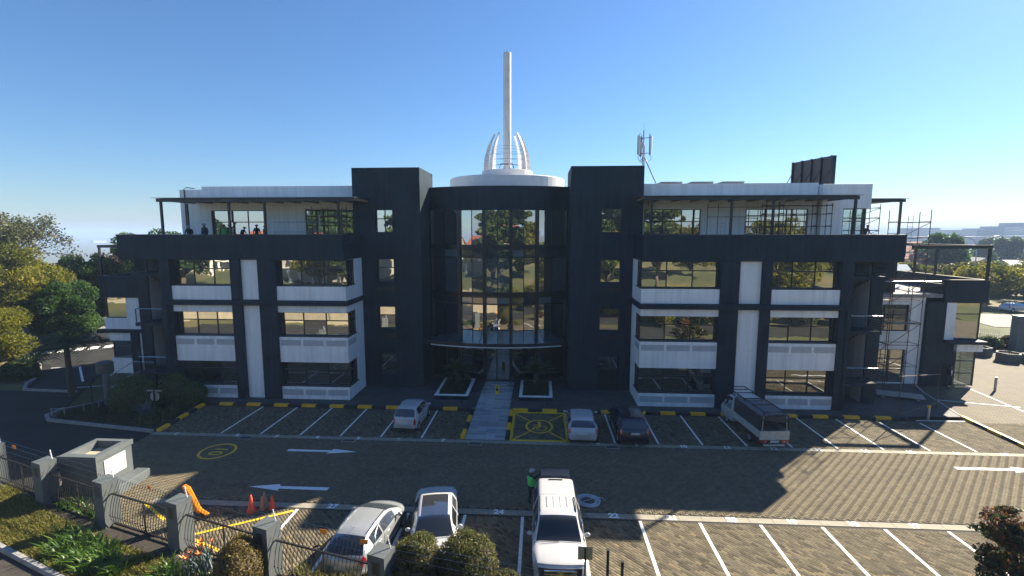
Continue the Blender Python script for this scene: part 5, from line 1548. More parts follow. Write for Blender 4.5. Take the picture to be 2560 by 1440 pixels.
PL = lambda y, z, nm='number_plate': (0, y, z, .5, .115, M['plate'], nm)
def hatch_spec(L, W, Hh, **k):
    a = L / 2
    d = dict(L=L, rooff=.74, wheel=(.315, .2), axles=(-a + .72, a - .82), sill=.22,
        top=[(-a, .42), (-a + .03, .62), (-a + .07, .8), (-a + .16, .98), (-a + .62, Hh - .12), (-a + .95, Hh - .02), (-.1, Hh), (a - 1.95, Hh - .06), (a - 1.05, .98), (a - .5, .86), (a - .16, .7), (a - .05, .55), (a, .42)],
        belt=[(-a, .4), (-a + .1, .8), (-a + .6, .98), (0, .93), (a - 1.0, .9), (a - .3, .7), (a, .4)],
        plan=[(-a, W * .42), (-a + .3, W * .487), (-.3, W * .5), (a - .8, W * .49), (a - .25, W * .44), (a, W * .36)],
        rw=(-a + .2, -a + .6), ws=(a - 1.92, a - 1.1), side=[(-a + .72, -a + 1.5), (-a + 1.58, a - 1.6)],
        zones={'taillight': (-a + .07, -a + .2, 3, 8), 'headlight': (a - .5, a - .12, 3, 8), 'grille': (a - .12, a - .03, 0, 3)},
        mirror=(a - 1.5, 1.0), handles=(-a + 1.45, -.1), plates=[PL(-a + .0, .62), PL(a + .005, .45)], wiper=(-a + .2, 1.02, .35))
    d.update(k); return d

# small white city hatchback
car('small_hatchback', 'small upright white hatchback parked alone in the front left bays', 'car', (-8.25, 29.8, 0), R(-3), M['car_white'],
    hatch_spec(3.6, 1.6, 1.54, rooff=.77, wheel=(.28, .165), top=[(-1.8, .42), (-1.78, .65), (-1.75, .85), (-1.68, 1.0), (-1.32, 1.42), (-1.0, 1.5), (-.1, 1.52), (.42, 1.46), (1.15, 1.02), (1.5, .92), (1.7, .74), (1.77, .55), (1.8, .42)],
    rw=(-1.66, -1.33), ws=(.42, 1.08), side=[(-1.15, -.35), (-.28, .6)], zones={'taillight': (-1.77, -1.69, 3, 8), 'headlight': (1.4, 1.74, 3, 8), 'grille': (1.7, 1.78, 0, 3)}, axles=(-1.15, 1.18), mirror=(.75, 1.05), handles=(-.35, .4), plates=[PL(-1.82, .66), PL(1.81, .5)], wiper=(-1.71, 1.03, .25)))
# white hatchback with dark glass roof front
car('hatchback', 'white hatchback with red lamps and dark front roof beside the wheelchair bay', 'car', (2.62, 29.1, 0), R(-1), M['car_white'],
    hatch_spec(4.3, 1.78, 1.44, rooff=.74, sun=(.1, .62), plates=[PL(-2.165, .72), PL(2.155, .45)]))
# navy suv
car('suv', 'dark navy sport utility car parked right of the white hatchback', 'car', (5.5, 29.0, 0), R(1), M['car_navy'],
    hatch_spec(4.45, 1.84, 1.6, rooff=.78, wheel=(.34, .22), sun=(-1.0, .4), mirror_mat=M['car_navy'], mirror=(.75, 1.12), wiper=(-2.04, 1.1, .35), sill=.28,
    top=[(-2.225, .48), (-2.2, .72), (-2.16, .92), (-2.08, 1.08), (-1.7, 1.46), (-1.4, 1.56), (-.1, 1.6), (.35, 1.55), (1.2, 1.1), (1.7, 1.0), (2.05, .82), (2.17, .6), (2.225, .48)],
    belt=[(-2.225, .45), (-2.1, .9), (-1.6, 1.08), (0, 1.03), (1.2, 1.0), (1.9, .8), (2.225, .45)], rw=(-2.04, -1.72), ws=(.32, 1.14), side=[(-1.5, -.75), (-.68, .62)], plates=[PL(-2.24, .88), PL(2.235, .5)]))
# silver wagon
car('wagon', 'silver hatchback with roof rails parked askew beside the fence', 'car', (-6.72, 17.45, 0), R(-7), M['car_silver'],
    hatch_spec(4.45, 1.8, 1.46, rooff=.72, sill=.24, top=[(-2.225, .42), (-2.2, .62), (-2.16, .82), (-2.02, 1.0), (-1.35, 1.36), (-.95, 1.44), (-.2, 1.46), (.35, 1.39), (1.35, .98), (1.85, .84), (2.1, .68), (2.19, .55), (2.225, .42)], rw=(-2.0, -1.36), ws=(.33, 1.28), side=[(-1.3, -.55), (-.48, .62)], fround=.42, rround=.22, plates=[(0, -2.19, .62, .5, .115, M['plate'], 'number_plate'), PL(2.18, .45)], zones={'taillight': (-2.17, -1.98, 3, 8), 'headlight': (1.7, 2.1, 3, 8), 'grille': (2.1, 2.2, 0, 3)}))
wg = bpy.data.objects['wagon']
for s in (-1, 1): MB().tube([(s * .58, -1.2, 1.41), (s * .6, -.6, 1.475), (s * .6, .0, 1.47), (s * .57, .3, 1.42)], .018).build('roof_rail', M['chrome'], wg)
MB().cyl((0, -1.05, 1.43), (0, -1.35, 1.68), .008, n=5).build('aerial', M['black'], wg)
# white saloon, nose to the camera, with long glass roof
car('saloon', 'white saloon with panoramic glass roof behind the clipped bushes', 'car', (-4.2, 18.15, 0), R(190), M['car_white'],
    hatch_spec(4.6, 1.8, 1.44, rooff=.74, sun=(-.78, .65), wheel=(.33, .22), axles=(-1.45, 1.42), rw=(-1.5, -.95), ws=(.65, 1.5),
    top=[(-2.3, .45), (-2.27, .65), (-2.22, .9), (-2.1, 1.02), (-1.55, 1.06), (-.9, 1.38), (-.3, 1.44), (.6, 1.37), (1.55, .96), (1.9, .86), (2.15, .7), (2.26, .55), (2.3, .42)],
    belt=[(-2.3, .4), (-2.15, .85), (-1.5, .98), (0, .93), (1.4, .9), (2.0, .7), (2.3, .4)], side=[(-.9, -.1), (-.02, .95)], zones={'taillight': (-2.24, -2.05, 3, 8), 'headlight': (1.8, 2.2, 3, 8), 'grille': (2.14, 2.27, 0, 3)},
    mirror=(.95, 1.0), handles=(-.15, .75), plates=[PL(-2.32, .7), PL(2.315, .42)], wiper=(1.52, .99, .5)))
# white car on the left road, far
car('parked_car', 'white sport utility car with dark roof on the left road beyond the zebra crossing', 'car', (-49.2, 52.0, -.03), R(-62), M['car_white'],
    hatch_spec(4.4, 1.9, 1.62, rooff=.76, wheel=(.36, .22), sill=.3))
car('passing_car', 'white car with a glinting windscreen on the public road at the right', 'car', (74.6, 79.0, 0), R(-84), M['car_white'], hatch_spec(4.2, 1.75, 1.46))

# ---- big white double-cab pickup with canopy, nose to the camera
pk = car('pickup', 'large white double cab pickup with canopy facing the camera', 'pickup truck', (.74, 17.62, 0), R(180.5), M['car_white'],
    hatch_spec(5.25, 1.94, 1.84, rooff=.76, crown=.03, wheel=(.39, .25), axles=(-1.55, 1.62), sill=.34, fround=.2, rround=.06,
    top=[(-2.625, .62), (-2.61, .95), (-2.59, 1.1), (-2.3, 1.72), (-2.1, 1.82), (-.85, 1.83), (-.8, 1.8), (-.76, 1.83), (.1, 1.84), (.55, 1.78), (1.3, 1.22), (1.9, 1.16), (2.35, 1.08), (2.5, .85), (2.58, .6), (2.625, .5)],
    belt=[(-2.625, .6), (-2.5, 1.08), (-1, 1.16), (.5, 1.14), (1.3, 1.1), (2.3, .98), (2.625, .5)],
    plan=[(-2.625, .93), (-2.4, .965), (-.3, .97), (1.6, .97), (2.35, .9), (2.625, .78)],
    rw=(-2.57, -2.3), ws=(.52, 1.26), side=[(-2.1, -.95), (-.7, -.05), (.03, .8)],
    zones={'taillight': (-2.6, -2.5, 3, 9), 'headlight': (2.2, 2.52, 3, 8), 'grille': (2.4, 2.56, 0, 3), 'bumper': (2.58, 2.63, 0, 3)},
    mirror=(.92, 1.28), handles=(-.05, .75), plates=[PL(2.64, .56)], wiper=(1.3, 1.25, .6)))
for x in (-.39, -.13, .13, .39): MB().obox((x, -.3, 1.838), (.05, .75, .022)).build('roof_rib', M['car_white'], pk, bevel=.008)
for s in (-1, 1):
    MB().tube([(s * .68, -.7, 1.8), (s * .69, -.6, 1.86), (s * .69, .2, 1.85), (s * .68, .35, 1.78)], .022).build('roof_rail', M['black'], pk)
MB().box(-.3, .3, -2.02, -1.97, 1.828, 1.85).build('third_brake_lamp', M['black'], pk)
hatch_ = MB().obox((0, -2.5, 1.9), (1.25, .52, .03), Matrix.Rotation(R(-14), 3, 'X')).build('canopy_door', M['carglass'], pk)
MB().obox((0, -2.76, 1.975), (1.3, .04, .05)).build('frame', M['black'], hatch_)
for z_ in (.86, .98): MB().box(-.55, .55, 2.5, 2.535, z_ - .02, z_ + .02).build('grille_bar', M['chrome'], pk)
# round badge with the V over W
bd = MB().lathe([(.085, 0), (.1, .004), (.1, .016), (.085, .02)], n=20).build('badge', M['chrome'], pk, loc=(0, 2.56, .93), rot=(R(-78), 0, 0))
vw = MB()
for pts in ([(-.045, .07), (0, .005), (.045, .07)], [(-.075, .03), (-.035, -.065), (0, .0), (.035, -.065), (.075, .03)]):
    for p, q in zip(pts[:-1], pts[1:]):
        d_ = Vector(q) - Vector(p); nn = Vector((-d_.y, d_.x)).normalized() * .008
        vw.add([(p[0] - nn.x, p[1] - nn.y, .014), (q[0] - nn.x, q[1] - nn.y, .014), (q[0] + nn.x, q[1] + nn.y, .014), (p[0] + nn.x, p[1] + nn.y, .014)], [(0, 1, 2, 3)])
vw.build('emblem', M['chrome'], bd)

# ---- white cab-over light truck with canvas canopy and roof rack
t = thing('light_truck', 'white light truck with dark canvas canopy and roof rack in the front row', 'truck', (13.2, 29.55, 0), R(4.5))
M['canvas'] = mat('dark_canvas', (0.05, 0.045, 0.045), .85, var=.25, scale=6, bump=.3, bscale=12)
M['canvas_top'] = mat('faded_canvas_top', (0.2, 0.19, 0.2), .8, var=.2, scale=4, bump=.3, bscale=10)
M['bedsteel'] = mat('worn_white_bed', (0.5, 0.49, 0.44), .5, var=.15, scale=5)
# cab by loft (forward +y)
secs = [(.72, .82, .40, 1.86), (1.0, .84, .38, 1.93), (1.5, .85, .38, 1.92), (1.85, .85, .4, 1.78), (2.1, .83, .42, 1.42), (2.35, .8, .45, 1.08), (2.5, .72, .5, .92), (2.55, .6, .55, .8)]
def cab_ring(y, w, zb_, zt_):
    return [(-w, y, zb_), (-w, y, (zb_ + min(zt_, 1.1)) / 2), (-w * .99, y, min(1.1, zt_ - .1)), (-w * .86, y, zt_ - .08), (-w * .7, y, zt_), (0, y, zt_ + .02), (w * .7, y, zt_), (w * .86, y, zt_ - .08), (w * .99, y, min(1.1, zt_ - .1)), (w, y, (zb_ + min(zt_, 1.1)) / 2), (w, y, zb_)]
cab = MB(); ws_ = MB(); sw = {(-1): MB(), 1: MB()}
rings = [cab_ring(*s) for s in secs]
for i in range(len(rings) - 1):
    for j in range(10):
        q = [rings[i][j], rings[i][j + 1], rings[i + 1][j + 1], rings[i + 1][j]]
        tgt = cab
        if i in (3, 4) and 3 <= j <= 6: tgt = ws_
        if i in (1, 2, 3) and j == 2: tgt = sw[-1]
        if i in (1, 2, 3) and j == 7: tgt = sw[1]
        tgt.add(q, [(3, 2, 1, 0)])
cab.add(rings[0], [tuple(range(11))]); cab.add(rings[-1], [tuple(range(10, -1, -1))])
cab.build('cab', M['car_white'], t); ws_.build('windscreen', M['carglass'], t)
for s in (-1, 1):
    sw[s].build('side_window', M['carglass'], t)
    MB().obox((s * 1.0, 1.95, 1.35), (.12, .06, .26)).cyl((s * .85, 1.9, 1.3), (s * 1.0, 1.95, 1.3), .015).build('mirror', M['black'], t)
bed = MB().box(-.86, .86, -2.55, .68, .72, .8).build('load_bed', M['bedsteel'], t)
for s in (-1, 1): MB().box(s * .83, s * .87, -2.5, .66, .8, 1.14).build('drop_side', M['bedsteel'], t, bevel=.008)
MB().box(-.86, .86, -2.56, -2.52, .62, 1.14).build('tailgate', M['bedsteel'], t, bevel=.008)
MB().box(-.4, .4, -2.35, 2.0, .4, .7).build('chassis', M['black'], t)
cv = MB()
for s in (-1, 1): cv.add([(s * .84, -2.48, 1.12), (s * .84, .64, 1.12), (s * .8, .64, 2.02), (s * .8, -2.48, 2.02)], [(0, 1, 2, 3)])
cv.add([(-.84, .64, 1.12), (.84, .64, 1.12), (.8, .64, 2.02), (-.8, .64, 2.02)], [(0, 1, 2, 3)])
cano = cv.build('canopy', M['canvas'], t)
vs = []; fs = []
for i, y in enumerate(np.linspace(-2.5, .66, 14)):
    for j, x in enumerate(np.linspace(-.82, .82, 9)): vs.append((x, y, 2.03 + .05 * (1 - (x / .82) ** 2) + .008 * math.sin(5 * y + 3 * x)))
for i in range(13):
    for j in range(8): fs.append((i * 9 + j, i * 9 + j + 1, (i + 1) * 9 + j + 1, (i + 1) * 9 + j))
MB().add(vs, fs).build('canopy_top', M['canvas_top'], cano, smooth=True)
vs = []; fs = []
for j, x in enumerate(np.linspace(-.8, .8, 13)):
    sag = .26 + .07 * math.sin(4 * x) + .1 * (1 - (x / .8) ** 2)
    vs += [(x, -2.5, 2.03), (x, -2.53 + .02 * math.sin(9 * x), 2.03 - sag)]
for j in range(12): fs.append((2 * j, 2 * j + 1, 2 * j + 3, 2 * j + 2))
MB().add(vs, fs).build('rolled_flap', M['canvas'], cano, smooth=True)
for s in (-1, 1): MB().cyl((s * .72, -2.5, 1.12), (s * .66, -2.5, 2.0), .02, n=6).build('hoop', M['bedsteel'], cano)
rack = MB()
for s in (-1, 1): rack.box(s * .58 - .025, s * .58 + .025, -2.4, 2.2, 2.18, 2.23)
for y in (-2.38, -1.2, -.1, .95, 1.6, 2.18): rack.box(-.58, .58, y - .022, y + .022, 2.182, 2.228)
for y in (-2.35, -.1, .7): 
    for s in (-1, 1): rack.box(s * .58 - .02, s * .58 + .02, y - .02, y + .02, 2.0, 2.18)
for s in (-1, 1): rack.box(s * .58 - .02, s * .58 + .02, 1.1, 1.14, 1.92, 2.18)
rack.build('roof_rack', M['black'], t)
MB().box(-.5, .5, -.0, .9, 2.1, 2.15).build('roof_tray', M['spire'], t)
for s in (-1, 1):
    l_ = MB().box(s * .62 - .2, s * .62 + .2, -2.6, -2.55, .46, .62).build('taillight', M['tail'], t)
    MB().box(s * .54 - .05, s * .54 + .05, -2.61, -2.6, .5, .58).build('lens', M['head'], l_)
MB().box(-.6, .6, -2.62, -2.5, .28, .36).build('bumper', M['bedsteel'], t)
MB().box(-.25, .25, -2.6, -2.585, .48, .6).build('number_plate', M['plate'], t)
for s in (-1, 1): MB().box(s * .6 - .16, s * .6 + .16, 2.5, 2.55, .68, .84).build('headlight', M['head'], t)
ty, rm = wheel_meshes(.31, .2)
for wy in (-1.35, 1.5):
    for s in (-1, 1):
        o = inst('wheel', ty, t, (s * .72, wy, .31), (0, s * math.pi / 2, 0)); inst('rim', rm, o)
# ================================================================== STREET FURNITURE
FA = R(-17.5)
pil = [(-26.9, 21.1), (-22.65, 19.65), (-18.36, 18.23), (-14.1, 16.94), (-9.76, 15.62), (-5.15, 14.39)]
ordn = ['at the left edge', 'left of the grey kiosk', 'in front of the grey kiosk', 'beside the bird of paradise', 'above the browning clipped bush', 'left of the round clipped bushes']
GP = 'grey pillars of the boundary fence'
M['mesh_lamp'] = mat('pillar_niche', (0.05, 0.042, 0.03), .5, var=.3, scale=8)
pm = MB().box(-.33, .33, -.31, .31, -.1, 2.0).mesh('shaft', M['pillar'])
capm = MB().add([(-.33, -.31, 2.0), (.33, -.31, 2.0), (.33, .31, 2.03), (-.33, .31, 2.03), (-.33, -.31, 1.995), (.33, -.31, 1.995), (.33, .31, 1.995), (-.33, .31, 1.995)], [(0, 1, 2, 3), (4, 5, 1, 0), (5, 6, 2, 1), (6, 7, 3, 2), (7, 4, 0, 3)]).mesh('cap', M['pillar'])
nm_ = MB().box(-.15, .13, -.322, -.311, 1.35, 1.8).mesh('niche', M['mesh_lamp'])
nf_ = MB()
for b_ in ((-.17, -.15, 1.33, 1.82), (.13, .15, 1.33, 1.82)): nf_.box(b_[0], b_[1], -.33, -.311, b_[2], b_[3])
nf_.box(-.15, .13, -.33, -.311, 1.8, 1.82).box(-.15, .13, -.33, -.311, 1.33, 1.35)
nf_ = nf_.mesh('niche_frame', M['pillar'])
rod = MB().tube([(0, 0, 0), (-.06, 0, .2), (-.1, 0, .42)], .018, 6)
for q in range(6): rod.ball((-.02 - .015 * q, 0, .06 + .065 * q), .028, 6, 4)
rod = rod.mesh('insulator_rod', M['spire'])
for (x, y), w in zip(pil, ordn):
    t = thing('fence_pillar', f'square blue grey fence pillar {w}', 'fence pillar', (x, y, 0), FA, GP)
    inst('shaft', pm, t); inst('cap', capm, t); o = inst('niche', nm_, t); inst('niche_frame', nf_, o); inst('insulator_rod', rod, t, (.22, .2, 2.02))
# fence bays with bowed pales
pp = MB().tube([(0, 0, .03), (0, -.15, .35), (0, -.17, .65), (0, -.1, 1.05), (0, .02, 1.42), (0, .26, 1.95)], .0125, 5).ball((0, -.185, .55), .03, 6, 4).mesh('pale', M['black'])
def fence_bay(p, q, label, group, hs=1.0, gap=.36):
    p = Vector((*p, 0)); q = Vector((*q, 0)); d = q - p; L_ = d.length - 2 * gap; a = math.atan2(d.y, d.x)
    o = p + d.normalized() * gap
    t = thing('steel_fence', label, 'fence', o, a, group)
    MB().box(0, L_, -.03, .03, 1.4, 1.45).build('top_rail', M['black'], t)
    MB().box(0, L_, -.03, .03, .06, .12).build('bottom_rail', M['black'], t)
    MB().box(L_ / 2 - .025, L_ / 2 + .025, .04, .09, 0, 1.4).build('post', M['black'], t)
    for s in (0, L_): MB().tube([(s, .02, 1.42), (s, .3, 1.42)], .02, 5).build('bracket', M['black'], t)
    n = int(L_ / .155)
    for k in range(n): inst('pale', pp, t, ((k + .5) * L_ / n, 0, 0), (0, 0, random.uniform(-.03, .03)))
    wi = MB()
    for z_ in (1.7, 2.0, 2.25): wi.cyl((-.3, .15, z_), (L_ + .3, .15, z_), .004, n=4)
    wi.build('wire', M['galv'], t)
    return t
GF = 'bowed black fence panels'
fw = ['leftmost, before the shaded verge', 'left of the grey kiosk', 'in front of the orange trolley', 'right of the bird of paradise', 'in front of the silver hatchback', 'below the round clipped bushes']
pts_ = pil + [(.1, 13.3)]
for i in range(6): fence_bay(pts_[i], pts_[i + 1], f'bowed black steel fence panel {fw[i]}', GF)
for i, (x, y, z_, rz) in enumerate(((-7.49, 15.25, 2.0, .2), (-15.99, 17.75, 1.95, -.1), (-25.5, 20.85, 2.0, .1), (-5.9, 14.85, 1.95, .5))):
    o = MB().add([(-.13, 0, -.1), (.13, 0, -.1), (.13, .01, .1), (-.13, .01, .1)], [(0, 1, 2, 3)]).box(-.13, .13, .002, .006, -.1, .1).build('warning_plate', M['orange'], None, loc=(x, y, z_), rot=(.15, .1, FA + rz))
    tag(o, ['orange plate hanging on the fence wires left of the silver hatchback', 'orange plate hanging on the fence wires by the kiosk step', 'orange plate on the fence wires at the left edge', 'orange plate tied to the last fence pillar'][i], 'warning plate', 'orange plates on the fence wires')

# grey kiosk with open recessed roof
t = thing('kiosk', 'blue grey rendered kiosk with recessed roof and white louvred window', 'kiosk', (-21.5, 21.1, 0), R(0))
x0, x1, y0, y1 = -.9, .9, -1.0, .95
wl_ = MB()
wl_.box(x0, x1, y0, y0 + .25, -.05, 2.0).box(x0, x1, y1 - .25, y1, -.05, 2.0).box(x0, x0 + .25, y0 + .25, y1 - .25, -.05, 2.0).box(x1 - .25, x1, y0 + .25, y1 - .25, -.05, 2.0)
wl_.build('wall', M['pillar'], t)
MB().box(x0 - .06, x1 + .06, y0 - .06, y0 - .002, 1.55, 2.0).box(x1 + .002, x1 + .06, y0, y1 + .06, 1.75, 2.0).build('fascia', M['pillar'], t)
MB().box(x0 + .25, x1 - .25, y0 + .25, y1 - .25, 1.55, 1.62).build('roof_floor', M['cream'], t)
wd = MB().box(x1 + .002, x1 + .03, -.62, .55, .72, 1.6).build('window', M['spire'], t)
for k in range(8): MB().add([(x1 + .031, -.58, .76 + k * .1), (x1 + .031, .51, .76 + k * .1), (x1 + .075, .51, .84 + k * .1), (x1 + .075, -.58, .84 + k * .1)], [(0, 1, 2, 3)]).build('slat', M['spire'], wd)
MB().box(x1 + .07, x1 + .75, y0 - .1, y1 + .15, -.05, .42).build('plinth', M['pillar'], t, bevel=.02)

# traffic cones
def cone(label, loc, m, h, tilt=0):
    t = thing('traffic_cone', label, 'traffic cone', loc, random.uniform(0, 3), 'traffic cones')
    t.rotation_euler = (tilt, 0, random.uniform(0, 3))
    MB().lathe([(.16 * h / .75, .03), (.035, h - .02), (.02, h), (.001, h)], n=16).build('body', m, t, smooth=True)
    MB().box(-.2 * h / .75, .2 * h / .75, -.2 * h / .75, .2 * h / .75, 0, .035).build('base', m, t, bevel=.02)
M['cone1'] = mat('red_orange_cone', (.75, .09, .03), .5, var=.15, scale=8)
M['cone2'] = mat('faded_cone', (.42, .22, .12), .6, var=.2, scale=8)
cone('tallest red orange traffic cone, left of the group', (-12.78, 19.42, .01), M['cone1'], .78)
cone('faded brown traffic cone in the middle of the group', (-12.4, 19.62, .01), M['cone2'], .6)
cone('dark faded cone behind the middle of the group', (-12.5, 19.98, .01), M['cone2'], .62)
cone('short red traffic cone right of the group', (-11.98, 19.72, .01), M['cone1'], .6)

# orange hydraulic trolley leaning up
t = thing('orange_trolley', 'orange steel trolley standing on end behind the fence', 'trolley', (-14.75, 18.75, 0), R(-28))
t.scale = (1.2, 1.2, 1.2)
MB().obox((0, -.16, .85), (.36, .16, 1.15), Matrix.Rotation(R(17), 3, 'X')).build('beam', M['orange'], t, bevel=.025)
for z_ in (.62, 1.15): MB().obox((.0, -.08 - (z_ - .85) * .3 - .15, z_), (.1, .03, .04), Matrix.Rotation(R(17), 3, 'X')).build('slot', M['black'], t)
for s in (-1, 1):
    MB().obox((s * .17, .1, .27), (.09, .13, .62), Matrix.Rotation(R(38), 3, 'X')).build('leg', M['orange'], t, bevel=.02)
    MB().cyl((s * .25 - .03, .26, .075), (s * .25 + .03, .26, .075), .075, n=14).build('wheel', M['rubber'], t)
MB().obox((0, .22, .12), (.46, .1, .1)).build('axle', M['orange'], t, bevel=.015)
MB().cyl((0, .14, .2), (0, .02, .5), .05, n=10).build('jack', M['galv'], t)

# coil of white cable beside the pickup
pts = []
g = np.random.default_rng(4)
for k in range(260):
    a = k * .33; r = .42 + .1 * math.sin(k * .11) + .04 * math.sin(k * .5); pts.append((2.28 + r * math.cos(a) * 1.1, 21.15 + r * math.sin(a), .018 + .00018 * k + .006 * math.sin(k)))
pts += [(2.75, 21.45, .03), (3.0, 21.4, .02), (3.1, 21.2, .02)]
o = MB().tube(pts, .013, 5).build('cable_coil', mat('pale_blue_cable', (.5, .55, .62), .4, var=.1), None)
tag(o, 'coil of pale cable lying on the paving beside the pickup', 'cable coil')
# pipe offcut
o = MB().tube([(1.85, 20.3, .03), (2.3, 19.8, .03)], .012, 5).build('cable_end', M['galv']); tag(o, 'loose cable end beside the pickup door', 'cable')

# near sign seen from behind, and two posts
t = thing('parking_sign', 'square grey sign seen from behind on a dark pole before the pickup', 'sign', (1.5, 14.3, 0), 0)
MB().cyl((0, 0, -.05), (0, 0, 2.45), .03).build('pole', M['black'], t); MB().box(-.23, .23, .035, .045, 2.0, 2.45).build('plate', M['galv'], t)
for x, h_, w in ((2.21, 2.38, 'taller'), (2.67, 2.0, 'shorter')):
    o = MB().box(x - .04, x + .04, 14.26, 14.34, -.05, h_).box(x - .05, x + .05, 14.25, 14.35, h_ + .002, h_ + .02).build('fence_post', M['black']); tag(o, f'{w} black fence post right of the pickup bonnet', 'post')

# entrance planters
for x0, x1, y1, w, sd in ((-7.7, -5.25, 38.0, 'left', 1), (-1.45, .95, 37.7, 'right', 2)):
    t = thing('planter', f'white rimmed planter box {w} of the entrance ramp', 'planter', ((x0 + x1) / 2, 36, .115), 0, 'entrance planters')
    cx = (x0 + x1) / 2; a, b_ = x0 - cx, x1 - cx; c, d = 33.9 - 36, y1 - 36
    wl_ = MB().box(a, b_, c, c + .2, 0, .3).box(a, b_, d - .2, d, 0, .3).box(a, a + .2, c + .2, d - .2, 0, .3).box(b_ - .2, b_, c + .2, d - .2, 0, .3)
    wl_.build('wall', M['dark'], t)
    MB().box(a - .03, b_ + .03, c - .03, c + .22, .302, .36).box(a - .03, b_ + .03, d - .22, d + .03, .302, .36).box(a - .03, a + .22, c + .22, d - .22, .302, .36).box(b_ - .22, b_ + .03, c + .22, d - .22, .302, .36).build('rim', M['white'], t)
    MB().box(a + .2, b_ - .2, c + .2, d - .2, .1, .28).build('soil', M['soil'], t)
    tag(inst('planter_ground_cover', planter_cover(x0 + .25, x1 - .25, 34.2, y1 - .3, 700 + sd)), f'low dark planting filling the {w} entrance planter', 'ground cover', kind='stuff')
# wet floor sign
t = thing('wet_floor_sign', 'yellow folding caution sign standing on the tiled ramp', 'floor sign', (-3.2, 35.35, .135), R(4))
M['cyellow'] = mat('yellow_plastic', (.8, .45, .01), .4, var=.08)
for s in (-1, 1):
    Mt = Matrix.Rotation(R(14 * s), 3, 'X')
    o = MB().obox((0, s * .085, .33), (.28, .015, .66), Mt).build('leaf', M['cyellow'], t, bevel=.005)
    if s < 0:
        MB().obox((0, s * .099, .36), (.17, .006, .2), Mt).obox((0, s * .063, .55), (.14, .006, .05), Mt).build('print', M['black'], o)
# small ground lights on the apron
for i, (x, y) in enumerate(((-9.9, 35.0), (-5.6, 33.3), (.6, 33.2), (5.3, 33.1))):
    o = MB().lathe([(.07, 0), (.07, .1), (.05, .13), (.001, .13)], (0, 0, 0), 12).build('ground_light', M['black'], None, loc=(x, y, .116))
    tag(o, ['black ground light near the left tower foot', 'black ground light before the left planter', 'black ground light before the right planter', 'black ground light before the right tower door'][i], 'ground light', 'ground lights on the apron')

# mushroom lamp, sign and posts in the left bed
t = thing('mushroom_lamp', 'grey post lamp with drum head in the left bed', 'lamp', (-30.75, 31.4, 0))
MB().cyl((0, 0, 0), (0, 0, 2.5), .2, .2, n=16).build('post', M['pillar'], t, smooth=False)
hd = MB().lathe([(.5, 2.5), (.5, 3.2), (.4, 3.3), (.001, 3.36)], n=24).build('drum_head', mat('ribbed_metal_drum', (.09, .08, .07), .5, var=.3, scale=8), t)
MB().lathe([(.001, 2.5), (.5, 2.5)], n=24).build('underside', M['black'], hd)
t = thing('no_entry_sign', 'round road sign seen from behind on a black pole in the bed', 'sign', (-24.85, 28.6, .05))
MB().cyl((0, 0, 0), (0, 0, 2.2), .04).build('pole', M['black'], t)
MB().cyl((0, .05, 1.78), (0, .07, 1.78), .31, n=24).build('disc', M['galv'], t); MB().box(-.5, .5, .045, .075, 2.12, 2.2).build('arm', M['galv'], t)
o = MB().cyl((-31.95, 31.4, 0), (-31.95, 31.4, 1.95), .05).obox((-32.1, 31.4, 1.62), (.28, .04, .06)).build('marker_pole', M['black']); tag(o, 'thin black marker pole beside the palm trunk', 'pole')
t = thing('rope_rail', 'low posts linked by a rail along the bed tip', 'rail', (-32.3, 29.6, 0))
pr_ = [(-.5, -.3), (.2, -.1), (.9, .6), (1.3, 1.3), (1.7, 1.9)]
for x, y in pr_: MB().cyl((x, y, 0), (x, y, .62), .035).build('post', M['galv'], t)
MB().tube([(x, y, .55) for x, y in pr_], .018).build('rail', M['galv'], t)

# bollards
for (x, y, h_, lab) in ((25.8, 32.25, .98, 'steel bollard with yellow top at the corner of the front bays'), (35.75, 38.7, 1.1, 'steel bollard on the sunny driveway by the glass corner')):
    t = thing('bollard', lab, 'bollard', (x, y, 0), 0, 'bollards')
    MB().cyl((0, 0, 0), (0, 0, h_), .085, n=16).build('shaft', M['galv'], t); MB().cyl((0, 0, h_ - .18), (0, 0, h_ + .01), .087, n=16).build('cap', M['kyellow'] if x < 30 else M['galv'], t)

# hexagonal planters on the right driveway
def hexpl(x, y, r, h_, lab, sd):
    t = thing('hex_planter', lab, 'planter', (x, y, 0), sd * .4, 'hexagonal planters')
    hx = lambda r_: [(r_ * math.cos(k * math.pi / 3), r_ * math.sin(k * math.pi / 3)) for k in range(6)]
    vs = [(*p, -.02) for p in hx(r)] + [(*p, h_) for p in hx(r)] + [(*p, h_) for p in hx(r * .82)] + [(*p, h_ - .15) for p in hx(r * .82)]
    fs = []
    for k in range(6):
        for l_ in range(3): fs.append((6 * l_ + k, 6 * l_ + (k + 1) % 6, 6 * l_ + 6 + (k + 1) % 6, 6 * l_ + 6 + k))
    MB().add(vs, fs).build('wall', mat('grey_planter', (.1, .105, .105), .8, var=.15, scale=3), t)
    MB().add([(*p, h_ - .14) for p in hx(r * .82)], [tuple(range(6))]).build('soil', M['soil'], t)
    strap_plant('planter_plant', 'small spiky plant in ' + lab, (x, y, h_ - .14), 800 + sd, 14, .45, 'red', 'plants in the hexagonal planters', .06, .7, r=.3)
hexpl(44.6, 50.4, 1.0, .85, 'smaller hexagonal planter left of the others', 1)
hexpl(45.2, 48.0, 1.0, .85, 'middle hexagonal planter on the driveway', 2)
hexpl(47.6, 46.9, 1.7, .8, 'large hexagonal planter nearest on the driveway', 3)
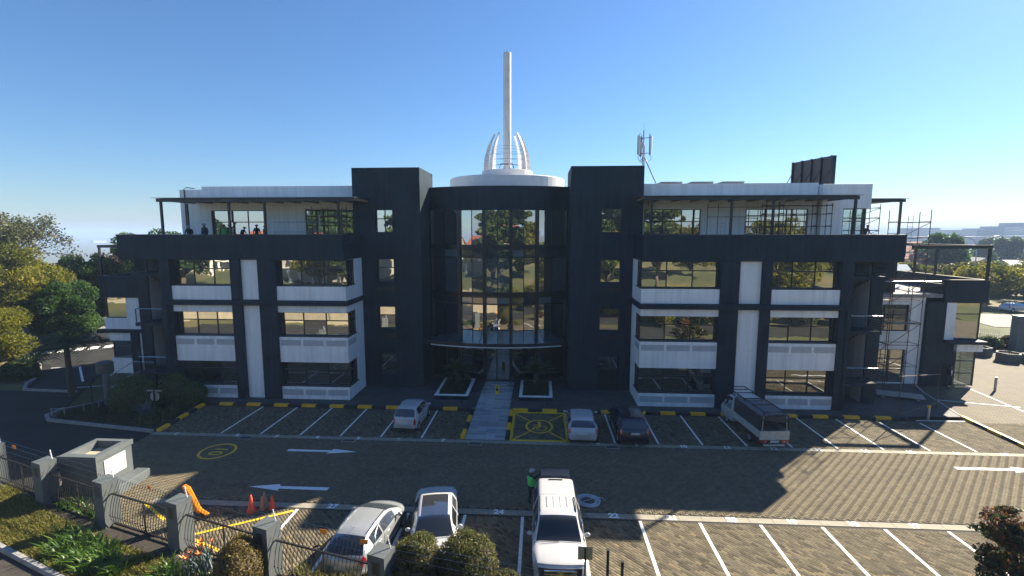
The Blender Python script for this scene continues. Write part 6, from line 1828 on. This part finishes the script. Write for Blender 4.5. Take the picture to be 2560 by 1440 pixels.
# right gate pillar and fence
t = thing('gate_pillar', 'big dark grey gate pillar at the right edge', 'pillar', (50.3, 52.0, 0))
MB().box(-1.1, 1.1, -.4, .4, -.1, 3.7).build('shaft', M['pillar'], t, bevel=.03); MB().box(-1.15, 1.15, -.45, .45, 3.702, 3.8).build('cap', M['pillar'], t)
fence_bay((42.5, 57.5), (46.6, 55.6), 'bowed black fence panel left of the right gate pillar, farther', 'bowed fence panels at the right')
fence_bay((46.6, 55.6), (49.3, 53.0), 'bowed black fence panel touching the right gate pillar', 'bowed fence panels at the right')
# double armed street lamp
t = thing('street_lamp', 'tall double armed street lamp beyond the right wing', 'street lamp', (77.3, 90, 0))
MB().cyl((0, 0, -.1), (0, 0, 10.2), .11, .07).build('mast', M['galv'], t)
for s in (-1, 1):
    MB().tube([(0, 0, 9.9), (s * .5, 0, 10.8), (s * 1.3, 0, 11.3), (s * 2.6, 0, 11.6)], .05).build('arm', M['galv'], t)
    MB().obox((s * 3.0, 0, 11.66), (.9, .3, .12), Matrix.Rotation(-s * .15, 3, 'Y')).build('lamp_head', M['galv'], t)

# ================================================================== SCAFFOLDING
def scaffold(name, label, loc, xs, ys, lifts, top, group, rz=0, m='rust', diag=True, plank=None, ladder=None):
    t = thing(name, label, 'scaffold', loc, rz, group)
    for x in xs:
        for y in ys:
            s = MB().cyl((x, y, 0), (x, y, top + random.uniform(-.2, .1)), .027, n=6)
            for z_ in lifts: s.cyl((x, y, z_ - .04), (x, y, z_ + .04), .045, n=6)
            s.build('standard', M[m], t)
    for z_ in lifts:
        for y in ys: MB().cyl((xs[0], y, z_), (xs[-1], y, z_), .024, n=6).build('ledger', M[m], t)
        if len(ys) > 1:
            for x in xs: MB().cyl((x, ys[0], z_ + .05), (x, ys[-1], z_ + .05), .024, n=6).build('transom', M[m], t)
    if diag:
        for z0, z1 in zip(lifts[:-1], lifts[1:]):
            MB().cyl((xs[0], ys[0] - .04, z0), (xs[-1], ys[0] - .04, z1), .022, n=6).build('brace', M[m], t)
    for z_ in (plank or []):
        for k in range(3):
            y = ys[0] + .1 + k * (ys[-1] - ys[0] - .2) / 3
            MB().box(xs[0] - .15, xs[-1] + .15, y, y + .24, z_, z_ + .045).build('plank', M['plank'], t)
    if ladder:
        x, z0, z1 = ladder; l_ = MB()
        for s in (0, .35): l_.cyl((x + s, ys[0] - .1, z0), (x + s + .1, ys[0] - .05, z1), .016, n=5)
        for k in range(int((z1 - z0) / .28)): l_.cyl((x + .02, ys[0] - .09, z0 + .15 + k * .28), (x + .37, ys[0] - .09, z0 + .15 + k * .28), .012, n=5)
        l_.build('ladder', M['galv'], t)
    return t
GS = 'scaffolds on the terraces'
scaffold('terrace_scaffold', 'low scaffold frame against the blank wall of the left terrace', (-20.5, 36.2, 11.2), [0, 1.15, 3.6], [0], [1.2, 1.95], 2.5, GS, m='galv', diag=False)
scaffold('terrace_scaffold', 'scaffold before the right window of the left terrace', (-18.1, 36.6, 11.2), [0, 1.3, 2.8], [0, .9], [.9, 1.7, 2.4, 2.9], 3.1, GS, diag=False)
scaffold('terrace_scaffold', 'scaffold with ladder on the middle of the right terrace', (12.25, 36.4, 11.2), [0, .75, 4.2, 5.1], [0], [.6, 2.3, 3.0], 3.4, GS, diag=False, ladder=(.9, .0, 2.2))
scaffold('terrace_scaffold', 'scaffold before the second window of the right terrace', (16.4, 36.3, 11.2), [0, 1.2, 3.6, 4.6], [0, .7], [.5, 1.6, 2.5, 3.1], 3.4, GS, diag=False)
scaffold('terrace_scaffold', 'scaffold under the small pergola at the right end of the terrace', (24.9, 40.6, 11.2), [0, .9, 2.3], [0, 1.2], [.6, 1.3, 2.3, 3.1], 3.5, GS)
scaffold('scaffold_tower', 'tall scaffold tower standing on the ground by the right wing', (26.9, 38.0, .12), [0, 2.25], [0, 1.1], [1.9, 3.6, 5.3, 7.0, 8.6, 10.2, 11.8, 13.0], 13.9, 'scaffolds on the ground', plank=[5.2], ladder=(.5, 10, 13.5))
scaffold('scaffold_tower', 'shorter scaffold bay beside the tall tower', (24.95, 38.0, .12), [0, 1.8], [0, 1.1], [1.9, 3.6, 5.3, 7.0, 8.4], 8.6, 'scaffolds on the ground', plank=[7.05])
t = thing('scaffold_trestle', 'goal shaped scaffold trestle on the apron corner', 'scaffold', (23.5, 31.75, 0), math.atan2(2.4, 4.3), 'scaffolds on the ground')
MB().cyl((0, 0, 0), (0, 0, 3.3), .027, n=6).build('standard', M['rust'], t); MB().cyl((4.9, 0, 0), (4.9, 0, 3.3), .027, n=6).build('standard', M['rust'], t)
MB().cyl((-.2, 0, 3.1), (5.1, 0, 2.55), .025, n=6).build('ledger', M['rust'], t); MB().cyl((0, 0, .5), (4.9, 0, .5), .02, n=6).build('ledger', M['rust'], t)
t = thing('board_stack', 'pale scaffold boards lying on blocks on the apron', 'boards', (26.9, 36.4, .116), R(-20))
for k in range(5): MB().box(-1.5 + .05 * k, 1.4 + .04 * k, -.65 + k * .27, -.42 + k * .27, .18, .225).build('board', M['plank'], t)
for x in (-1.1, 1.0): MB().box(x - .1, x + .1, -.6, .6, 0, .178).build('block', M['slab'], t)
o = MB().add([(0, 0, 0), (3.4, .1, 0), (3.6, 2.6, .12), (.2, 2.4, .12), (1.8, 1.2, .22)], [(0, 1, 4), (1, 2, 4), (2, 3, 4), (3, 0, 4)]).build('dust_sheet', mat('white_dust_sheet', (.75, .74, .72), .7, var=.05), None, loc=(29.0, 43.5, 7.53))
tag(o, 'bright white sheet spread over the right wing terrace', 'sheet')
o = MB().box(0, 1.7, 0, .05, 0, 1.0).build('solar_panel', glass_mat('solar_panel_glass', k=.2, dark=(.1, .16, .17), refl=(.8, .9, .9)), None, loc=(34.2, 48.6, 8.68), rot=(R(-55), 0, R(-5)))
tag(o, 'small blue grey solar panel leaning on the right wing parapet', 'solar panel')

# ================================================================== PEOPLE
def person(label, loc, rz, pose, cloth, hat=None, vest=False, scale=1.0):
    """one continuous skinned body; pose = joint overrides; cloth = (top, trousers)"""
    t = thing('person', label, 'person', loc, rz)
    J = {'pel': (0, 0, .95), 'wst': (0, 0, 1.1), 'che': (0, 0, 1.32), 'nek': (0, .01, 1.49), 'hd0': (0, .02, 1.58), 'hd1': (0, .03, 1.66), 'hd2': (0, .02, 1.74)}
    for s, k in ((-1, 'l'), (1, 'r')):
        J.update({k + 'sh': (s * .19, 0, 1.42), k + 'el': (s * .26, -.02, 1.14), k + 'wr': (s * .27, .08, .9), k + 'pa': (s * .27, .1, .82), k + 'hp': (s * .1, 0, .9), k + 'kn': (s * .11, .02, .5), k + 'an': (s * .11, -.02, .09), k + 'to': (s * .13, .16, .04)})
    J.update(pose)
    E = [('pel', 'wst'), ('wst', 'che'), ('che', 'nek'), ('nek', 'hd0'), ('hd0', 'hd1'), ('hd1', 'hd2')]
    Rr = {'pel': .15, 'wst': .135, 'che': .16, 'nek': .055, 'hd0': .075, 'hd1': .095, 'hd2': .06}
    for k in 'lr':
        E += [('che', k + 'sh'), (k + 'sh', k + 'el'), (k + 'el', k + 'wr'), (k + 'wr', k + 'pa'), ('pel', k + 'hp'), (k + 'hp', k + 'kn'), (k + 'kn', k + 'an'), (k + 'an', k + 'to')]
        Rr.update({k + 'sh': .065, k + 'el': .047, k + 'wr': .032, k + 'pa': .038, k + 'hp': .095, k + 'kn': .062, k + 'an': .045, k + 'to': .04})
        wr, pa = Vector(J[k + 'wr']), Vector(J[k + 'pa']); d = (pa - wr).normalized(); sd = d.cross(Vector((0, 1, .2))).normalized()
        for q, (o_, l_) in enumerate(((-.03, .07), (-.01, .085), (.01, .08), (.03, .06))):
            J[f'{k}f{q}'] = tuple(pa + d * .04 + sd * o_ * .8); J[f'{k}g{q}'] = tuple(pa + d * (.04 + l_) + sd * o_ + Vector((0, .012, 0)))
            E += [(k + 'pa', f'{k}f{q}'), (f'{k}f{q}', f'{k}g{q}')]; Rr[f'{k}f{q}'] = .011; Rr[f'{k}g{q}'] = .008
        J[k + 't'] = tuple(wr + d * .05 + sd * .055 + Vector((0, .03, 0))); E.append((k + 'pa', k + 't')); Rr[k + 't'] = .011
    nmz = list(J); ix = {n_: i for i, n_ in enumerate(nmz)}
    me = bpy.data.meshes.new('body_cage'); me.from_pydata([J[n_] for n_ in nmz], [(ix[a], ix[b_]) for a, b_ in E], [])
    o = bpy.data.objects.new('body_cage', me); col.objects.link(o)
    sk = o.modifiers.new('skin', 'SKIN'); sk.use_smooth_shade = True
    for n_ in nmz: me.skin_vertices[0].data[ix[n_]].radius = (Rr[n_], Rr[n_])
    me.skin_vertices[0].data[ix['pel']].use_root = True
    sb = o.modifiers.new('sub', 'SUBSURF'); sb.levels = 1; sb.render_levels = 1
    dg = bpy.context.evaluated_depsgraph_get(); dg.update()
    bm_ = bpy.data.meshes.new_from_object(o.evaluated_get(dg))
    bpy.data.objects.remove(o); bpy.data.meshes.remove(me)
    bm_.name = 'body'
    for m_ in (M['skin'], cloth[0], cloth[1], M['black']): bm_.materials.append(m_)
    pts = np.array([J[n_] for n_ in nmz]); segs = [(ix[a], ix[b_], a, b_) for a, b_ in E]
    for p in bm_.polygons:
        c = np.array(p.center); best = None
        for a, b_, na, nb in segs:
            A, Bv = pts[a], pts[b_]; u_ = np.clip(np.dot(c - A, Bv - A) / (np.dot(Bv - A, Bv - A) + 1e-9), 0, 1); d_ = np.linalg.norm(c - A - u_ * (Bv - A))
            if best is None or d_ < best[0]: best = (d_, na, nb)
        na, nb = best[1:]
        if nb[:2] in ('hd',) or nb == 'nek' and c[2] > pts[ix['nek']][2] or nb.endswith('pa') or nb[1:2] in ('f', 'g', 't') and nb[0] in 'lr' and nb not in ('lto', 'rto'): mi = 0
        elif nb.endswith('to'): mi = 3
        elif nb[1:] in ('hp', 'kn', 'an') or nb == 'wst' and c[2] < 1.0 * pts[ix['pel']][2] + .02: mi = 2
        else: mi = 1
        p.material_index = mi; p.use_smooth = True
    inst('body', bm_, t)
    h1 = Vector(J['hd1'])
    hm = MB()
    if hat:
        hm.ball((h1.x, h1.y - .01, h1.z + .03), .118, 14, 8, sq=(1, 1.1, .8)).obox((h1.x, h1.y + .1, h1.z + .03), (.16, .12, .02)); hm.build('hat', hat, t, smooth=True)
    else: hm.ball((h1.x, h1.y - .03, h1.z + .035), .1, 12, 8, sq=(1, 1.0, .85)).build('hair', M['black'], t, smooth=True)
    fc = MB()
    for s in (-1, 1): fc.ball((h1.x + s * .035, h1.y + .088, h1.z + .0), .012, 6, 4)
    fc.build('eye', M['spire'], t)
    MB().ball((h1.x, h1.y + .1, h1.z - .025), .016, 6, 4, sq=(.8, 1, 1.3)).build('nose', M['skin'], t)
    if vest:
        c = Vector(J['che']); w_ = Vector(J['pel'])
        vm = MB()
        for (zz, rx_, ry_) in (): pass
        prof = [(.185, .14, 0.12), (.2, .15, .35), (.225, .165, .62), (.235, .16, .85), (.17, .12, .98)]
        vs = []; fs = []
        for rx_, ry_, u_ in prof:
            pc = w_.lerp(c + (c - w_).normalized() * .14, u_)
            for q in range(14):
                a = 2 * math.pi * q / 14; vs.append((pc.x + rx_ * math.cos(a), pc.y + ry_ * math.sin(a), pc.z))
        for l_ in range(4):
            for q in range(14): fs.append((l_ * 14 + q, l_ * 14 + (q + 1) % 14, (l_ + 1) * 14 + (q + 1) % 14, (l_ + 1) * 14 + q))
        MB().add(vs, fs).build('safety_vest', M['vest'], t, smooth=True)
    t.scale = (scale,) * 3
    return t
M['vest'] = mat('green_safety_vest', (.08, .6, .12), .6, var=.1)
M['navy'] = mat('navy_overalls', (.012, .016, .03), .8, var=.2)
M['jblack'] = mat('black_jacket', (.012, .012, .014), .8, var=.2)
M['shirt'] = mat('white_shirt', (.7, .7, .72), .7, var=.05)
M['olive'] = mat('dark_olive_trousers', (.04, .042, .025), .8, var=.2)
M['hatg'] = mat('grey_hard_hat', (.35, .35, .37), .4, var=.05)
bendp = {'che': (0, .16, 1.26), 'nek': (0, .24, 1.4), 'hd0': (0, .28, 1.48), 'hd1': (0, .3, 1.56), 'hd2': (0, .29, 1.64), 'lsh': (-.19, .15, 1.36), 'rsh': (.19, .15, 1.36), 'lel': (-.26, .2, 1.1), 'rel': (.26, .2, 1.1), 'lwr': (-.2, .42, 1.0), 'rwr': (.2, .42, 1.0), 'lpa': (-.18, .5, .98), 'rpa': (.18, .5, .98)}
raise_r = {'rel': (.34, .12, 1.56), 'rwr': (.36, .3, 1.78), 'rpa': (.36, .34, 1.86)}
person('person in dark clothes and cap leaning forward on the left terrace, leftmost', (-26.4, 35.0, 11.21), R(200), bendp, (M['navy'], M['navy']), M['hatg'])
person('person in dark overalls and pale cap standing upright on the left terrace', (-25.1, 34.8, 11.21), R(170), {}, (M['navy'], M['navy']), M['hatg'], scale=1.04)
person('person in a green safety vest by the left terrace window', (-24.0, 35.4, 11.21), R(60), {}, (M['jblack'], M['navy']), None, True)
person('person in dark clothes raising an arm beside the green vest', (-23.45, 35.2, 11.21), R(-30), raise_r, (M['jblack'], M['navy']))
person('person in dark overalls at the right end of the terrace among scaffolds', (26.1, 38.5, 11.21) if False else (26.3, 40.9, 11.21), R(190), bendp, (M['navy'], M['navy']), None, scale=1.05)
pj = person('person in black jacket and white shirt standing by the glass corner', (32.6, 39.1, .12), R(178), {'lel': (-.25, .03, 1.16), 'lwr': (-.08, .2, 1.1), 'lpa': (-.02, .24, 1.12), 'rel': (.25, .03, 1.16), 'rwr': (.08, .2, 1.08), 'rpa': (.02, .24, 1.1)}, (M['jblack'], M['olive']))
MB().add([(-.07, .165, 1.42), (.07, .165, 1.42), (.05, .172, 1.2), (.05, .16, 1.0), (-.05, .16, 1.0), (-.05, .172, 1.2)], [(0, 5, 2, 1), (5, 4, 3, 2)]).build('shirt_front', M['shirt'], pj)
person('person in a green safety vest reaching up behind the pickup', (-.33, 20.6, 0), R(-50), {'rel': (.32, .2, 1.52), 'rwr': (.3, .4, 1.72), 'rpa': (.3, .46, 1.78)}, (M['navy'], M['navy']), M['hatg'], True)
# ================================================================== BACKGROUND
def house(name, label, loc, rz, w, d, h_, rh, roofm, wallm, nwin=4, group=None):
    t = thing(name, label, 'house', loc, rz, group)
    MB().box(-w / 2, w / 2, -d / 2, d / 2, -1.5, h_).add([(-w / 2, -d / 2, h_), (-w / 2, d / 2, h_), (-w / 2, 0, h_ + rh * .97), (w / 2, -d / 2, h_), (w / 2, d / 2, h_), (w / 2, 0, h_ + rh * .97)], [(0, 1, 2), (3, 5, 4)]).build('wall', wallm, t)
    ov = .4
    for s in (-1, 1):
        MB().add([(-w / 2 - ov, s * (d / 2 + ov), h_ - .2), (w / 2 + ov, s * (d / 2 + ov), h_ - .2), (w / 2 + ov, 0, h_ + rh), (-w / 2 - ov, 0, h_ + rh), (-w / 2 - ov, s * (d / 2 + ov), h_ - .05), (w / 2 + ov, s * (d / 2 + ov), h_ - .05), (w / 2 + ov, 0, h_ + rh + .15), (-w / 2 - ov, 0, h_ + rh + .15)],
            [(0, 1, 2, 3), (4, 5, 6, 7), (0, 1, 5, 4), (2, 3, 7, 6), (1, 2, 6, 5), (3, 0, 4, 7)]).build('roof', roofm, t)
    for k in range(nwin):
        x = -w / 2 + (k + .5) * w / nwin
        for s in (-1, 1):
            f_ = MB().box(x - .75, x + .75, s * d / 2 - .06, s * d / 2 + .06, h_ * .3, h_ * .8).build('window', M['spire'], t)
            MB().box(x - .65, x + .65, s * d / 2 - .08, s * d / 2 + .08, h_ * .33, h_ * .77).build('pane', M['glass_mid'], f_)
    return t
M['redroof'] = mat('terracotta_roof', (.3, .1, .055), .85, var=.2, scale=1.5, bump=.3, bscale=6)
M['greyroof'] = mat('pale_grey_roof', (.42, .41, .38), .8, var=.15, scale=1)
M['hwall'] = mat('white_house_wall', (.62, .61, .58), .8, var=.08, scale=.6)
house('white_house', 'white house with red roof seen under the wing pergola', (115, 152, -1), R(8), 15, 9, 4.2, 2.6, M['redroof'], M['hwall'], 4)
house('white_house', 'small white gabled house right of the red roofed one', (126.5, 148, -1), R(80), 9, 6.5, 4.0, 2.0, M['greyroof'], M['hwall'], 2)
house('white_house', 'pale low house at the right on the far slope', (170, 178, -2), R(-10), 14, 8, 3.0, 1.5, M['greyroof'], M['hwall'], 4)
house('red_house', 'hazy red roofed house left below the office blocks', (160, 225, -2), R(15), 24, 11, 6.0, 4.0, M['redroof'], M['hwall'], 5)
# office blocks on the skyline
M['cityA'] = mat('pale_office_wall', (.36, .37, .39), .7, var=.06, scale=.02)
M['cityB'] = mat('grey_office_wall', (.22, .23, .25), .7, var=.06, scale=.02)
def block(label, x0, x1, y, z1, m, step=None, floors=5):
    t = thing('office_block', label, 'office block', ((x0 + x1) / 2, y, -22), 0, 'office blocks on the hazy skyline')
    w = x1 - x0
    bo = MB()
    if step: bo.prism([(-w / 2, -20), (w / 2, -20), (w / 2, 25), (-w / 2, 25)], 0, step + 22).box(w * .05, w / 2, -19.5, 24.5, step + 22, z1 + 22)
    else: bo.box(-w / 2, w / 2, -20, 25, 0, z1 + 22)
    bo.build('wall', m, t)
    top = (step or z1) + 22
    for k in range(floors):
        z_ = top - 3.5 - k * 4.2
        if z_ < 6: break
        MB().box(-w / 2 + 2, w / 2 - 2, -20.4, -20.05, z_, z_ + 1.7).build('window_band', M['glass_mid'], t)
block('wide hazy office block left behind the tall scaffold tower', 655, 692, 900, 19.4, M['cityA'])
block('low hazy office block between the two pale ones', 692, 724, 930, 7.5, M['cityA'])
block('hazy office block with flat roof left of the stepped one', 720, 779, 905, 16, M['cityA'])
block('stepped hazy office block, tallest on the right skyline', 778, 834, 880, 28, M['cityB'], 22)
block('hazy office block cut by the right edge', 842, 900, 900, 12.5, M['cityB'])
block('darker hazy office block below the flat roofed one', 640, 684, 790, 5.5, M['cityB'])
sky_w = ['first', 'second', 'third', 'fourth', 'fifth', 'sixth', 'seventh', 'eighth', 'ninth']
for i, (x0, w_, y_, z1) in enumerate(((560, 16, 760, 2.5), (590, 22, 800, 5.0), (622, 14, 780, 1.5), (705, 20, 1000, 10.5), (752, 12, 980, 13), (700, 18, 770, 3.0), (740, 26, 800, 6.5), (815, 14, 960, 19), (800, 30, 820, 4.5))):
    block(f'small hazy building, {sky_w[i]} from the left along the lower skyline', x0, x0 + w_, y_, z1, M['cityB'] if i % 2 else M['cityA'], floors=4)
# far white sheds in the valley on the left
for i, (x, y, w, h_) in enumerate(((-2820, 2500, 60, 26), (-2730, 2510, 40, 22), (-2660, 2490, 90, 20), (-2580, 2520, 50, 16), (-2470, 2560, 60, 14))):
    t = thing('far_shed', ['tiny white shed farthest left in the hazy valley', 'tiny white shed second in the hazy valley', 'long pale shed in the middle of the hazy valley', 'tiny shed right of the long pale one', 'tiny shed farthest right in the hazy valley'][i], 'shed', (x, y, -48), .3 * i, 'white sheds in the hazy valley')
    MB().box(-w / 2, w / 2, -15, 15, 0, h_).build('wall', M['hwall'], t); MB().box(-w / 2 - 1, w / 2 + 1, -16, 16, h_, h_ + 2).build('roof', M['greyroof'], t)

# ---- across the street, behind the camera (mirrored in the windows)
t = thing('garden_wall', 'long cream garden wall with pale pillars across the street', 'wall', (-45, 2.6, 0), R(3))
for k in range(9):
    MB().box(-32 + k * 8 + .3, -24 + k * 8 - .3, -.12, .12, -.2, 2.3).build('wall_panel', M['cream'], t)
    MB().box(-32 + k * 8 - .28, -32 + k * 8 + .28, -.28, .28, -.2, 2.7).build('pillar', M['cream'], t)
sheet('garden_lawn', [(-100, 1.5), (4, 1.0), (4, -9), (-100, -9)], .72, mat('sunlit_lawn', (.12, .13, .025), .95, var=.3, scale=.5))
M['villa'] = mat('cream_villa_wall', (.42, .38, .32), .8, var=.08, scale=.6)
for i, (x, y, rz, w) in enumerate(((-46, -38, .1, 20), (-80, -52, -.2, 20), (16, -92, .05, 22), (50, -84, -.1, 20), (-12, -112, 0, 24))):
    z_ = ground_h(np.array(x), np.array(y)).item()
    hs = house('villa', ['cream villa with columns across the street', 'cream villa farther left across the street', 'villa with red roof behind the conifers', 'villa with red roof behind the hedge', 'large villa highest behind the gardens'][i], (x, y, z_), rz, w, 11, 6.5, 3.0, M['redroof'], M['villa'], 6, 'villas across the street')
    if i < 2:
        for k in range(8): MB().cyl((-w / 2 + 1 + k * (w - 2) / 7, 7.2, -.5), (-w / 2 + 1 + k * (w - 2) / 7, 7.2, 3.2), .28, n=10).build('column', M['spire'], hs)
        MB().box(-w / 2, w / 2, 5.5, 7.8, 3.2, 3.6).build('porch_roof', M['spire'], hs)

# ---- haze: one closed box of thin even air round everything
hz = MB().box(-14500, 14500, -14500, 14600, -60, 40).build('haze', [])
hm = bpy.data.materials.new('thin_blue_haze'); hm.use_nodes = True
nt = hm.node_tree; nt.nodes.clear()
pv = nt.nodes.new('ShaderNodeVolumePrincipled'); pv.inputs['Color'].default_value = (.5, .68, .98, 1); pv.inputs['Density'].default_value = .00042; pv.inputs['Anisotropy'].default_value = 0.0
om = nt.nodes.new('ShaderNodeOutputMaterial'); nt.links.new(pv.outputs[0], om.inputs['Volume'])
hz.data.materials.append(hm)
tag(hz, 'thin pale blue haze over the valley and skyline', 'haze', kind='stuff')
